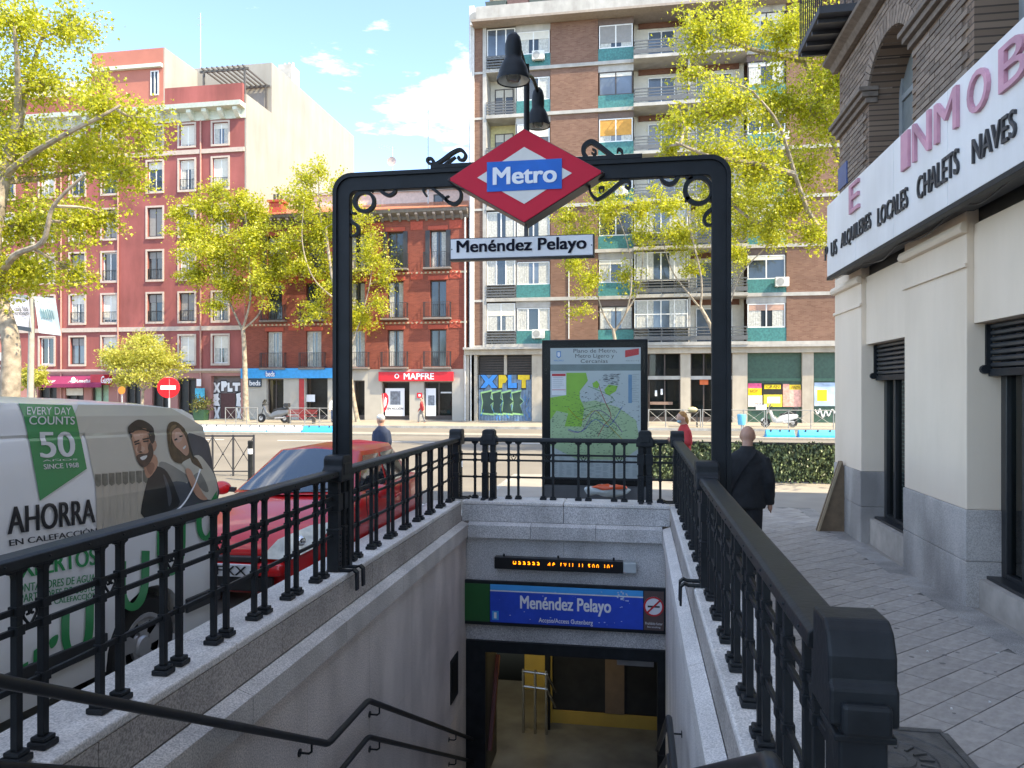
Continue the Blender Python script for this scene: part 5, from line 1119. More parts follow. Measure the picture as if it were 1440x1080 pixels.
# main mass
M_nb = brickmat('umber_brick', '#85705f', '#705c4d', '#4c4038', 0.25, 0.067, 'YZ')
HT = 12.6
box('core_wall', M_nb, NB, XB + .47, 18, -25, YE - .02, 0, HT); box('end_wall', M_crm, NB, XB + .005, 18, YE - .018, YE - .0, 0, ZS1); box('facade_near', M_crm, NB, XB + .02, XB + .46, -25, P4[0] - 3, 0, ZS1)
# upper brick wall with arched windows
XU = 2.97
U = [(yx(1274), yx(1214)), (yx(1274) - per, yx(1358) ), (yx(1274) - 2 * per, yx(1214) - 2 * per)]
ZSP, RS = 5.86, .55
zu0, zu1 = ZS1 - .25, HT
hol = []
for (a, e) in U:
    hol.append((a, e, zu0 + .1, ZSP))
    n_ = 12
    for k in range(n_):        # arch head in steps, hidden by the brick ring
        z0_ = ZSP + RS * k / n_; t = math.sqrt(max(0, 1 - ((k + .5) / n_) ** 2)); m_ = (a + e) / 2; hw_ = (e - a) / 2 * t; hol.append((m_ - hw_, m_ + hw_, z0_, ZSP + RS * (k + 1) / n_))
for fl in range(1, 2):
    for (a, e) in U: hol.append((a + .1, e - .1, 4.9 + fl * 3.2, 7.0 + fl * 3.2))
def gridX(holes, y0, y1, z0_, z1_, dep, Xp):
    b = MB(); wall_grid(b, 0, y0, y1, z0_, z1_, holes, dep, rev=holes[39:])
    for (a, e) in U:
        arc = [(e, zu0)] + [((a + e) / 2 + (e - a) / 2 * math.cos(R(t)), ZSP + RS * math.sin(R(t))) for t in range(0, 181, 9)] + [(a, zu0)]
        for p_, q_ in zip(arc, arc[1:]): b.quad((p_[0], 0, p_[1]), (q_[0], 0, q_[1]), (q_[0], dep, q_[1]), (p_[0], dep, p_[1]))
    b = b; b.v = [(Xp + v[1], v[0], v[2]) for v in b.v]; return b
gridX(hol, -25, YE, zu0, zu1, .42, XU).build('brick_wall', M_nb, NB, clean=False)
box('brick_end_wall', M_nb, NB, XU + .002, 18, YE + .001, YE + .02, zu0, HT)
for (a, e) in U:
    z0_ = zu0; fr = MB(); xw = XU + .36
    fr.box(xw, xw + .05, a, a + .09, z0_, ZSP + RS).box(xw, xw + .05, e - .09, e, z0_, ZSP + RS).box(xw, xw + .05, a + .09, e - .09, ZSP - .04, ZSP + .03); fr.box(xw, xw + .05, (a + e) / 2 - .04, (a + e) / 2 + .04, z0_, ZSP - .04)
    w_ = fr.build('window', mat('frame_bluegrey', (0.25, 0.27, 0.28), 0.5), NB, bevel=.004)
    MB().quad((xw + .03, a, z0_), (xw + .03, e, z0_), (xw + .03, e, ZSP + RS), (xw + .03, a, ZSP + RS)).build('pane', mat('dusty_glass', (0.20, 0.22, 0.22), 0.12, var=0.2, scale=3), w_)
    b = MB(); n_ = 26; m_ = (a + e) / 2; hw_ = (e - a) / 2      # voussoir ring
    for k in range(n_):
        t0, t1 = math.pi * k / n_ + .01, math.pi * (k + 1) / n_ - .01; r0, r1 = 1.0, 1.28
        pts = [(m_ + hw_ * r * math.cos(t), ZSP + (RS * r if r == 1.0 else RS + .2) * math.sin(t)) for r, t in ((r0, t0), (r1, t0), (r1, t1), (r0, t1))]
        MB().prism(pts, (XU - .03, 0, 0), (0, 1, 0), (0, 0, 1), (1, 0, 0), .30).build('voussoir', mat('brick_piece', (0.215, 0.165, 0.13), 0.85, var=0.25, scale=14, bump=0.3, island=0.22), NB)
t = text('window_letter', mat('letter_red', (0.5, 0.08, 0.06), 0.5), NB, 'R', (XU + .34, yx(1258), 5.02), (XU + .34, yx(1268), 5.02), (XU + .34, yx(1258), 5.30), bold=.03)
# imposts: stepped brick ledges on the piers at the springing
edges = [(U[0][1], YE + .03), (U[1][1], U[0][0])]
for (a, e) in edges:
    for k, (d_, z0_, z1_) in enumerate(((.05, 5.86, 5.93), (.10, 5.932, 6.0), (.14, 6.002, 6.06))): box('impost', mat('impost_brick', (0.17, 0.135, 0.11), 0.85, var=0.25, scale=14), NB, XU - d_, XU + .1, a - d_ * .5, e + d_ * .5, z0_, z1_, bevel=.008)
yprism_ = [(0, 0), (-.08, .0), (-.12, .08), (-.22, .12), (-.22, .18), (0, .18)]
b = MB(); b.prism(yprism_, (XU - .002, U[2][0], 6.86), (1, 0, 0), (0, 0, 1), (0, 1, 0), YE + .1 - U[2][0]); b.build('string_course', MATS['impost_brick'], NB, bevel=.006)
# individual bricks of the visible wall
bk = MB().box(-.5, .5, -.5, .5, -.5, .5).mesh('brick'); bk.materials.append(MATS['brick_piece'])
cand = []
def proj(p):
    d = Vector(p) - O; dep = -sn * d.x + cs * d.y; return (720 + F * (cs * d.x + sn * d.y) / dep, HY - F * d.z / dep, dep)
row = 0; z = ZS1 - .2
while z < 7.6:
    y = 3.4 + (row % 2) * .125
    while y < YE - .12:
        inside = any(h[0] - .12 < y < h[1] + .12 and h[2] - .03 < z < h[3] + .03 for h in hol[:13 * 3])
        if not inside and not (5.83 < z < 6.10 and any(a - .1 < y < e + .1 for a, e in edges)) and not (6.82 < z < 7.08):
            px_, py_, dep = proj((XU, y, z))
            cand.append((0 if (-5 < py_ and px_ < 1445 and z > ZS1 - .1) else 1, dep, y, z))
        y += .25
    z += .067; row += 1
cand.sort(); jb = MB()
for i, (v, dep, y, z) in enumerate(cand):
    M_ = Matrix.Translation((XU - .004 + rnd.uniform(-.003, .003), y, z)) @ Matrix.Diagonal((.03, .238, .054, 1))
    if i < 300 and v == 0:
        o = bpy.data.objects.new('brick', bk); C.objects.link(o); o.parent = NB; o.matrix_parent_inverse = root_inv(NB); o.matrix_basis = M_
    else: jb.add([M_ @ q.co for q in bk.vertices], [tuple(p.vertices) for p in bk.polygons])
o = jb.build('bricks', MATS['brick_piece'], NB, clean=False); o['kind'] = 'stuff'
# balcony above
bl_ = (2.38, XU, 10.3, 11.6, 7.12)
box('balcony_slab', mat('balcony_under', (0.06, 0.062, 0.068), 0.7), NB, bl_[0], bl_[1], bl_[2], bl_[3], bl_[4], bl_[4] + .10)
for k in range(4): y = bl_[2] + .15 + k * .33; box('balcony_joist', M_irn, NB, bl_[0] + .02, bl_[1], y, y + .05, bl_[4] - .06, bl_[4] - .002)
b = MB()
for k in range(12): y = bl_[2] + (bl_[3] - bl_[2]) * k / 11; b.bar((bl_[0] + .03, y, bl_[4] + .1), (bl_[0] + .03, y, bl_[4] + 1.1), .015, .015)
for k in range(6): x = bl_[0] + .03 + (bl_[1] - bl_[0]) * k / 6; b.bar((x, bl_[2] + .02, bl_[4] + .1), (x, bl_[2] + .02, bl_[4] + 1.1), .015, .015)
b.bar((bl_[0] + .03, bl_[2], bl_[4] + 1.1), (bl_[0] + .03, bl_[3], bl_[4] + 1.1), .04, .03).bar((bl_[0], bl_[2] + .02, bl_[4] + 1.1), (bl_[1], bl_[2] + .02, bl_[4] + 1.1), .04, .03); b.build('balcony_rail', M_irn, NB)
# fascia sign of the letting agency
XS = 2.62; yf_ = atX(1163, 330, XS).y
fs_ = thing('fascia_sign', 'long white fascia sign with faded pink raised letters', 'sign', (XS, 8, ZS0))
M_fas = mat('fascia_white', (0.76, 0.74, 0.73), 0.45, streak=0.14, var=0.06, scale=1.5)
ys = [yf_]
while ys[-1] > 0: ys.append(ys[-1] - 1.35)
for i in range(len(ys) - 1): MB().box(XS, XS + .05, ys[i + 1] + .004, ys[i] - .004, ZS0, ZS1).build('panel', M_fas, fs_, bevel=.004)
box('case', mat('fascia_back', (0.10, 0.10, 0.10), 0.7), fs_, XS + .052, XB + .06, ys[-1], yf_ - .01, ZS0 + .02, ZS1 - .02); box('bottom_trim', M_black, fs_, XS - .006, XS + .07, ys[-1], yf_, ZS0 - .05, ZS0 - .003, bevel=.004)
M_pink = mat('letter_pink', (0.52, 0.25, 0.32), 0.5, var=0.25, scale=3); M_lblk = mat('letter_blk', (0.03, 0.03, 0.033), 0.5, var=0.3, scale=6)
def sgt(body, x0_, x1_, yb_, yt_, m, th, bold=0.0):
    """x0/x1: left and right pixel, yb/yt: bottom and top pixel at the left edge"""
    A = atX(x0_, yb_, XS); T = atX(x0_, yt_, XS); Bp = atX(x1_, 300, XS); x_ = XS - th
    text('letter' if len(body) == 1 else 'lettering', m, fs_, body, (XS - .001, A.y, A.z), (XS - .001, Bp.y, A.z), (XS - .001, A.y, T.z), thick=th, nrm=(-1, 0, 0), bold=0)
for args in (('E', 1197, 1210, 302, 262), ('I', 1271, 1281, 242, 191), ('N', 1287, 1311, 229, 176), ('M', 1318, 1350, 204, 149), ('O', 1365, 1394, 168, 111), ('B', 1410, 1450, 133, 70)): sgt(*args, M_pink, .03)
for k, (bd, x0_, x1_, yb_, yt_) in enumerate((('P', 1161.5, 1165, 367, 348), ('US', 1170, 1178, 362, 341), ('ALQUILERES', 1184, 1226, 353, 329), ('LOCALES', 1236, 1278, 319, 293), ('CHALETS', 1292, 1350, 282, 250), ('NAVES', 1370, 1431, 231, 196))): sgt(bd, x0_, x1_, yb_, yt_, M_lblk, .02)
# sagging cable under the sign
b = MB(); pts = []
for (px_, py_) in ((1175, 385), (1208, 372), (1240, 366), (1262, 345), (1300, 332), (1350, 292), (1380, 285), (1420, 255), (1450, 235)): pts.append(atX(px_, py_, XB - .09))
cbl = b.tube(cat_rom(pts, 5), .008, 6).build('cable', mat('cable_grey', (0.12, 0.12, 0.12), 0.6), NB)
q = atX(1186, 248, XU - .02); s_ = thing('street_plate', 'small blue street name plate on the brick corner', 'sign', q); MB().box(XU - .04, XU - .012, q.y - .22, q.y + .22, q.z - .16, q.z + .16).build('plate', mat('plate_blue', (0.06, 0.09, 0.22), 0.4), s_, bevel=.004)
# wooden board leaning by the corner
q = atZ(1163, 752, .14)
bd = thing('leaning_board', 'brown wooden board leaning against the corner of the cream building', 'board', (2.6, 11.2, .14))
MB().prism([(0, 0), (.55, 0), (.55, .03), (.35, 1.0), (.30, 1.0), (0, .03)], (atZ(1154, 752, .14).x, P1[1] - .55, .145), (1, 0, 0), (0, 0, 1), (0, 1, 0), .04).build('panel', mat('board_wood', (0.16, 0.105, 0.06), 0.6, var=0.2, scale=12), bd, bevel=.004)
MB().bar((atZ(1154, 752, .14).x + .02, P1[1] - .57, .15), (atZ(1154, 752, .14).x + .32, P1[1] - .57, 1.14), .03, .03).build('edge', mat('board_edge', (0.33, 0.25, 0.16), 0.6), bd)
# ------------------------------------------------------------------ white van
def bool_cut(me, cutters):
    o = bpy.data.objects.new('tmp', me); C.objects.link(o); tmp = []
    for c in cutters:
        co = bpy.data.objects.new('cut', c.mesh('cut')); C.objects.link(co); tmp.append(co)
        m_ = o.modifiers.new('b', 'BOOLEAN'); m_.operation = 'DIFFERENCE'; m_.object = co; m_.solver = 'EXACT'
    r = bpy.data.meshes.new_from_object(o.evaluated_get(bpy.context.evaluated_depsgraph_get()))
    for t in tmp + [o]: bpy.data.objects.remove(t)
    return r
VX, VYR, VW = -3.15, 5.22, 1.92; VYF = VYR - 5.0
vzo = lambda Y: 0.03 * (9 - Y)
def vside(z):       # inward lean of the side at height z above the road
    t = [(0.0, .03), (.35, .0), (.95, 0.0), (1.35, .035), (1.72, .095), (1.84, .125), (1.91, .155)]
    for (a, b_), (c, d) in zip(t, t[1:]):
        if z <= c: return b_ + (d - b_) * max(0, (z - a)) / (c - a)
    return .155 + (z - 1.91) * 2.2
van = thing('delivery_van', 'white delivery van with green lettering and a printed photo of a couple', 'van', (VX - .96, 3.0, vzo(3)))
M_van = mat('van_white', (0.80, 0.79, 0.77), 0.3, var=0.04, scale=1.2, coat=0.6); M_trim = mat('black_plastic', (0.022, 0.023, 0.025), 0.5, var=0.2); M_rub = mat('tyre_rubber', (0.018, 0.018, 0.019), 0.8, var=0.2)
stn = [  # distance from rear, roof height, inset of the section, lowest belt
    (0.0, 1.70, .07), (.03, 1.80, .03), (.10, 1.86, .012), (.25, 1.905, 0), (.6, 1.93, 0), (1.2, 1.95, 0), (2.2, 1.96, 0), (3.2, 1.95, 0), (3.7, 1.90, .0), (4.05, 1.62, .01), (4.35, 1.32, .02), (4.45, 1.12, .03), (4.8, 1.02, .06), (4.97, .92, .14), (5.0, .62, .2)]
b = MB(); rings = []
prof = [.30, .36, .6, .95, 1.2, 1.35, 1.55, 1.71, 1.725, 1.74, 1.84, 1.91]
for (d, zr, ins) in stn:
    Y = VYR - d; ring = []
    for z in prof:
        zz_ = z if zr > 1.93 else .30 + (z - .30) * (zr - .02 - .30) / (1.91 - .30)
        gro = .008 if abs(z - 1.725) < .001 else 0
        ring.append((vside(z) + ins + gro, zz_))
    ring += [(.30 + ins, zr - .005), (.55 + ins, zr), (VW / 2, zr + .005)]
    full = [(VX - x, Y, z + vzo(Y)) for x, z in ring] + [(VX - VW + x, Y, z + vzo(Y)) for x, z in reversed(ring[:-1])]
    rings.append(full)
n = len(rings[0])
for i in range(len(rings) - 1):
    for k in range(n - 1): b.add([rings[i][k], rings[i][k + 1], rings[i + 1][k + 1], rings[i + 1][k]], [(0, 1, 2, 3)])
    b.add([rings[i][n - 1], rings[i][0], rings[i + 1][0], rings[i + 1][n - 1]], [(0, 1, 2, 3)])
b.add(rings[0], [tuple(range(n))]); b.add(rings[-1], [tuple(range(n - 1, -1, -1))])
me = b.mesh('body', smooth=True)
VWY = (4.38, 4.38 - 3.0)
cut = [MB().cyl((VX + .3, y, .33 + vzo(y)), (VX - .35, y, .33 + vzo(y)), .39, 28) for y in VWY] + [MB().cyl((VX - VW - .3, y, .33 + vzo(y)), (VX - VW + .35, y, .33 + vzo(y)), .39, 28) for y in VWY]
me = bool_cut(me, cut); me.polygons.foreach_set('use_smooth', [True] * len(me.polygons)); me.set_sharp_from_angle(angle=R(28)); me.materials.clear()
link('body', me, M_van, van)
def wheel(par, x, y, z, r, side, hub, spokes=5):
    w_ = MB().lathe([(r * .62, 0), (r * .9, 0), (r, .03), (r, .17), (r * .9, .20), (r * .6, .20)], (x, y, z), 32, 'X') if side < 0 else MB().lathe([(r * .62, 0), (r * .9, 0), (r, -.03), (r, -.17), (r * .9, -.20), (r * .6, -.20)], (x, y, z), 32, 'X')
    o = w_.build('wheel', M_rub, par, smooth=True); s_ = -side
    b = MB(); b.lathe([(0, -s_ * .005), (r * .18, -s_ * .005), (r * .22, s_ * .012), (r * .28, s_ * .015), (r * .30, s_ * .03)], (x, y, z), 24, 'X')
    b.lathe([(r * .50, s_ * .015), (r * .56, -s_ * .004), (r * .64, -s_ * .004), (r * .66, s_ * .02)], (x, y, z), 32, 'X')
    for k in range(spokes):
        t = 2 * math.pi * k / spokes + .3; a = Vector((0, math.cos(t), math.sin(t))); c = Vector((0, -math.sin(t), math.cos(t))); o_ = Vector((x + s_ * .008, y, z))
        b.add([o_ + a * r * .22 - c * r * .10, o_ + a * r * .22 + c * r * .10, o_ + a * r * .6 + c * r * .20, o_ + a * r * .6 - c * r * .20], [(0, 1, 2, 3)])
        b.add([o_ + a * r * .6 - c * r * .20, o_ + a * r * .6 + c * r * .20, o_ + a * r * .6 + c * r * .20 + Vector((s_ * .03, 0, 0)), o_ + a * r * .6 - c * r * .20 + Vector((s_ * .03, 0, 0))], [(0, 1, 2, 3)])
    b.build('hubcap', hub, o, smooth=False); MB().lathe([(0, s_ * .05), (r * .62, s_ * .05)], (x, y, z), 20, 'X').build('rim', M_trim, o)
    return o
M_hub = mat('hub_silver', (0.45, 0.45, 0.46), 0.35, 0.5, var=0.1)
for y in VWY:
    wheel(van, VX - .03, y, .33 + vzo(y), .335, 1, M_hub); wheel(van, VX - VW + .03, y, .33 + vzo(y), .335, -1, M_hub)
# black liners, side moulding, rear lamp, glazing
for y in VWY:
    for (xa, xb_) in ((VX - .26, VX - .3), (VX - VW + .26, VX - VW + .3)): MB().cyl((xa, y, .33 + vzo(y)), (xb_, y, .33 + vzo(y)), .385, 24).build('wheel_arch_liner', M_trim, van)
def vpt(Y, z, off=0.0): return Vector((VX - vside(z) + off, Y, z + vzo(Y)))
for (ya, yb_) in ((VYR - .02, VWY[0] + .40), (VWY[0] - .40, VWY[1] + .40)):
    b = MB(); b.add([vpt(ya, .44, .02), vpt(yb_, .44, .02), vpt(yb_, .54, .02), vpt(ya, .54, .02), vpt(ya, .44, -.03), vpt(yb_, .44, -.03), vpt(yb_, .54, -.03), vpt(ya, .54, -.03)], [(0, 1, 2, 3), (0, 4, 5, 1), (3, 2, 6, 7), (0, 3, 7, 4), (1, 5, 6, 2)]); b.build('side_moulding', M_trim, van, bevel=.006)
b = MB()
for (z0_, z1_) in ((.85, 1.35),): b.add([Vector((VX - .035, VYR + .012, z0_ + vzo(5))), Vector((VX - .16, VYR + .014, z0_ + vzo(5))), Vector((VX - .18, VYR + .012, z1_ + vzo(5))), Vector((VX - .06, VYR + .01, z1_ + vzo(5))), vpt(VYR - .07, z0_, .006), vpt(VYR - .07, z1_, .006)], [(0, 1, 2, 3), (4, 0, 3, 5)])
b.build('rear_lamp', mat('lamp_red', (0.35, 0.01, 0.01), 0.25, coat=0.5), van)
b = MB(); b.box(VX - VW + .2, VX - .2, VYR - .02, VYR + .012, 1.02 + vzo(5), 1.6 + vzo(5)); b.build('rear_window', G_dark, van)
box('rear_bumper', M_trim, van, VX - VW + .05, VX - .06, VYR - .12, VYR + .07, .28 + vzo(5), .52 + vzo(5), bevel=.03)
b = MB(); YW0, YW1 = VYR - 3.72, VYR - 4.33; b.add([(VX - .25, YW0, 1.88 + vzo(1)), (VX - VW + .25, YW0, 1.88 + vzo(1)), (VX - VW + .16, YW1, 1.36 + vzo(1)), (VX - .16, YW1, 1.36 + vzo(1))], [(0, 1, 2, 3)]); b.v = [(v[0], v[1] - .03, v[2] + .03) for v in b.v]; b.build('windscreen', G_dark, van)
b = MB(); b.add([vpt(VYR - 2.95, 1.12, .006), vpt(VYR - 3.95, 1.12, .006), vpt(VYR - 3.78, 1.58, .006), vpt(VYR - 2.95, 1.66, .006)], [(0, 1, 2, 3)]); b.build('door_window', G_dark, van)
# printed livery: shapes traced onto the curved side
def vpx(x, y, off):
    X_ = VX
    for _ in range(4): p = atX(x, y, X_); X_ = VX - vside(p.z - vzo(p.y))
    return p
def decal(name, m, verts, faces, off, layer=0):
    me_ = bpy.data.meshes.new(name); me_.from_pydata([(0, v[0], v[1]) for v in verts], [], faces); bm = bmesh.new(); bm.from_mesh(me_)
    lay = bm.verts.layers.int.new('k')
    if layer:
        bm.verts.ensure_lookup_table()
        for i, v in enumerate(bm.verts): v[lay] = i // layer
    for z in (.36, .95, 1.15, 1.35, 1.5, 1.64, 1.705, 1.72, 1.735, 1.80, 1.84, 1.87, 1.91): bmesh.ops.bisect_plane(bm, geom=bm.verts[:] + bm.edges[:] + bm.faces[:], plane_co=(0, 0, z), plane_no=(0, 0, 1))
    for v in bm.verts: 
        z = v.co.z; g = .008 * max(0, 1 - abs(z - 1.725) / .014); v.co.x = VX - vside(min(z, 1.93)) + off - g + .0006 * (v[lay] if layer else 0); v.co.z = z + vzo(v.co.y)
    bm.to_mesh(me_); bm.free(); return link(name, me_, m, van)
def dpoly(name, m, pts, off, smooth=0):
    q = [vpx(x, y, 0) for x, y in pts]; q = [(p.y, p.z - vzo(p.y)) for p in q]
    if smooth:
        qq = [Vector((a, c, 0)) for a, c in q]; qq = [qq[-1]] + qq + [qq[0], qq[1]]; cr_ = cat_rom(qq, smooth); q = [(v.x, v.y) for v in cr_[smooth:smooth + len(q) * smooth]]
    return decal(name, m, q, [tuple(range(len(q)))], off)
def dtext(m, body, bl_, br_, tl_, off, bold=0.0, name='lettering'):
    a, c, t = [vpx(*p, 0) for p in (bl_, br_, tl_)]; A = Vector((a.y, a.z - vzo(a.y))); B_ = Vector((c.y, c.z - vzo(c.y))); T = Vector((t.y, t.z - vzo(t.y)))
    vs, fs, asp = text2d(body); ex = B_ - A; ey = T - A
    vv = []; ff = []; k_ = 0
    for dx in ((-bold, 0, bold) if bold else (0,)): vv += [A + ex * (p[0] + dx / asp) + ey * p[1] for p in vs]; ff += [tuple(i + k_ * len(vs) for i in f) for f in fs]; k_ += 1
    return decal(name, m, [tuple(v) for v in vv], ff, off, len(vs))
V_g = mat('livery_green', (0.012, 0.26, 0.075), 0.35, var=0.03, coat=0.4); V_w = mat('livery_white', (0.74, 0.74, 0.72), 0.35, var=0.02, coat=0.4); V_k = mat('livery_black', (0.02, 0.022, 0.026), 0.35, coat=0.4)
V_be = mat('print_beige', (0.56, 0.52, 0.43), 0.35, var=0.08, scale=1.5, coat=0.3)
dpoly('photo_background', V_be, [(118, 608), (135, 567), (240, 574), (285, 600), (292, 640), (305, 715), (150, 760), (140, 720)], .004)
dpoly('photo_background', V_be, [(118, 608), (100, 640), (95, 600), (105, 565), (135, 567)], .0042)
dpoly('green_ribbon', V_g, [(24, 567), (100, 570), (110, 607), (121, 659), (55, 704), (37, 607)], .006)
dtext(V_w, 'EVERY DAY', (36, 583), (98, 583), (36, 572), .009); dtext(V_w, 'COUNTS', (39, 597), (103, 597), (39, 585), .009, .01); dtext(V_w, '50', (56, 644), (104, 642), (52, 607), .009, .03); dtext(V_w, 'AÑOS', (58, 649), (107, 647), (58, 646), .009); dtext(V_w, 'SINCE 1968', (60, 660), (109, 657), (59, 653), .009, .02)
dtext(V_k, 'AHORRA', (10, 752), (132, 735), (9, 713), .007, .045); dtext(V_k, 'EN CALEFACCIÓN', (12, 768), (135, 750), (11, 757), .007, .015)
dtext(V_g, 'EXPERTOS', (14, 816), (134, 794), (13, 788), .007, .04); dtext(V_k if False else V_g, 'CONTADORES DE AGUA', (14, 835), (132, 817), (14, 823), .007, .01); dtext(V_g, 'REPARTIDORES DE COSTES', (14, 850), (134, 830), (14, 838), .007, .01); dtext(V_g, 'DE CALEFACCIÓN', (60, 852), (134, 840), (60, 842), .007, .01)
# radiator print
for i in range(8):
    x0_ = 132 + i * 9.6; x1_ = x0_ + 8.6; y0_ = 666 - i * .8; d = dpoly('print_radiator', mat('print_radiator', (0.50, 0.44, 0.35), 0.4, var=0.06, coat=0.3), [(x0_, y0_), (x1_, y0_), (x1_ + 3, 752 - i * 2.4), (x0_ + 3, 755 - i * 2.4)], .0055)
    dpoly('print_radiator_grille', mat('print_grille', (0.17, 0.165, 0.13), 0.4, var=0.3, scale=30, coat=0.3), [(x0_ + .5, y0_ + 1), (x1_ - .3, y0_ + 1), (x1_ + .2, y0_ + 16), (x0_ + 4.5, y0_ + 19), (x0_ + 1, y0_ + 16)], .0068)
# seat and woman, then man
V_sk = mat('print_skin', (0.52, 0.27, 0.17), 0.4, var=0.12, scale=8, coat=0.3); V_sk2 = mat('print_skin_pale', (0.60, 0.33, 0.22), 0.4, var=0.1, scale=8, coat=0.3); V_hr = mat('print_hair', (0.017, 0.014, 0.012), 0.4, var=0.3, scale=20, coat=0.3); V_h2 = mat('print_hair_brown', (0.11, 0.065, 0.03), 0.4, var=0.4, scale=25, coat=0.3)
V_seat = mat('print_seat', (0.075, 0.085, 0.10), 0.4, var=0.25, scale=4, coat=0.3); V_sh = mat('print_shirt', (0.60, 0.56, 0.46), 0.4, var=0.1, scale=5, coat=0.3); V_bk = mat('print_black', (0.014, 0.017, 0.019), 0.4, var=0.2, coat=0.3)
V_gry = mat('print_grey', (0.25, 0.24, 0.21), 0.4, var=0.2, scale=6, coat=0.3); V_bd = mat('print_beard', (0.07, 0.04, 0.028), 0.4, var=0.3, scale=20, coat=0.3)
dpoly('print_seat', V_seat, [(262, 612), (276, 612), (292, 622), (299, 660), (305, 705), (240, 728), (240, 690), (262, 680), (270, 650)], .0055, 3)
dpoly('print_seat', V_gry, [(222, 655), (232, 650), (262, 668), (266, 676), (238, 684)], .0060, 3); dpoly('print_seat', V_seat, [(238, 684), (252, 677), (268, 684), (280, 705), (285, 728), (240, 736)], .0066, 3)
dpoly('woman_hair', V_h2, [(234, 600), (240, 593), (250, 595), (262, 609), (268, 635), (276, 652), (288, 662), (276, 657), (266, 648), (258, 652), (246, 650), (238, 640), (234, 618)], .0074, 3)
dpoly('woman_shirt', V_sh, [(254, 652), (264, 645), (278, 640), (290, 652), (300, 668), (305, 690), (300, 702), (286, 700), (272, 680), (262, 660)], .0082, 3)
dpoly('woman_hair_lock', V_h2, [(266, 640), (276, 645), (284, 660), (276, 656), (268, 650)], .0090, 2)
dpoly('woman_arm', V_sk2, [(259, 662), (266, 660), (274, 676), (284, 694), (290, 702), (280, 702), (270, 690)], .0098, 3)
dpoly('woman_face', V_sk2, [(240, 614), (243, 605), (250, 602), (258, 612), (263, 626), (264, 636), (260, 641), (252, 634), (244, 626)], .0090, 3)
for p_ in ([(243, 618), (247, 616), (248, 618), (244, 620)], [(250, 613), (255, 612), (255, 614), (251, 615)]): dpoly('woman_eye', V_hr, p_, .0098)
dpoly('woman_smile', V_w, [(255, 630), (259, 626), (260, 628), (257, 632)], .0098)
dpoly('man_body', V_bk, [(207, 672), (214, 658), (222, 656), (234, 664), (246, 690), (249, 712), (201, 728), (200, 700)], .0074, 3)
dpoly('man_neck', V_sk, [(201, 640), (217, 640), (220, 655), (208, 672), (202, 664)], .0080, 3)
dpoly('man_ear', V_sk, [(213, 622), (217, 620), (219, 627), (216, 634), (213, 632)], .0082, 3)
dpoly('man_face', V_sk, [(183, 612), (186, 604), (204, 603), (213, 618), (214, 638), (206, 652), (199, 655), (193, 650), (188, 636)], .0088, 3)
dpoly('man_hair', V_hr, [(178, 602), (181, 597), (192, 590), (204, 593), (214, 602), (216, 618), (212, 624), (208, 616), (205, 606), (188, 606), (183, 616), (181, 610)], .0096, 3)
dpoly('man_beard', V_bd, [(190, 642), (196, 638), (206, 637), (211, 626), (214, 638), (208, 652), (200, 657), (194, 652)], .0096, 3)
dpoly('man_mouth', V_w, [(195, 643), (205, 640), (203, 645), (198, 647)], .0104, 2); dpoly('man_eye', V_hr, [(187, 624), (194, 622), (194, 624), (188, 626)], .0104); dpoly('man_eye', V_hr, [(199, 620), (207, 619), (207, 621), (200, 622)], .0104); dpoly('man_nose', V_bd, [(192, 636), (196, 634), (199, 636), (196, 637)], .0100)
V_lt = mat('print_skin_light', (0.62, 0.37, 0.26), 0.4, var=0.1, scale=14, coat=0.3); V_dk = mat('print_skin_dark', (0.34, 0.16, 0.10), 0.4, var=0.15, scale=14, coat=0.3)
dpoly('man_cheek', V_lt, [(186, 612), (192, 608), (200, 610), (198, 618), (190, 620)], .0092, 3); dpoly('man_cheek', V_lt, [(189, 630), (196, 627), (202, 630), (199, 636), (191, 637)], .0092, 3)
dpoly('man_cheek', V_dk, [(206, 608), (212, 618), (213, 630), (208, 634), (205, 622)], .0092, 3); dpoly('man_neck_shade', V_dk, [(204, 656), (212, 650), (216, 656), (210, 668)], .0084, 3)
dpoly('man_brow', V_hr, [(186, 621), (194, 618), (194, 620), (187, 623)], .0106); dpoly('man_brow', V_hr, [(198, 617), (208, 615), (208, 617), (199, 619)], .0106); dpoly('man_nose_shade', V_dk, [(193, 624), (196, 622), (197, 632), (193, 635), (191, 633)], .0098, 2)
dpoly('man_jaw', V_bd, [(206, 630), (210, 622), (214, 634), (212, 644)], .0099, 2); dpoly('man_shirt_fold', V_seat, [(228, 668), (232, 672), (240, 700), (236, 712), (233, 690)], .0080, 3)
dpoly('woman_cheek', mat('print_skin_glow', (0.68, 0.42, 0.32), 0.4, var=0.1, scale=14, coat=0.3), [(244, 612), (249, 606), (255, 612), (253, 620), (247, 622)], .0094, 3); dpoly('woman_hair_strand', V_hr, [(262, 612), (266, 626), (272, 646), (268, 640), (262, 622)], .0094, 2); dpoly('woman_hair_strand', mat('print_hair_gold', (0.24, 0.15, 0.07), 0.4, coat=0.3), [(237, 606), (241, 598), (247, 598), (240, 608), (238, 626)], .0094, 2)
dpoly('woman_shirt_fold', V_gry, [(270, 672), (278, 664), (284, 670), (292, 690), (284, 690)], .0088, 3)
b = MB(); cur = [(120, 760), (170, 742), (220, 728), (250, 715), (268, 690), (280, 660)]; pts = cat_rom([vpx(x, y, 0) + Vector((.010, 0, 0)) for x, y in cur], 6); b.tube(pts, .006, 6); b.build('print_swoosh', V_w, van)
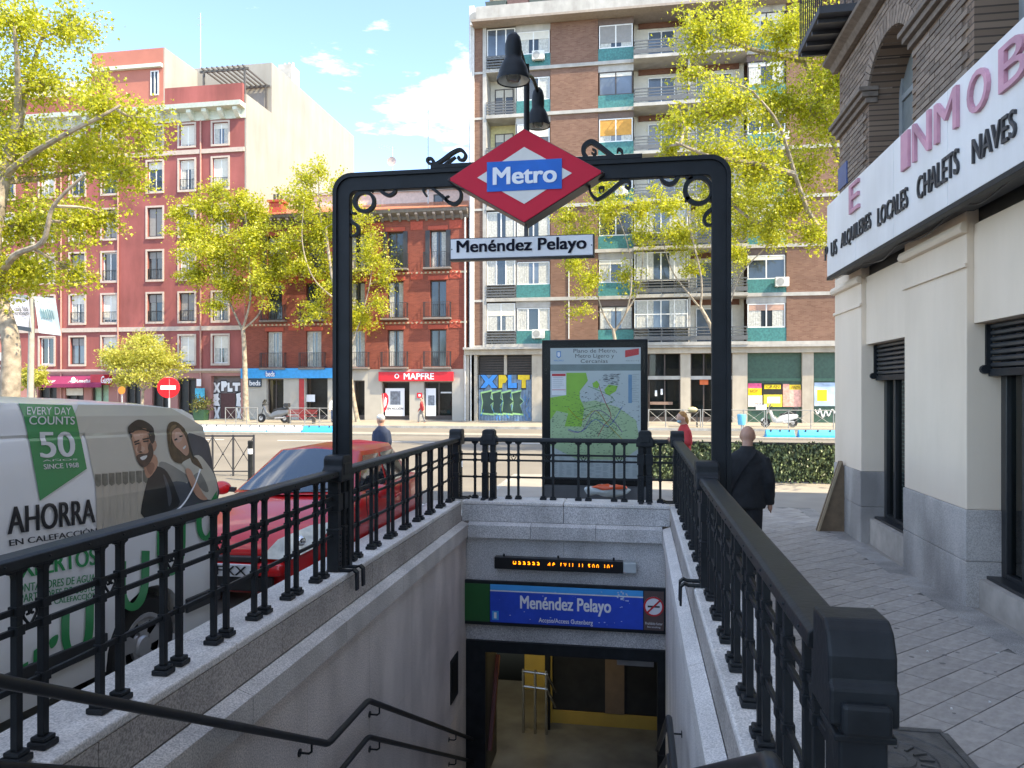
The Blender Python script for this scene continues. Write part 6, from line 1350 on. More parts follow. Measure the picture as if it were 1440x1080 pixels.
# large green letters along the lower side
def ring_u(cx_, cy_, w_, h_, m, off):       # a slanted letter u drawn as a stroke
    pts = [(cx_ - w_ * .5, cy_ - h_ * .5), (cx_ - w_ * .5, cy_ + h_ * .15), (cx_ - w_ * .25, cy_ + h_ * .45), (cx_ + w_ * .15, cy_ + h_ * .42), (cx_ + w_ * .45, cy_ + h_ * .05), (cx_ + w_ * .5, cy_ - h_ * .72)]
    c_ = cat_rom([Vector((x, y, 0)) for x, y in pts], 5); t = w_ * .17
    L_ = []; R_ = []
    for i, p in enumerate(c_):
        d = (c_[min(i + 1, len(c_) - 1)] - c_[max(0, i - 1)]).normalized(); nn = Vector((-d.y, d.x, 0)); L_.append((p.x + nn.x * t, p.y + nn.y * t)); R_.append((p.x - nn.x * t, p.y - nn.y * t))
    q = [vpx(x, y, 0) for x, y in L_ + R_]; k_ = len(c_); decal('green_letter', V_g, [(p.y, p.z - vzo(p.y)) for p in q], [(i, i + 1, k_ + i + 1, k_ + i) for i in range(k_ - 1)], off)
ring_u(187, 822, 33, 66, V_g, .007); ring_u(108, 890, 34, 66, V_g, .007); ring_u(240, 775, 30, 62, V_g, .0072); ring_u(290, 733, 22, 50, V_g, .0074)
dpoly('green_letter', V_g, [(24, 938), (38, 930), (38, 952), (24, 956)], .007); dpoly('green_letter', V_g, [(46, 915), (56, 908), (54, 945), (44, 948)], .007); dpoly('green_letter', V_g, [(68, 900), (80, 892), (78, 905), (70, 912)], .007, 3)
dpoly('green_letter', V_g, [(293, 706), (303, 690), (303, 715), (290, 720)], .0112)

# ------------------------------------------------------------------ red car
CX1, CW, CY0 = -2.78, 1.66, 6.12; CXc = CX1 - CW / 2; cz0 = road_z(7.5)
car = thing('parked_car', 'red hatchback parked nose first behind the white van', 'car', (CXc, CY0 + 1.9, cz0))
M_cr_ = mat('car_red', (0.60, 0.010, 0.014), 0.3, var=0.05, scale=1, coat=0.45)
# stations: y, half width, bottom, shoulder z, hood/belt z
ST = [(0.0, .48, .30, .50, .58), (.06, .64, .24, .58, .68), (.18, .74, .20, .66, .76), (.45, .79, .18, .74, .86), (.80, .815, .18, .80, .94), (1.15, .825, .18, .84, 1.0), (1.5, .83, .18, .87, 1.02), (2.2, .83, .18, .90, 1.02), (3.0, .82, .19, .93, 1.03), (3.5, .78, .22, .94, 1.02), (3.75, .70, .28, .90, .98), (3.85, .58, .36, .80, .86)]
b = MB(); rings = []
for (y, w_, zb_, zs_, zt_2) in ST:
    h = [(w_ * .90, zb_), (w_ * .98, zb_ + .10), (w_, (zb_ + zs_) / 2), (w_ * .985, zs_), (w_ * .93, zs_ + (zt_2 - zs_) * .55), (w_ * .80, zt_2 - .01), (w_ * .45, zt_2 + .012), (0, zt_2 + .02)]
    full = [(CXc + x, CY0 + y - .12 * (x / max(w_, .01)) ** 2 * (-1 if y < .5 else 0), z + cz0) for x, z in h]; full += [(CXc - x, p[1], z + cz0) for (x, z), p in reversed(list(zip(h[:-1], full[:-1])))]
    rings.append(full)
n = len(rings[0])
for i in range(len(rings) - 1):
    for k in range(n): k2 = (k + 1) % n; b.add([rings[i][k], rings[i][k2], rings[i + 1][k2], rings[i + 1][k]], [(0, 1, 2, 3)])
b.add(rings[0], [tuple(range(n))]); b.add(rings[-1], [tuple(range(n - 1, -1, -1))])
me = b.mesh('body', smooth=True); o = bpy.data.objects.new('tmp', me); C.objects.link(o); sm_ = o.modifiers.new('s', 'SUBSURF'); sm_.levels = 2; sm_.render_levels = 2
me = bpy.data.meshes.new_from_object(o.evaluated_get(bpy.context.evaluated_depsgraph_get())); bpy.data.objects.remove(o)
WY = (CY0 + .78, CY0 + 3.2); cut = []
for y in WY:
    for s_ in (-1, 1): cut.append(MB().cyl((CXc + s_ * 1.0, y, .29 + cz0), (CXc + s_ * .55, y, .29 + cz0), .335, 28))
me = bool_cut(me, cut); me.polygons.foreach_set('use_smooth', [True] * len(me.polygons)); me.set_sharp_from_angle(angle=R(35)); me.materials.clear(); link('body', me, M_cr_, car)
for y in WY:
    for s_ in (1, -1): wheel(car, CXc + s_ * .80, y, .29 + cz0, .295, s_, M_hub); MB().cyl((CXc + s_ * .56, y, .29 + cz0), (CXc + s_ * .54, y, .29 + cz0), .33, 20).build('wheel_arch_liner', M_trim, car)
# greenhouse: base ring and roof ring
GB = [(1.02, .0), (1.14, .60), (1.30, .70), (2.2, .725), (3.05, .70), (3.45, .58), (3.55, 0)]   # y, half width at the belt
GT = [(1.86, .0), (1.90, .42), (1.98, .50), (2.4, .53), (2.95, .51), (3.12, .42), (3.15, 0)]
zB, zT = 1.0 + cz0, 1.43 + cz0
base = [Vector((CXc + w_, CY0 + y, zB + (.02 if w_ < .65 else -.02))) for y, w_ in GB] + [Vector((CXc - w_, CY0 + y, zB + (.02 if w_ < .65 else -.02))) for y, w_ in reversed(GB[1:-1])]
top = [Vector((CXc + w_, CY0 + y, zT + .02 - .05 * (w_ / .5) ** 2)) for y, w_ in GT] + [Vector((CXc - w_, CY0 + y, zT + .02 - .05 * (w_ / .5) ** 2)) for y, w_ in reversed(GT[1:-1])]
b = MB(); m_ = len(base)
for i in range(m_): j = (i + 1) % m_; b.add([base[i], base[j], top[j], top[i]], [(0, 1, 2, 3)])
nT = len(GT)
for i in range(1, nT - 2): b.add([top[i], top[i + 1], top[m_ - i - 1], top[m_ - i]], [(0, 1, 2, 3)])
b.add([top[0], top[1], top[m_ - 1]], [(0, 1, 2)]); b.add([top[nT - 2], top[nT - 1], top[nT]], [(0, 1, 2)])
b.build('cabin', M_cr_, car, smooth=True)
G_car = mat('car_glass', (0.02, 0.025, 0.03), 0.03, var=0.0, spec=1.0, coat=1.0)
def glass(name, q, k=.05):
    c_ = sum(q, Vector()) / len(q); nn = (q[1] - q[0]).cross(q[2] - q[1]).normalized()
    if nn.dot(c_ - Vector((CXc, CY0 + 2.2, 1.1))) < 0: nn = -nn
    return MB().add([c_ + (p - c_) * (1 - k) + nn * .006 for p in q], [tuple(range(len(q)))]).build(name, G_car, car)
def lerp4(a, b_, c, d, u0, u1, v0, v1): f = lambda u, v: a.lerp(b_, u).lerp(d.lerp(c, u), v); return [f(u0, v0), f(u1, v0), f(u1, v1), f(u0, v1)]
bw_ = MB()      # curved windscreen in strips following the nose of the cabin
W1 = [base[-1], base[0], base[1]]; W2 = [top[-1], top[0], top[1]]
o_ = Vector((0, -.008, .010)); e_ = .05
vs = [W1[0].lerp(W2[0], .04).lerp(W1[1], e_) + o_, W1[1].lerp(W2[1], .04) + o_, W1[2].lerp(W2[2], .04).lerp(W1[1], e_) + o_, W2[0].lerp(W1[0], .05).lerp(W2[1], e_) + o_, W2[1].lerp(W1[1], .05) + o_, W2[2].lerp(W1[2], .05).lerp(W2[1], e_) + o_]
MB().add(vs, [(0, 1, 4, 3), (1, 2, 5, 4)]).build('windscreen', G_car, car, smooth=True)
for s_, f in ((1, lambda i: i), (-1, lambda i: (m_ - i) % m_)):
    glass('side_window', lerp4(base[f(2)], base[f(3)], top[f(3)], top[f(2)], .02, .97, .06, .9), .03); glass('side_window', lerp4(base[f(3)], base[f(4)], top[f(4)], top[f(3)], .04, .98, .06, .9), .03)
glass('rear_window', [base[5], base[6], base[7], top[7], top[6], top[5]][:3] + [top[7], top[6], top[5]], .1)
# details on the nose
M_hl = mat('headlight_glass', (0.55, 0.52, 0.42), 0.15, var=0.3, scale=9, coat=1.0); M_chr = mat('chrome', (0.6, 0.6, 0.6), 0.15, 1.0)
for s_ in (1, -1):
    pts = [(.30, .03, .60), (.56, .08, .585), (.735, .28, .67), (.745, .62, .84), (.60, .42, .835), (.40, .17, .745)]
    b = MB(); v3 = [Vector((CXc + s_ * x, CY0 + y - .02, z + cz0)) for x, y, z in pts]; c_ = sum(v3, Vector()) / 6 + Vector((s_ * .03, -.055, .035))
    b.add(v3 + [c_], [(i, (i + 1) % 6, 6) for i in range(6)]); hl = b.build('headlight', M_hl, car, smooth=True)
    MB().sphere((CXc + s_ * .58, CY0 + .215, .715 + cz0), .06, 12, 8).build('lens', M_chr, hl, smooth=True)
    mi = MB(); q = Vector((CXc + s_ * .86, CY0 + 1.42, 1.02 + cz0)); mi.sphere(q + Vector((s_ * .06, 0, 0)), (.11, .08, .075), 14, 10); mm = mi.build('mirror', M_cr_, car, smooth=True); MB().bar(q + Vector((-s_ * .1, .02, -.02)), q + Vector((s_ * .02, 0, -.01)), .05, .05).build('arm', M_trim, mm)
box('lower_grille', M_trim, car, CXc - .42, CXc + .42, CY0 + .0, CY0 + .06, .30 + cz0, .44 + cz0, bevel=.02); box('upper_grille', M_trim, car, CXc - .30, CXc + .30, CY0 - .02, CY0 + .05, .565 + cz0, .615 + cz0, bevel=.008)
b = MB(); b.box(CXc - .52, CXc + .52, CY0 - .05, CY0 + .10, .45 + cz0, .56 + cz0); b.build('bumper_bar', M_cr_, car, bevel=.03, smooth=True)
pl_ = box('number_plate', M_txt, car, CXc - .26, CXc + .26, CY0 - .075, CY0 - .055, .45 + cz0, .56 + cz0, bevel=.003)
text('lettering', V_k, pl_, '4 FXX', (CXc - .2, CY0 - .078, .465 + cz0), (CXc + .22, CY0 - .078, .465 + cz0), (CXc - .2, CY0 - .078, .545 + cz0), bold=.015)
for s_ in (-.3, .12): MB().tube([(CXc + s_, CY0 + 1.07, zB + .03), (CXc + s_ + .45, CY0 + 1.22, zB + .09)], .008, 6).build('wiper', M_trim, car)
b = MB()
for y in (1.32, 2.45): b.bar((CXc + .838, CY0 + y, .32 + cz0), (CXc + .80, CY0 + y, .98 + cz0), .008, .006)
b.build('door_gap', M_trim, car); MB().bar((CXc + .835, CY0 + 2.18, .86 + cz0), (CXc + .835, CY0 + 2.36, .87 + cz0), .02, .03).build('door_handle', M_cr_, car, bevel=.006)
MB().bar((CXc + .84, CY0 + 1.15, .55 + cz0), (CXc + .84, CY0 + 2.85, .57 + cz0), .015, .05).build('side_moulding', M_cr_, car, bevel=.004)
# ------------------------------------------------------------------ trees
M_bark = mat('plane_bark', (0.30, 0.25, 0.19), 0.9, var=0.45, scale=5, bump=0.4, bscale=30)
LEAF = [leafmat('leaf_spring', '#96a020', '#d8d448', .55), leafmat('leaf_pale', '#a4aa40', '#d8d06a', .55)]
def tree(label, D, trunk, blobs, limbs, nleaf, ls, lm=0, group=None, name='plane_tree', seed=1, r0=.2, clump=.5):
    rg = random.Random(seed)
    s = D / F
    P_ = lambda x, y, dd=0.0: atD(x, y, D + dd)
    base = P_(*trunk[0]); base.z = 0.1 if base.y > 39.9 else 0.0
    t = thing(name, label, 'tree', base, group)
    b = MB(); pts = [base] + [P_(*p) for p in trunk[1:]]
    pts = cat_rom(pts, 4); n_ = len(pts); b.tube(pts, [r0 * (1.25 if i == 0 else 1) * (1 - .5 * i / n_) for i in range(n_)], 10)
    ends = []
    rt = r0 * .5
    skel = []
    for lb in limbs:
        k = 0
        q = cat_rom([P_(x, y, d_) for x, y, d_ in lb], 5); m_ = len(q); b.tube(q, [max(.012, rt * .8 * (1 - .75 * i / m_)) for i in range(m_)], 7); skel += q[m_ // 4:]
    skel += pts[n_ // 2:]
    lv = MB(); tot = sum(bl[2] * bl[3] * (bl[4] if len(bl) > 4 else 1) for bl in blobs)
    for bl in blobs:
        x, y, rx, ry = bl[:4]; dn = bl[4] if len(bl) > 4 else 1; ext = max(rx, ry) * s
        c = P_(x, y, rg.uniform(-.6, .6) * ext)
        st_ = min(skel, key=lambda p: (p - c).length + .6 * max(0, p.z - c.z))
        mid = st_.lerp(c, .5) + Vector((rg.uniform(-.1, .1), rg.uniform(-.1, .1), .08)) * (c - st_).length
        br_ = cat_rom([st_, mid, c], 4); b.tube(br_, [max(.008, .035 * r0 / .2 * (1 - .6 * i / len(br_))) for i in range(len(br_))], 5)
        nt = max(7, int(14 + 10 * dn)); cnt = int(1.9 * nleaf * rx * ry * dn / tot)
        tw = []
        for k in range(nt):
            d = Vector((rg.gauss(0, 1), rg.gauss(0, 1), rg.gauss(.15, 1))).normalized(); rr_ = rg.uniform(.5, 1.25)
            e = c + Vector((d.x * rx * s, d.y * ext, d.z * ry * s)) * rr_; j = br_[rg.randrange(len(br_) // 2, len(br_))]
            q = cat_rom([j, j.lerp(e, .5) + Vector((rg.uniform(-1, 1), rg.uniform(-1, 1), rg.uniform(-.3, 1))) * .12 * ext, e], 3); b.tube(q, [.012 * r0 / .2 + .004, .01 * r0 / .2 + .003, .008, .006, .005, .004, .003][:len(q)], 4, cap=False)
            tw.append(q)
        for k in range(cnt):
            q = tw[rg.randrange(nt)]; f = rg.random() ** .7 * (len(q) - 1); i = min(int(f), len(q) - 2); p = q[i].lerp(q[i + 1], f - i)
            sp = ext * (.08 + .30 * clump * rg.random()); p = p + Vector((rg.gauss(0, sp), rg.gauss(0, sp), rg.gauss(0, sp * .8)))
            L_ = ls * .8 * (.45 + 1.0 * rg.random() ** 1.6); a = Vector((rg.gauss(0, 1), rg.gauss(0, 1), rg.gauss(-.35, .8))).normalized(); w = a.cross(Vector((rg.gauss(0, 1), rg.gauss(0, 1), rg.gauss(0, 1)))).normalized(); nn = a.cross(w) * (L_ * .12)
            lv.add([p, p + a * L_ * .4 + w * L_ * .48 + nn, p + a * L_ * .55 + w * L_ * .16, p + a * L_, p + a * L_ * .55 - w * L_ * .16, p + a * L_ * .4 - w * L_ * .48 + nn], [(0, 1, 2), (0, 2, 3, 4), (0, 4, 5)])
    b.build('trunk', M_bark, t, smooth=True, clean=False)
    o = lv.build('crown', LEAF[lm], t, clean=False); return t
T = 'plane trees along the far pavement'
tree('big leaning plane tree with yellow green leaves behind the white van', 20, [(12, 660), (14, 560), (16, 505), (14, 470), (2, 430), (-10, 380), (-6, 320), (5, 255), (20, 190), (30, 150)],
     [(30, 40, 60, 60, .9), (95, 45, 50, 50, .8), (65, 120, 70, 45, .9), (140, 155, 55, 40, 1), (205, 185, 45, 36, 1), (100, 215, 75, 50, 1), (30, 215, 50, 60, 1), (172, 245, 50, 36, .9), (140, 105, 20, 40, .5), (40, 320, 60, 55, 1), (110, 320, 50, 50, .9), (160, 310, 25, 30, .5), (55, 385, 60, 42, 1), (110, 395, 35, 30, .8), (5, 400, 35, 50, 1), (-40, 150, 60, 150, .8), (-50, 330, 50, 90, .8)],
     [[(2, 250, 0), (40, 220, -.4), (90, 190, -.8), (140, 165, -1), (170, 148, -1)], [(25, 165, 0), (40, 120, .2), (50, 80, .5), (70, 20, .6)], [(25, 165, 0), (25, 100, -.6), (20, 40, -1)], [(-6, 400, 0), (20, 360, -.8), (60, 340, -1.2), (75, 290, -1.4), (120, 245, -1.6)], [(5, 255, 0), (60, 250, .8), (120, 235, 1.2), (175, 200, 1.4)]], 23000, .125, 0, seed=3, r0=.26, clump=.55)
tree('plane tree with a pale forked trunk in front of the pink house', 47.5, [(346, 596), (345, 540), (343, 480), (341, 462)],
     [(300, 300, 38, 32), (340, 290, 30, 28), (265, 330, 32, 32), (310, 355, 50, 40), (355, 345, 36, 40), (372, 398, 26, 32), (330, 405, 42, 32, .8), (272, 388, 24, 26), (300, 268, 22, 16), (250, 300, 18, 22), (365, 300, 20, 26), (300, 430, 24, 18, .6), (390, 370, 14, 30)],
     [[(341, 464, 0), (325, 430, .5), (310, 390, .9), (300, 330, 1)], [(341, 464, 0), (352, 420, -.4), (350, 360, -.7), (345, 300, -.8)], [(341, 464, 0), (365, 440, .3), (374, 400, .6)]], 15000, .20, 0, T, seed=5, r0=.2)
tree('tall slim plane tree in front of the red brick house', 46.5, [(503, 597), (497, 560), (488, 500), (474, 430), (464, 370), (458, 320)],
     [(428, 285, 28, 38), (450, 330, 38, 38), (418, 375, 32, 32), (470, 395, 34, 40), (520, 365, 28, 45, .7), (546, 395, 15, 26, .6), (500, 445, 36, 30, .7), (440, 440, 30, 22, .7), (448, 240, 12, 24), (424, 252, 14, 22), (500, 310, 24, 38, .7), (535, 430, 18, 22, .6), (400, 340, 18, 28), (480, 270, 16, 30)],
     [[(488, 500, 0), (505, 455, .4), (520, 400, .6), (525, 350, .6)], [(470, 420, 0), (440, 390, -.5), (425, 340, -.7), (428, 280, -.8)], [(462, 360, 0), (450, 300, .3), (448, 240, .4)]], 14000, .19, 0, T, seed=9, r0=.15)
tree('low round tree with a broad yellow green crown before the shops', 45, [(199, 600), (200, 570), (201, 548)],
     [(200, 502, 45, 22, 1.2), (168, 508, 26, 18), (236, 512, 24, 18), (200, 480, 32, 12), (205, 528, 42, 12, .8), (170, 533, 16, 14, .7), (150, 505, 10, 14)], [[(201, 550, 0), (180, 525, .3), (165, 505, .4)], [(201, 550, 0), (210, 520, -.3), (205, 485, -.3)], [(201, 550, 0), (225, 530, .3), (240, 512, .3)]], 8000, .17, 1, None, 'round_tree', seed=11, r0=.13)
tree('small clipped yellow green tree behind the banner post', 45, [(52, 602), (51, 570), (50, 550)], [(48, 526, 17, 18, 1.3), (40, 538, 12, 12), (58, 535, 10, 12)], [[(50, 552, 0), (48, 535, 0), (46, 520, 0)]], 2200, .17, 1, None, 'small_tree', seed=12, r0=.1)
tree('sparse plane tree with a pale forked trunk behind the map panel', 42.8, [(867, 597), (867, 540), (866, 490), (862, 462)],
     [(815, 335, 34, 34, .6), (798, 300, 20, 22, .7), (858, 300, 40, 30, .6), (828, 400, 30, 28, .5), (905, 335, 26, 28, .5), (800, 372, 20, 22, .6), (880, 390, 26, 28, .35), (850, 262, 36, 18, .6), (810, 440, 26, 14, .35), (905, 290, 26, 26, .6)],
     [[(862, 464, 0), (848, 440, .2), (836, 400, .5), (818, 350, .7)], [(864, 466, 0), (880, 440, -.3), (888, 400, -.5), (884, 350, -.6), (868, 300, -.6)], [(880, 440, -.3), (900, 400, .3), (905, 330, .5)]], 7500, .17, 0, T, seed=15, r0=.16)
tree('plane tree with bare white limbs behind the arch post', 42.0, [(1014, 599), (1012, 540), (1003, 470), (985, 432)],
     [(958, 330, 34, 34, .7), (930, 290, 30, 30, .7), (1000, 300, 36, 36, .8), (1055, 312, 36, 30, .8), (1085, 335, 26, 24, .8), (975, 382, 30, 20, .4), (1030, 360, 28, 22, .5), (1060, 270, 36, 26, .8)],
     [[(990, 440, 0), (970, 415, .3), (945, 380, .5), (930, 330, .6)], [(985, 434, 0), (986, 390, -.3), (970, 320, -.5), (965, 280, -.5)], [(1003, 470, 0), (1025, 430, .3), (1042, 385, .5), (1075, 350, .8), (1090, 335, .9)]], 9000, .17, 0, T, seed=19, r0=.17)
tree('large dense yellow green plane tree reaching past the brick corner', 24, [(1225, 650), (1222, 560), (1215, 450), (1196, 380), (1165, 335)],
     [(978, 50, 36, 45), (1040, 40, 55, 45), (1108, 45, 50, 48), (1160, 60, 24, 52), (952, 175, 30, 30), (1010, 150, 55, 45), (1078, 150, 55, 50), (1140, 160, 36, 58), (940, 215, 24, 24), (1000, 230, 56, 42), (1068, 240, 56, 42), (1130, 245, 42, 48), (1085, 310, 42, 30), (1140, 330, 34, 28), (1005, 285, 40, 22, .7), (1115, 290, 38, 36), (965, 105, 24, 24, .8), (1200, 120, 50, 110), (1210, 250, 45, 80), (1260, 60, 60, 120, .8)],
     [[(1165, 335, 0), (1138, 300, -.3), (1118, 245, -.6), (1095, 175, -.9), (1060, 130, -1.2)], [(1196, 380, 0), (1190, 260, .5), (1160, 170, .4), (1130, 85, .2), (1100, 25, 0)], [(1150, 318, 0), (1110, 320, .6), (1060, 310, 1.2), (1010, 270, 1.6)], [(1118, 245, -.6), (1060, 230, -1), (1000, 220, -1.4), (950, 200, -1.6)], [(1130, 85, .2), (1060, 70, .3), (1000, 50, .6)]], 30000, .13, 0, None, seed=23, r0=.26, clump=.6)

# street tree beyond the corner building (only its dappled shade shows on the crossing)
for (lab, X_, Y_, sd_) in (('plane tree on the near pavement just beyond the corner building', 8.6, 16.8, 31), ('plane tree on the near kerb two trees beyond the corner building', 15.8, 16.9, 37)):
    d = Vector((X_, Y_, 0)) - O; D_ = -sn * d.x + cs * d.y; px_ = 720 + F * (cs * d.x + sn * d.y) / D_; k_ = F / D_; yy = lambda z: HY - (z - CAMZ) * k_
    tree(lab, D_, [(px_, yy(0)), (px_, yy(1.5)), (px_ + .05 * k_, yy(3.2)), (px_, yy(4.6))], [(px_ + dx * k_, yy(z), rr * k_, rr * .8 * k_, .8) for dx, z, rr in ((-1.6, 6, 1.5), (1.5, 6.2, 1.5), (0, 7.6, 1.8), (-1.2, 9, 1.4), (1.2, 9.2, 1.4), (0, 10.6, 1.3), (-2.4, 7.6, 1.1), (2.3, 7.8, 1.1))], [[(px_, yy(4.6), 0), (px_ - 1.2 * k_, yy(6.2), .8), (px_ - 1.4 * k_, yy(8.8), 1)], [(px_, yy(4.6), 0), (px_ + 1.2 * k_, yy(6.6), -.8), (px_ + 1.2 * k_, yy(9), -1)], [(px_, yy(4.6), 0), (px_, yy(7.6), .2), (px_, yy(10.4), 0)]], 4500, .2, 0, None, seed=sd_, r0=.2)
# ------------------------------------------------------------------ street furniture
# map panel behind the far railing
YM = 11.35
mpn_ = thing('map_panel', 'tall black street panel showing a green and white transport map', 'map panel', atY(836, 700, YM)); gz = .14
o, (m0, m1, mz0, mz1) = pr('case', mat('panel_black', (0.010, 0.011, 0.012), 0.25, coat=0.3), mpn_, 762, 478, 911, 690, YM, .0, 0) if False else (None, (atY(762, 600, YM).x, atY(911, 600, YM).x, gz, (atY(762, 477, YM).z + atY(911, 478, YM).z) / 2))
MB().box(m0, m1, YM, YM + .22, gz + .55, mz1).build('case', mat('panel_black', (0.006, 0.0065, 0.007), 0.4, spec=0.2), mpn_, bevel=.015)
MB().box(m0 + .01, m1 - .01, YM + .02, YM + .2, gz, gz + .548).build('foot', mat('panel_foot', (0.09, 0.095, 0.10), 0.6), mpn_, bevel=.01)
fx0, fx1 = atY(774, 600, YM).x, atY(901, 600, YM).x; fz1 = atY(836, 489, YM).z; fz0 = atY(836, 674, YM).z; fw_, fh = fx1 - fx0, fz1 - fz0
def mp_(name, m, u0, u1, v0, v1, k): return MB().box(fx0 + fw_ * u0, fx0 + fw_ * u1, YM - .004 - k * .0015, YM - .001 - k * .0005, fz0 + fh * (1 - v1), fz0 + fh * (1 - v0)).build(name, m, mpn_)
M_pap = mat('map_paper', (0.47, 0.53, 0.53), 0.5, var=0.04, scale=1); mp_('poster', M_pap, 0, 1, 0, 1, 0)
mp_('header_band', mat('map_band', (0.16, 0.22, 0.22), 0.5), 0, 1, .125, .175, 1)
M_mg = mat('map_green', (0.25, 0.50, 0.06), 0.5, var=0.08); M_mg2 = mat('map_green_pale', (0.38, 0.52, 0.30), 0.5, var=0.08)
def mpoly(name, m, pts, k): MB().add([(fx0 + fw_ * u, YM - .005 - k * .0015, fz0 + fh * (1 - v)) for u, v in pts], [tuple(range(len(pts)))]).build(name, m, mpn_)
mpoly('green_area', M_mg2, [(0, .45), (.3, .42), (.5, .4), (.75, .45), (.95, .55), (1, .75), (.8, .85), (.3, .85), (0, .75)], 1)
mpoly('green_area', M_mg, [(.18, .19), (.40, .19), (.42, .25), (.33, .33), (.33, .38), (.38, .46), (.35, .60), (.16, .60), (.20, .5), (.07, .48), (0, .55), (0, .38), (.18, .36)], 2)
mpoly('green_area', M_mg, [(.47, .27), (.52, .25), (.55, .28), (.53, .31), (.48, .30)], 2); mpoly('green_area', M_mg, [(.60, .32), (.65, .28), (.75, .29), (.73, .33), (.66, .36), (.62, .35)], 2)
b = MB()
for i in range(900):
    u = min(.97, max(.02, rnd.gauss(.50, .22))); v = min(.80, max(.2, rnd.gauss(.56, .13)))
    if v < .33 and u < .5: continue
    w = rnd.uniform(.004, .022); b.box(fx0 + fw_ * u, fx0 + fw_ * (u + w), YM - .0105, YM - .009, fz0 + fh * (1 - v), fz0 + fh * (1 - v) + rnd.uniform(.003, .007))
for i in range(60): u = .66 + rnd.uniform(-.08, .09); v = .20 + rnd.uniform(0, .1); b.box(fx0 + fw_ * u, fx0 + fw_ * (u + rnd.uniform(.01, .04)), YM - .0105, YM - .009, fz0 + fh * (1 - v), fz0 + fh * (1 - v) + .005)
o = b.build('map_print', mat('print_ink', (0.03, 0.04, 0.055), 0.6), mpn_, clean=False); o['kind'] = 'stuff'
for i, (cc) in enumerate(((.1, .2, .5), (.5, .05, .08), (.5, .35, .02), (.15, .35, .12), (.25, .1, .35))):
    pts = [(rnd.uniform(.3, .8), .3 + .1 * k + rnd.uniform(-.05, .05)) for k in range(5)] if i % 2 else [(.2 + .15 * k, rnd.uniform(.42, .7)) for k in range(5)]
    MB().tube(cat_rom([(fx0 + fw_ * u, YM - .0085, fz0 + fh * (1 - v)) for u, v in pts], 4), .004, 4).build('metro_line', mat('line%d' % i, cc, 0.5), mpn_)
b = MB()
for c_ in range(12):
    for r_ in range(22):
        if rnd.random() < .8: u = .02 + c_ * .081; v = .82 + r_ * .0075; b.box(fx0 + fw_ * u, fx0 + fw_ * (u + rnd.uniform(.03, .065)), YM - .0065, YM - .0045, fz0 + fh * (1 - v), fz0 + fh * (1 - v) + .004)
o = b.build('index_print', mat('print_grey_ink', (0.22, 0.28, 0.30), 0.6), mpn_, clean=False); o['kind'] = 'stuff'
mp_('legend', M_txt, .015, .175, .195, .36, 1); mp_('legend_head', M_redp, .018, .172, .197, .215, 2); mp_('legend_head', M_redp, .018, .172, .318, .322, 2); mp_('legend', mat('legend_blue', (0.14, 0.28, 0.42), 0.5), .865, .905, .205, .42, 1)
b = MB()
for i in range(16): v = .205 + i * .0135; b.box(fx0 + fw_ * .91, fx0 + fw_ * rnd.uniform(.94, .985), YM - .007, YM - .005, fz0 + fh * (1 - v), fz0 + fh * (1 - v) + .005)
for i in range(6): v = .225 + i * .015; b.box(fx0 + fw_ * .025, fx0 + fw_ * rnd.uniform(.1, .165), YM - .010, YM - .008, fz0 + fh * (1 - v), fz0 + fh * (1 - v) + .004)
o = b.build('legend_print', MATS['print_grey_ink'], mpn_, clean=False); o['kind'] = 'stuff'
def mtext(body, u0, u1, v0, v1, m=None, **k): text('lettering', m or V_k, mpn_, body, (fx0 + fw_ * u0, YM - .0075, fz0 + fh * (1 - v1)), (fx0 + fw_ * u1, YM - .0075, fz0 + fh * (1 - v1)), (fx0 + fw_ * u0, YM - .0075, fz0 + fh * (1 - v0)), **k)
mtext('Plano de Metro,', .26, .74, .008, .042); mtext('Metro Ligero y', .28, .71, .047, .085); mtext('Cercanías', .34, .64, .087, .115); mtext('MADRID', .04, .15, .09, .102, mat('ink_blue', (0.05, 0.22, 0.5), 0.5))
mpoly('city_shield', MATS['ink_blue'], [(.07, .025), (.12, .025), (.12, .065), (.095, .078), (.07, .065)], 2); mpoly('city_shield', M_txt, [(.08, .032), (.11, .032), (.11, .06), (.095, .07), (.08, .06)], 3); mtext('1', .09, .10, .04, .06, MATS['ink_blue'])
mpoly('logo', M_redp, [(.83, .022), (.98, .008), (.98, .055), (.83, .075)], 2); mtext('transporte', .84, .97, .03, .045, M_txt); mtext('M D A C I T E', .84, .98, .097, .105)
MB().quad((m0 + .04, YM - .016, gz + .62), (m1 - .04, YM - .016, gz + .62), (m1 - .04, YM - .016, mz1 - .04), (m0 + .04, YM - .016, mz1 - .04)).build('glass', glassmat('panel_glass', (0.95, 0.96, 0.96), .02, 1.12), mpn_)
# plastic bag behind the far railing
q = atY(853, 690, 10.9)
bg_ = thing('plastic_bag', 'orange and white plastic bag lying below the map panel', 'bag', (q.x, 10.9, .66))
bm_ = MB().sphere((q.x, 10.9, q.z), (.33, .08, .085), 36, 20); bm_.v = [(v[0] + .03 * noise.noise(Vector(v) * 11), v[1] + .02 * noise.noise(Vector(v) * 15), v[2] + .035 * noise.noise(Vector(v) * 8) + .02 * (v[0] - q.x)) for v in bm_.v]; bm_.build('film', mat('bag_film', (0.50, 0.54, 0.54), 0.25, var=0.2, scale=8), bg_, smooth=True)
bm_ = MB().sphere((q.x + .03, 10.888, q.z + .05), (.27, .085, .05), 30, 14); bm_.v = [(v[0] + .02 * noise.noise(Vector(v) * 13), v[1], v[2] + .03 * noise.noise(Vector(v) * 10)) for v in bm_.v]; bm_.build('orange_band', mat('bag_orange', (0.70, 0.10, 0.03), 0.35, var=0.2, scale=10), bg_, smooth=True)
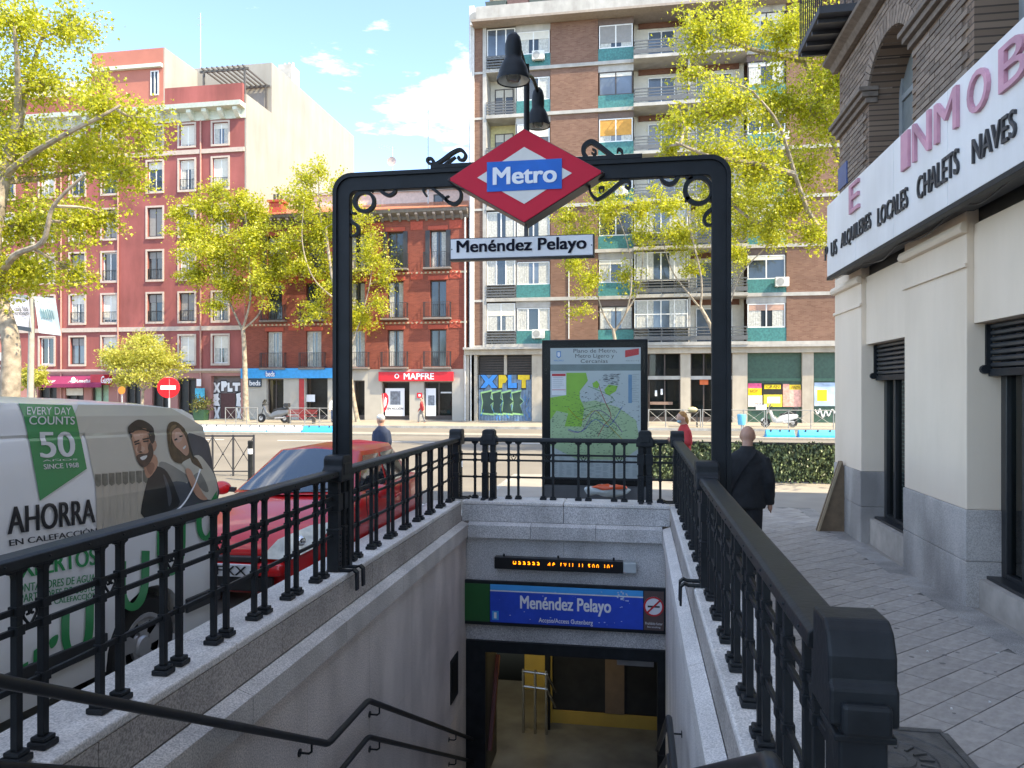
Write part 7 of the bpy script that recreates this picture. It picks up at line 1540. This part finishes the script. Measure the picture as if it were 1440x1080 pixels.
MB().bar((q.x - .3, 10.9, .14), (q.x - .3, 10.9, .66), .4, .3).build('support', M_trim, bg_) if False else None
# bollards
def bollard(x, ytop, ybot, D, lab):
    p = atD(x, ybot, D); p.z = .14 if p.y < 17.3 and p.x > -2.75 else road_z(p.y); t = thing('bollard', lab, 'bollard', p); h = .95
    MB().lathe([(.07, 0), (.07, .03), (.055, .04), (.055, h - .1), (.06, h - .09), (.06, h - .02), (.04, h), (0, h)], p, 16).build('post', M_black, t, smooth=True); MB().lathe([(.0565, h - .32), (.0575, h - .315), (.0575, h - .2), (.0565, h - .195)], p, 16).build('band', M_txt, t, smooth=True)
bollard(646.5, 648, 700, 14.6, 'black bollard with white band at the corner of the far railing'); bollard(352, 634, 690, 17.5, 'black bollard with white band beside the crossed barrier')
# crossed pedestrian barriers
def barrier(p, q, lab, h=.95, n=2, m=None, group=None):
    t = thing('pedestrian_barrier', lab, 'barrier', p, group); p, q = Vector(p), Vector(q); m = m or M_irn; up_ = Vector((0, 0, 1))
    for i in range(n + 1): c = p.lerp(q, i / n); MB().cyl(c, c + up_ * (h + .03), .025, 8).build('post', m, t)
    MB().tube([p + up_ * h, q + up_ * h], .022, 8).build('top_rail', m, t); MB().tube([p + up_ * .12, q + up_ * .12], .016, 8).build('bottom_rail', m, t)
    for i in range(n):
        a, c = p.lerp(q, i / n), p.lerp(q, (i + 1) / n); MB().tube([a + up_ * .14, c + up_ * (h - .02)], .010, 6).build('brace', m, t); MB().tube([a + up_ * (h - .02), c + up_ * .14], .010, 6).build('brace', m, t)
        MB().sphere(a.lerp(c, .5) + up_ * (h / 2 + .05), .03, 8, 6).build('boss', m, t)
a = atD(270, 665, 18.4); c = atD(357, 665, 18.4); a.z = c.z = 0; barrier(a, c, 'dark crossed pedestrian barrier seen between the van and the red car', 1.0, 3)
FG = 'grey barriers along the far kerb'
for (xa, xb_, lab) in ((317, 362, 'thin grey barrier in front of the white graffiti door'), (408, 470, 'thin grey barrier in front of the bed shop window'), (912, 985, 'thin grey barrier in front of the dark bar'), (988, 1075, 'thin grey barrier in front of the orange notice shop'), (1078, 1172, 'thin grey barrier in front of the poster covered shop')):
    a = atY(xa, 600, 40.4); c = atY(xb_, 600, 40.4); a.z = c.z = .13; barrier(a, c, lab, .95, 3, mat('barrier_grey', (0.30, 0.30, 0.29), 0.5, 0.3), FG)
# leafy screening fence
YH = 16.7
sf = thing('screening_fence', 'low metal fence covered with dark green artificial ivy', 'fence', (3, YH, .14)); hx0, hx1 = atY(905, 640, YH).x, 9.0
b = MB(); n_ = 8
for i in range(n_ + 1): X_ = hx0 + (hx1 - hx0) * i / n_; MB().box(X_ - .02, X_ + .02, YH, YH + .04, .14, 1.0).build('post', M_irn, sf)
for z in (.18, .99): MB().box(hx0, hx1, YH + .003, YH + .037, z - .02, z + .02).build('rail', M_irn, sf)
MB().box(hx0, hx1, YH + .03, YH + .05, .2, .97).build('mesh_backing', mat('fence_back', (0.05, 0.075, 0.045), 0.9, var=0.6, scale=30), sf)
lv = MB()
for i in range(9000):
    p = Vector((rnd.uniform(hx0, hx1), YH + .0 + rnd.uniform(-.07, .03), rnd.uniform(.2, 1.0))); L_ = rnd.uniform(.05, .11); aa = Vector((rnd.gauss(0, .35), rnd.gauss(-.3, .3), rnd.gauss(-.6, .7))).normalized(); w = aa.cross(Vector((rnd.gauss(0, .3), 1, rnd.gauss(0, .3)))).normalized()
    lv.add([p, p + aa * L_ * .5 + w * L_ * .22, p + aa * L_, p + aa * L_ * .5 - w * L_ * .22], [(0, 1, 2, 3)])
o = lv.build('ivy', leafmat('ivy_leaf', '#22301c', '#7d8f66', .15), sf, clean=False); o['kind'] = 'stuff'
# blue and white plastic road barriers
M_pb = mat('barrier_blue', (0.02, 0.36, 0.62), 0.45, var=0.1); M_pw = mat('barrier_white', (0.62, 0.66, 0.70), 0.45, var=0.1)
def roadbar(x0_, x1_, Y, m, lab, grp):
    a, c = atY(x0_, 600, Y).x, atY(x1_, 600, Y).x; t = thing('road_barrier', lab, 'road barrier', ((a + c) / 2, Y, .10), grp); z = .101
    b = MB(); w = c - a; b.prism([(-.28, 0), (.28, 0), (.26, .10), (.14, .22), (.08, .30), (-.08, .30), (-.14, .22), (-.26, .10)], (a + .04, Y, z), (0, 1, 0), (0, 0, 1), (1, 0, 0), w - .08); b.build('body', m, t, bevel=.02)
    MB().box(a, c, Y - .3, Y + .3, z - .0, z + .03).build('base', M_pb, t); [MB().cyl((a + w * u, Y - .12, z + .24), (a + w * u, Y - .12, z + .32), .03, 8).build('plug', M_irn, t) for u in (.2, .5, .8)]
for i, (x0_, x1_) in enumerate(((284, 329), (331, 376), (378, 425))): roadbar(x0_, x1_, 33.6, M_pw, 'white plastic road barrier in the row on the median', 'white road barriers on the median')
roadbar(427, 474, 33.6, M_pb, 'blue plastic road barrier next to the white ones', None)
for i, (x0_, x1_) in enumerate(((1075, 1118), (1121, 1178))): roadbar(x0_, x1_, 33.6, M_pb, 'bright blue plastic road barrier in front of the poster covered shop', 'blue road barriers by the screening fence')
# no entry sign, orange disc, bench, beach flag
q = atD(237, 545, 21); t = thing('traffic_sign', 'round red no entry sign on a grey post behind the van', 'traffic sign', (q.x, q.y, 0))
MB().cyl((q.x, q.y + .03, 0), (q.x, q.y + .03, q.z + .25), .03, 10).build('post', M_alu, t); b = MB(); b.lathe([(0, -.012), (.29, -.012), (.30, -.006), (.30, .006), (.0, .006)], q, 32, 'Y'); b.v = [(q.x + (v[0] - q.x) * .68, v[1] + (v[0] - q.x) * .73, v[2]) for v in b.v]; d_ = b.build('disc', mat('traffic_red', (0.55, 0.01, 0.02), 0.35), t)
b = MB(); b.box(q.x - .2, q.x + .2, q.y - .02, q.y - .014, q.z - .055, q.z + .055); b.v = [(q.x + (v[0] - q.x) * .68, v[1] + (v[0] - q.x) * .73, v[2]) for v in b.v]; b.build('bar', M_txt, d_)
q = atD(171, 549, 34); t = thing('traffic_sign', 'small round orange sign below the round bushy tree', 'traffic sign', (q.x, q.y, 0)); MB().cyl((q.x, q.y + .03, 0), (q.x, q.y + .03, q.z), .025, 8).build('post', M_alu, t); MB().lathe([(0, -.01), (.18, -.01), (.18, .01)], q, 20, 'Y').build('disc', mat('sign_orange', (0.65, 0.22, 0.02), 0.4), t)
a = atY(404, 597, 41.5); t = thing('bench', 'dark red slatted bench on the far pavement', 'bench', (a.x + .9, 41.5, .13)); M_bn = mat('bench_red', (0.22, 0.03, 0.025), 0.5)
for i in range(3): box('slat', M_bn, t, a.x, a.x + 1.8, 41.3 + i * .13, 41.41 + i * .13, .55, .585); box('back_slat', M_bn, t, a.x, a.x + 1.8, 41.70, 41.73, .68 + i * .1, .76 + i * .1)
for u in (.1, 1.66): box('leg', M_irn, t, a.x + u, a.x + u + .05, 41.3, 41.7, .13, .549)
q = atY(539, 597, 44.5); t = thing('feather_flag', 'red and white feather flag standing by the insurance office', 'flag', (q.x, 44.5, .13)); MB().cyl((q.x, 44.5, .13), (q.x, 44.5, 1.9), .02, 6).build('pole', M_alu, t)
b = MB(); b.prism([(0, .7), (.20, .9), (.34, 1.4), (.32, 1.75), (.18, 1.95), (-.1, 1.9), (-.05, 1.3)], (q.x, 44.5, 0), (1, 0, 0), (0, 0, 1), (0, 1, 0), .012); b.build('cloth', MATS['mapfre_red'], t); b = MB(); b.prism([(.06, 1.0), (.2, 1.2), (.24, 1.6), (.12, 1.7), (.04, 1.3)], (q.x, 44.495, 0), (1, 0, 0), (0, 0, 1), (0, 1, 0), .004); b.build('print', M_txt, t)
# lamp column with two banners
p = atD(42, 632, 26); p.z = 0; t = thing('banner_post', 'grey street column carrying two advertising banners', 'lamp post', p); M_col = mat('column_grey', (0.33, 0.31, 0.27), 0.6, var=0.15)
pt_ = atD(47, 285, 26); MB().tube([p, p + Vector((0, 0, 1.0)), p.lerp(pt_, .5), pt_], [.13, .11, .095, .06], 12).build('column', M_col, t, smooth=True)
for (c4, lab, kind) in (([(5, 413), (40, 416), (45, 467), (17, 462)], 'left', 0), ([(48, 417), (78, 420), (86, 472), (55, 468)], 'right', 1)):
    q4 = [atD(x, y, 25.9) for x, y in c4]; n_ = 8; b = MB()
    f = lambda u, v: q4[0].lerp(q4[1], u).lerp(q4[3].lerp(q4[2], u), v) + Vector((0, .06 * math.sin(u * 3.1) * math.sin(v * 2.5), 0))
    for i in range(n_):
        for j in range(n_): b.add([f(i / n_, j / n_), f((i + 1) / n_, j / n_), f((i + 1) / n_, (j + 1) / n_), f(i / n_, (j + 1) / n_)], [(0, 1, 2, 3)])
    bn = b.build('banner', mat('banner%d' % kind, (0.66, 0.64, 0.70) if not kind else (0.55, 0.68, 0.72), 0.6, var=0.08), t, smooth=True)
    fo = lambda u, v: f(u, v) + Vector((0, -.035, 0))
    if kind == 0:
        text('lettering', V_k, bn, 'Es una las', fo(.08, .50), fo(.95, .42), fo(.06, .36), bold=.02); text('lettering', V_k, bn, 'el trabajo', fo(.12, .63), fo(.98, .55), fo(.10, .50), bold=.02)
        MB().add([fo(0, .88), fo(1, .88), fo(1, 1), fo(0, 1)], [(0, 1, 2, 3)]).build('footer', V_k, bn); MB().add([fo(0, .0), fo(1, 0), fo(1, .07), fo(0, .07)], [(0, 1, 2, 3)]).build('header', MATS['print_grey_ink'], bn); text('lettering', M_txt, bn, 'MADRID', fo(.4, .97) + Vector((0, -.01, 0)), fo(.9, .97) + Vector((0, -.01, 0)), fo(.4, .91) + Vector((0, -.01, 0)))
    else:
        for k in range(6): u = .2 + .1 * k; MB().add([fo(u, .3 + .03 * (k % 3)), fo(u + .06, .32), fo(u + .1, .55), fo(u + .02, .6)], [(0, 1, 2, 3)]).build('print', mat('banner_ink', (0.16, 0.28, 0.33), 0.6), bn)
    MB().tube([q4[0] + Vector((0, .02, .01)), q4[1] + Vector((0, .02, .01))], .012, 6).build('banner_rod', M_alu, t)
q = atD(18, 618 / 1.0 - 95, 20)
# parasol table and green bin by the shops
for (x, lab) in ((291, 'green planter box with a bushy pale shrub by the open doorway'),):
    q = atY(x - 8, 592, 44.8); t = thing('planter', lab, 'planter', (q.x, 44.8, .13)); MB().prism([(-.35, 0), (.35, 0), (.42, .7), (-.42, .7)], (q.x, 44.5, .13), (1, 0, 0), (0, 0, 1), (0, 1, 0), .6).build('box', mat('planter_dark', (0.02, 0.07, 0.035), 0.6), t); lv = MB()
    for i in range(500): pp = Vector((q.x + rnd.gauss(0, .35), 44.8 + rnd.gauss(0, .25), 1.15 + rnd.gauss(0, .28))); aa = Vector((rnd.gauss(0, 1), rnd.gauss(0, 1), rnd.gauss(0, 1))).normalized() * .12; w = aa.cross(Vector((0, 1, .3))).normalized() * .05; lv.add([pp, pp + aa * .5 + w, pp + aa, pp + aa * .5 - w], [(0, 1, 2, 3)])
    lv.build('foliage', leafmat('shrub_leaf', '#3c4a22', '#93904e', .3), t, clean=False)
# scooters
def scooter(x0_, x1_, yb_, Y, lab, mb_, facing=1):
    a, c = atY(x0_, yb_, Y), atY(x1_, yb_, Y); cx_ = (a.x + c.x) / 2; L_ = (c.x - a.x); k = L_ / 2.0; f = facing; z = .13
    t = thing('scooter', lab, 'scooter', (cx_, Y, z)); X_ = lambda u: cx_ + f * u * k
    for u in (-.72, .72):
        w_ = MB().lathe([(.12 * k, -.05), (.23 * k, -.055), (.26 * k, -.03), (.26 * k, .03), (.23 * k, .055), (.12 * k, .05)], (X_(u), Y, z + .26 * k), 20, 'Y').build('wheel', M_rub, t, smooth=True); MB().lathe([(0, -.045), (.13 * k, -.045), (.13 * k, .045), (0, .045)], (X_(u), Y, z + .26 * k), 14, 'Y').build('rim', M_hub, w_)
    pr_ = [(-.95, .50), (-.75, .44), (-.45, .30), (.15, .24), (.35, .30), (.45, .62), (.58, .95), (.52, 1.0), (.40, .92), (.30, .60), (.10, .46), (-.05, .62), (-.35, .72), (-.9, .74), (-1.0, .68)]
    MB().prism([(u * k * f, v * k) for u, v in pr_], (cx_, Y - .15, z), (1, 0, 0), (0, 0, 1), (0, 1, 0), .30).build('body', mb_, t, bevel=.03, smooth=True)
    MB().prism([(u * k * f, v * k) for u, v in ((-.92, .745), (-.1, .66), (-.02, .74), (-.3, .80), (-.45, .86), (-.9, .88))], (cx_, Y - .13, z), (1, 0, 0), (0, 0, 1), (0, 1, 0), .26).build('seat', M_trim, t, bevel=.03, smooth=True)
    MB().prism([(u * k * f, v * k) for u, v in ((.86, .52), (.98, .40), (.92, .30), (.80, .50), (.55, .54), (.52, .46), (.68, .36))][0:4], (cx_, Y - .07, z), (1, 0, 0), (0, 0, 1), (0, 1, 0), .14).build('front_mudguard', mb_, t, bevel=.02)
    MB().tube([(X_(.72), Y - .07, z + .26 * k), (X_(.55), Y - .05, z + .9 * k), (X_(.50), Y, z + 1.02 * k)], .025, 8).build('fork', M_trim, t); MB().tube([(X_(.42), Y - .33, z + 1.05 * k), (X_(.5), Y, z + 1.02 * k), (X_(.42), Y + .33, z + 1.05 * k)], .016, 8).build('handlebar', M_trim, t)
    MB().prism([(u * k * f, v * k) for u, v in ((.60, .93), (.46, 1.32), (.44, 1.32), (.55, .93))], (cx_, Y - .2, z), (1, 0, 0), (0, 0, 1), (0, 1, 0), .4).build('windshield', glassmat('shield_glass', (0.75, 0.8, 0.82)), t)
    MB().sphere((X_(.62), Y, z + .82 * k), (.07, .11, .07), 10, 8).build('headlamp', M_hl, t, smooth=True); MB().tube([(X_(-.75), Y - .17, z + .30 * k), (X_(-.2), Y - .17, z + .26 * k)], .05, 8).build('exhaust', M_hub, t)
    MB().box(X_(-1.0), X_(-.72), Y - .18, Y + .18, z + .90 * k, z + 1.12 * k).build('top_box', M_trim, t, bevel=.04); [MB().sphere((X_(.44), Y + s_ * .36, z + 1.17 * k), (.03, .06, .045), 8, 6).build('mirror', M_trim, t) for s_ in (-1, 1)]
scooter(361, 407, 597, 42.2, 'grey scooter parked by the trunk near the dark red bench', mat('scooter_grey', (0.16, 0.165, 0.17), 0.3, 0.4), -1)
scooter(1069, 1122, 600, 41.6, 'white and black scooter parked before the poster covered shop', mat('scooter_white', (0.55, 0.57, 0.58), 0.3), -1)
# ------------------------------------------------------------------ people
def remesh(mb, vox, it=6, fac=.5):
    o = bpy.data.objects.new('tmp', mb.mesh('tmp')); C.objects.link(o)
    m1 = o.modifiers.new('r', 'REMESH'); m1.mode = 'VOXEL'; m1.voxel_size = vox
    m2 = o.modifiers.new('s', 'SMOOTH'); m2.iterations = it; m2.factor = fac
    me = bpy.data.meshes.new_from_object(o.evaluated_get(bpy.context.evaluated_depsgraph_get())); bpy.data.objects.remove(o)
    me.polygons.foreach_set('use_smooth', [True] * len(me.polygons)); me.materials.clear(); return me
def loft(b, secs, n=20):    # secs: (x, y, z, rx, ry)
    vs = []; fs = []
    for (x, y, z, rx, ry) in secs:
        for k in range(n): t = 2 * math.pi * k / n; vs.append((x + rx * math.cos(t), y + ry * math.sin(t), z))
    m = len(secs)
    for i in range(m - 1):
        for k in range(n): fs.append((i * n + k, i * n + (k + 1) % n, (i + 1) * n + (k + 1) % n, (i + 1) * n + k))
    fs += [tuple(range(n - 1, -1, -1)), tuple((m - 1) * n + k for k in range(n))]; b.add(vs, fs)
def person(label, loc, rot, h, top, leg, skin_, hair=None, hair_kind='short', stride=0.0, arms='down', hem=.46, vox=.018, cap=None, shoes=None, lean=0.0, nod=0.0, bag=None, mask=None, strap=None, broad=1.0):
    """figure built facing local -Y at unit height, scaled to h"""
    t = thing('person', label, 'person', loc); Mx = Matrix.Translation(loc) @ Matrix.Rotation(rot, 4, 'Z') @ Matrix.Scale(h, 4)
    def put(name, me, m, par=None):
        me.transform(Mx); o = link(name, me, m, par or t); return o
    v = vox / h; w = broad
    hx = Matrix.Translation((0, -.0, .868)) @ Matrix.Rotation(nod, 4, 'X') @ Matrix.Translation((0, 0, -.868))
    def head(b):
        hb_ = MB(); hb_.sphere((0, -.010, .937), (.050, .061, .062), 20, 14).sphere((0, -.030, .905), (.036, .040, .045), 16, 10)
        hb_.sphere((0, -.070, .922), (.008, .012, .012), 8, 6).sphere((0, -.060, .898), (.016, .008, .004), 8, 6)
        for s_ in (-1, 1): hb_.sphere((s_ * .047, -.006, .925), (.008, .014, .019), 8, 8).sphere((s_ * .018, -.062, .938), (.009, .004, .005), 8, 6)
        b.add([hx @ Vector(p) for p in hb_.v], hb_.f)
    knee = .285; hipz = .51
    L_ = []
    for s_ in (-1, 1):
        st_ = stride * s_; L_.append([Vector((s_ * .045, 0, hipz)), Vector((s_ * .05, -.02 + st_ * -.09 - abs(st_) * .02, knee)), Vector((s_ * .05, .012 + st_ * -.16, .045))])
    A_ = []
    for s_ in (-1, 1):
        sh_ = Vector((s_ * .095 * w, .005 + lean, .782))
        if arms == 'pockets': A_.append([sh_, Vector((s_ * .128 * w, .015 + lean, .63)), Vector((s_ * .128 * w, -.03, .475))])
        elif arms == 'front': A_.append([sh_, Vector((s_ * .145 * w, .01 + lean, .63)), Vector((s_ * .06, -.14, .66))])
        else: A_.append([sh_, Vector((s_ * .14 * w, .02 + stride * s_ * .07, .63)), Vector((s_ * .145, -.03 + stride * s_ * .14, .475))])
    body = MB(); head(body); body.tube([(0, .005, .79), (0, -.003, .87), (0, -.012, .92)], [.042, .036, .036], 14)
    loft(body, [(0, 0, .47, .085, .06), (0, 0, .55, .08, .055), (0, 0, .62, .075, .05), (0, lean * .6, .74, .095, .055), (0, lean, .80, .085, .05), (0, lean, .825, .04, .035)])
    for a, l in zip(A_, L_):
        body.tube(a, [.030, .024, .017], 10); body.tube(l, [.052, .036, .024], 10); body.sphere(l[2] + Vector((0, -.025, -.025)), (.022, .05, .018), 10, 6)
        d = (a[2] - a[1]).normalized(); sd_ = d.cross(Vector((0, 1, 0)) if abs(d.y) < .8 else Vector((0, 0, 1))).normalized(); nn_ = d.cross(sd_)
        body.tube([a[2], a[2] + d * .03, a[2] + d * .05], [.016, .019, .016], 8)
        for f_ in range(4):
            r0_ = a[2] + d * .045 + nn_ * ((f_ - 1.5) * .010); ln = (.034, .040, .037, .028)[f_]; body.tube([r0_, r0_ + d * ln * .55 + sd_ * -.004, r0_ + d * ln * .9 + sd_ * -.012], [.0058, .0054, .0045], 6)
        r0_ = a[2] + d * .015 + nn_ * -.016; body.tube([r0_, r0_ + d * .022 + nn_ * -.014, r0_ + d * .040 + nn_ * -.014], [.0068, .006, .005], 6)
    put('body', remesh(body, min(v, .009), 3, .4), skin_)
    # trousers
    tr = MB(); loft(tr, [(0, 0, .45, .082, .062), (0, 0, .52, .090, .066), (0, 0, .575, .085, .062)])
    for l in L_: tr.tube([l[0] + Vector((0, 0, .02)), l[0].lerp(l[1], .5), l[1], l[1].lerp(l[2], .5), l[2] + Vector((0, 0, -.01))], [.058, .054, .046, .042, .040], 12)
    put('trousers', remesh(tr, v, 4), leg)
    sh = MB()
    for l in L_: sh.sphere(l[2] + Vector((0, -.028, -.024)), (.028, .066, .021), 12, 8).tube([l[2] + Vector((0, 0, .015)), l[2] + Vector((0, 0, -.025))], .027, 8)
    put('shoes', remesh(sh, v, 2), shoes or M_trim)
    ct = MB(); loft(ct, [(0, .0, hem, .105 * w, .078), (0, .0, hem + .04, .102 * w, .078), (0, .002, .60, .098 * w, .074), (0, lean * .6, .70, .112 * w, .076), (0, lean, .765, .118 * w, .068), (0, lean, .80, .105 * w, .058), (0, lean, .825, .072 * w, .050), (0, lean, .842, .048, .044), (0, lean, .862, .044, .044)])
    for a in A_: ct.tube([a[0] + Vector((0, 0, .0)), a[0].lerp(a[1], .5), a[1], a[1].lerp(a[2], .5), a[2] + (a[2] - a[1]).normalized() * .008], [.040, .043, .039, .036, .031], 12)
    me = remesh(ct, v, 5)
    for vv in me.vertices: q = vv.co * 22; vv.co += Vector((noise.noise(q), noise.noise(q + Vector((7, 3, 1))), 0)) * .004
    put('jacket', me, top)
    if hair:
        hm = MB()
        if hair_kind == 'short': hm.sphere((0, .002, .950), (.049, .054, .057), 18, 12)
        else: hm.sphere((0, .006, .950), (.053, .058, .060), 18, 12).sphere((0, .030, .900), (.050, .032, .065), 14, 10)
        hm.v = [tuple(hx @ (Vector(p) + Vector((0, 0, .0)))) for p in hm.v]; me = remesh(hm, v * .7, 2)
        for vv in me.vertices: vv.co += Vector((noise.noise(vv.co * 60), noise.noise(vv.co * 60 + Vector((5, 5, 5))), 0)) * .004
        put('hair', me, hair)
    if cap:
        cm = MB(); cm.sphere((0, -.008, .962), (.051, .060, .044), 18, 10).sphere((0, -.068, .955), (.036, .032, .006), 14, 6); cm.v = [tuple(hx @ Vector(p)) for p in cm.v]; put('cap', remesh(cm, v * .6, 2), cap)
    if mask: cm = MB(); cm.sphere((0, -.048, .905), (.036, .030, .028), 12, 8); cm.v = [tuple(hx @ Vector(p)) for p in cm.v]; put('mask', cm.mesh('mask', smooth=True), mask)
    if strap:
        sm = MB(); P3 = [(-.06, .05, .838), (-.02, .085 + lean, .78), (.05, .088, .68), (.10, .06, .58), (.12, .0, .52)]; q = cat_rom(P3, 5)
        for i in range(len(q) - 1): sm.bar(q[i], q[i + 1], .022, .004, up=(0, 1, .2))
        put('bag_strap', sm.mesh('s'), strap); bm2 = MB(); bm2.sphere((.125, -.0, .48), (.025, .07, .06), 12, 8); put('shoulder_bag', remesh(bm2, v, 2), strap)
    if bag: bm2 = MB(); bm2.box(-.18, -.165, -.06, .06, .26, .42); put('shopping_bag', bm2.mesh('b'), bag)
    return t
K_black = mat('cloth_black', (0.010, 0.011, 0.013), 0.85, var=0.3, scale=12, bump=0.2, bscale=60); K_blk2 = mat('cloth_black_trousers', (0.012, 0.012, 0.014), 0.9, var=0.2); K_navy = mat('cloth_navy', (0.018, 0.03, 0.065), 0.8, var=0.25, scale=8); K_grey = mat('cloth_grey', (0.16, 0.16, 0.17), 0.85, var=0.2); K_red = mat('cloth_red', (0.45, 0.03, 0.035), 0.8); K_white = mat('cloth_white', (0.62, 0.62, 0.60), 0.85, var=0.1); K_jean = mat('cloth_denim', (0.06, 0.10, 0.19), 0.85, var=0.2)
S_1 = mat('skin_tan', (0.42, 0.22, 0.15), 0.5, var=0.10, scale=12); S_2 = mat('skin_pale', (0.55, 0.33, 0.24), 0.5, var=0.08, scale=12); H_gr = mat('hair_grey', (0.42, 0.41, 0.39), 0.8); H_bl = mat('hair_ginger', (0.42, 0.20, 0.06), 0.7, var=0.3, scale=30); H_dk = mat('hair_dark', (0.03, 0.022, 0.018), 0.7)
p = atD(1051, 800, 8.0); g_ = walk_z(p.y)
hd = atD(1047, 598, 8.0).z - g_
person('bald man in a black coat with a shoulder strap walking along the pavement', (p.x, p.y, g_), R(180 - 12), hd * 1.0, K_black, K_blk2, S_1, arms='pockets', hem=.44, vox=.014, stride=.35, lean=.004, nod=R(14), strap=K_blk2, broad=1.12)
p = atD(536, 700, 15.6); person('man in a navy jacket and pale cap seen beyond the red car', (p.x, p.y, 0.0), R(180 + 55), 1.63, K_navy, K_grey, S_1, hair=H_gr, cap=K_white, stride=.5, vox=.03)
p = atD(962, 700, 13.9); person('fair haired person with a face mask beyond the railing corner', (p.x, p.y, .14), R(-70), 1.60, K_red, K_jean, S_2, hair=H_bl, hair_kind='long', mask=mat('mask_blue', (0.30, 0.52, 0.60), 0.8), arms='front', vox=.03, nod=R(18))
p = atY(593, 597, 43.5); person('person in red carrying a white bag before the insurance office', (p.x, 43.5, .13), R(-80), 1.55, K_red, K_grey, S_2, hair=H_dk, bag=K_white, stride=.8, vox=.04)
p = atY(469, 597, 43.0); person('person in a white top before the blue signed bed shop', (p.x, 43.0, .13), R(30), 1.65, K_white, K_jean, S_1, hair=H_dk, stride=.4, vox=.04)
p = atY(976, 603, 38.5); tb = thing('street_table', 'dark folding table with a pale yellow bag on the far kerb', 'table', (p.x, 41, .13)); X0 = atY(957, 600, 41).x; X1 = atY(982, 600, 41).x
box('top', M_bfr, tb, X0, X1, 40.8, 41.5, .88, .92)
for u in (X0 + .04, X1 - .08):
    for yy in (40.84, 41.42): box('leg', M_irn, tb, u, u + .04, yy, yy + .04, .13, .879)
tag(MB().sphere((atY(974, 600, 41).x, 41.1, 1.06), (.27, .2, .16), 14, 10).build('cloth_bag', mat('bag_yellow', (0.55, 0.48, 0.25), 0.8), None, smooth=True), 'pale yellow bag lying on the dark folding table', 'bag')
q = atY(1043, 590, 36); t = thing('litter_bin', 'light blue litter bin on a post behind the bald man', 'bin', (q.x, 36, 0)); MB().cyl((q.x, 36, 0), (q.x, 36, .7), .04, 8).build('post', M_alu, t); MB().lathe([(0, .5), (.17, .5), (.21, .95), (.19, 1.0), (0, 1.0)], (q.x, 36, 0), 16).build('bucket', mat('bin_blue', (0.10, 0.42, 0.62), 0.5), t, smooth=True)
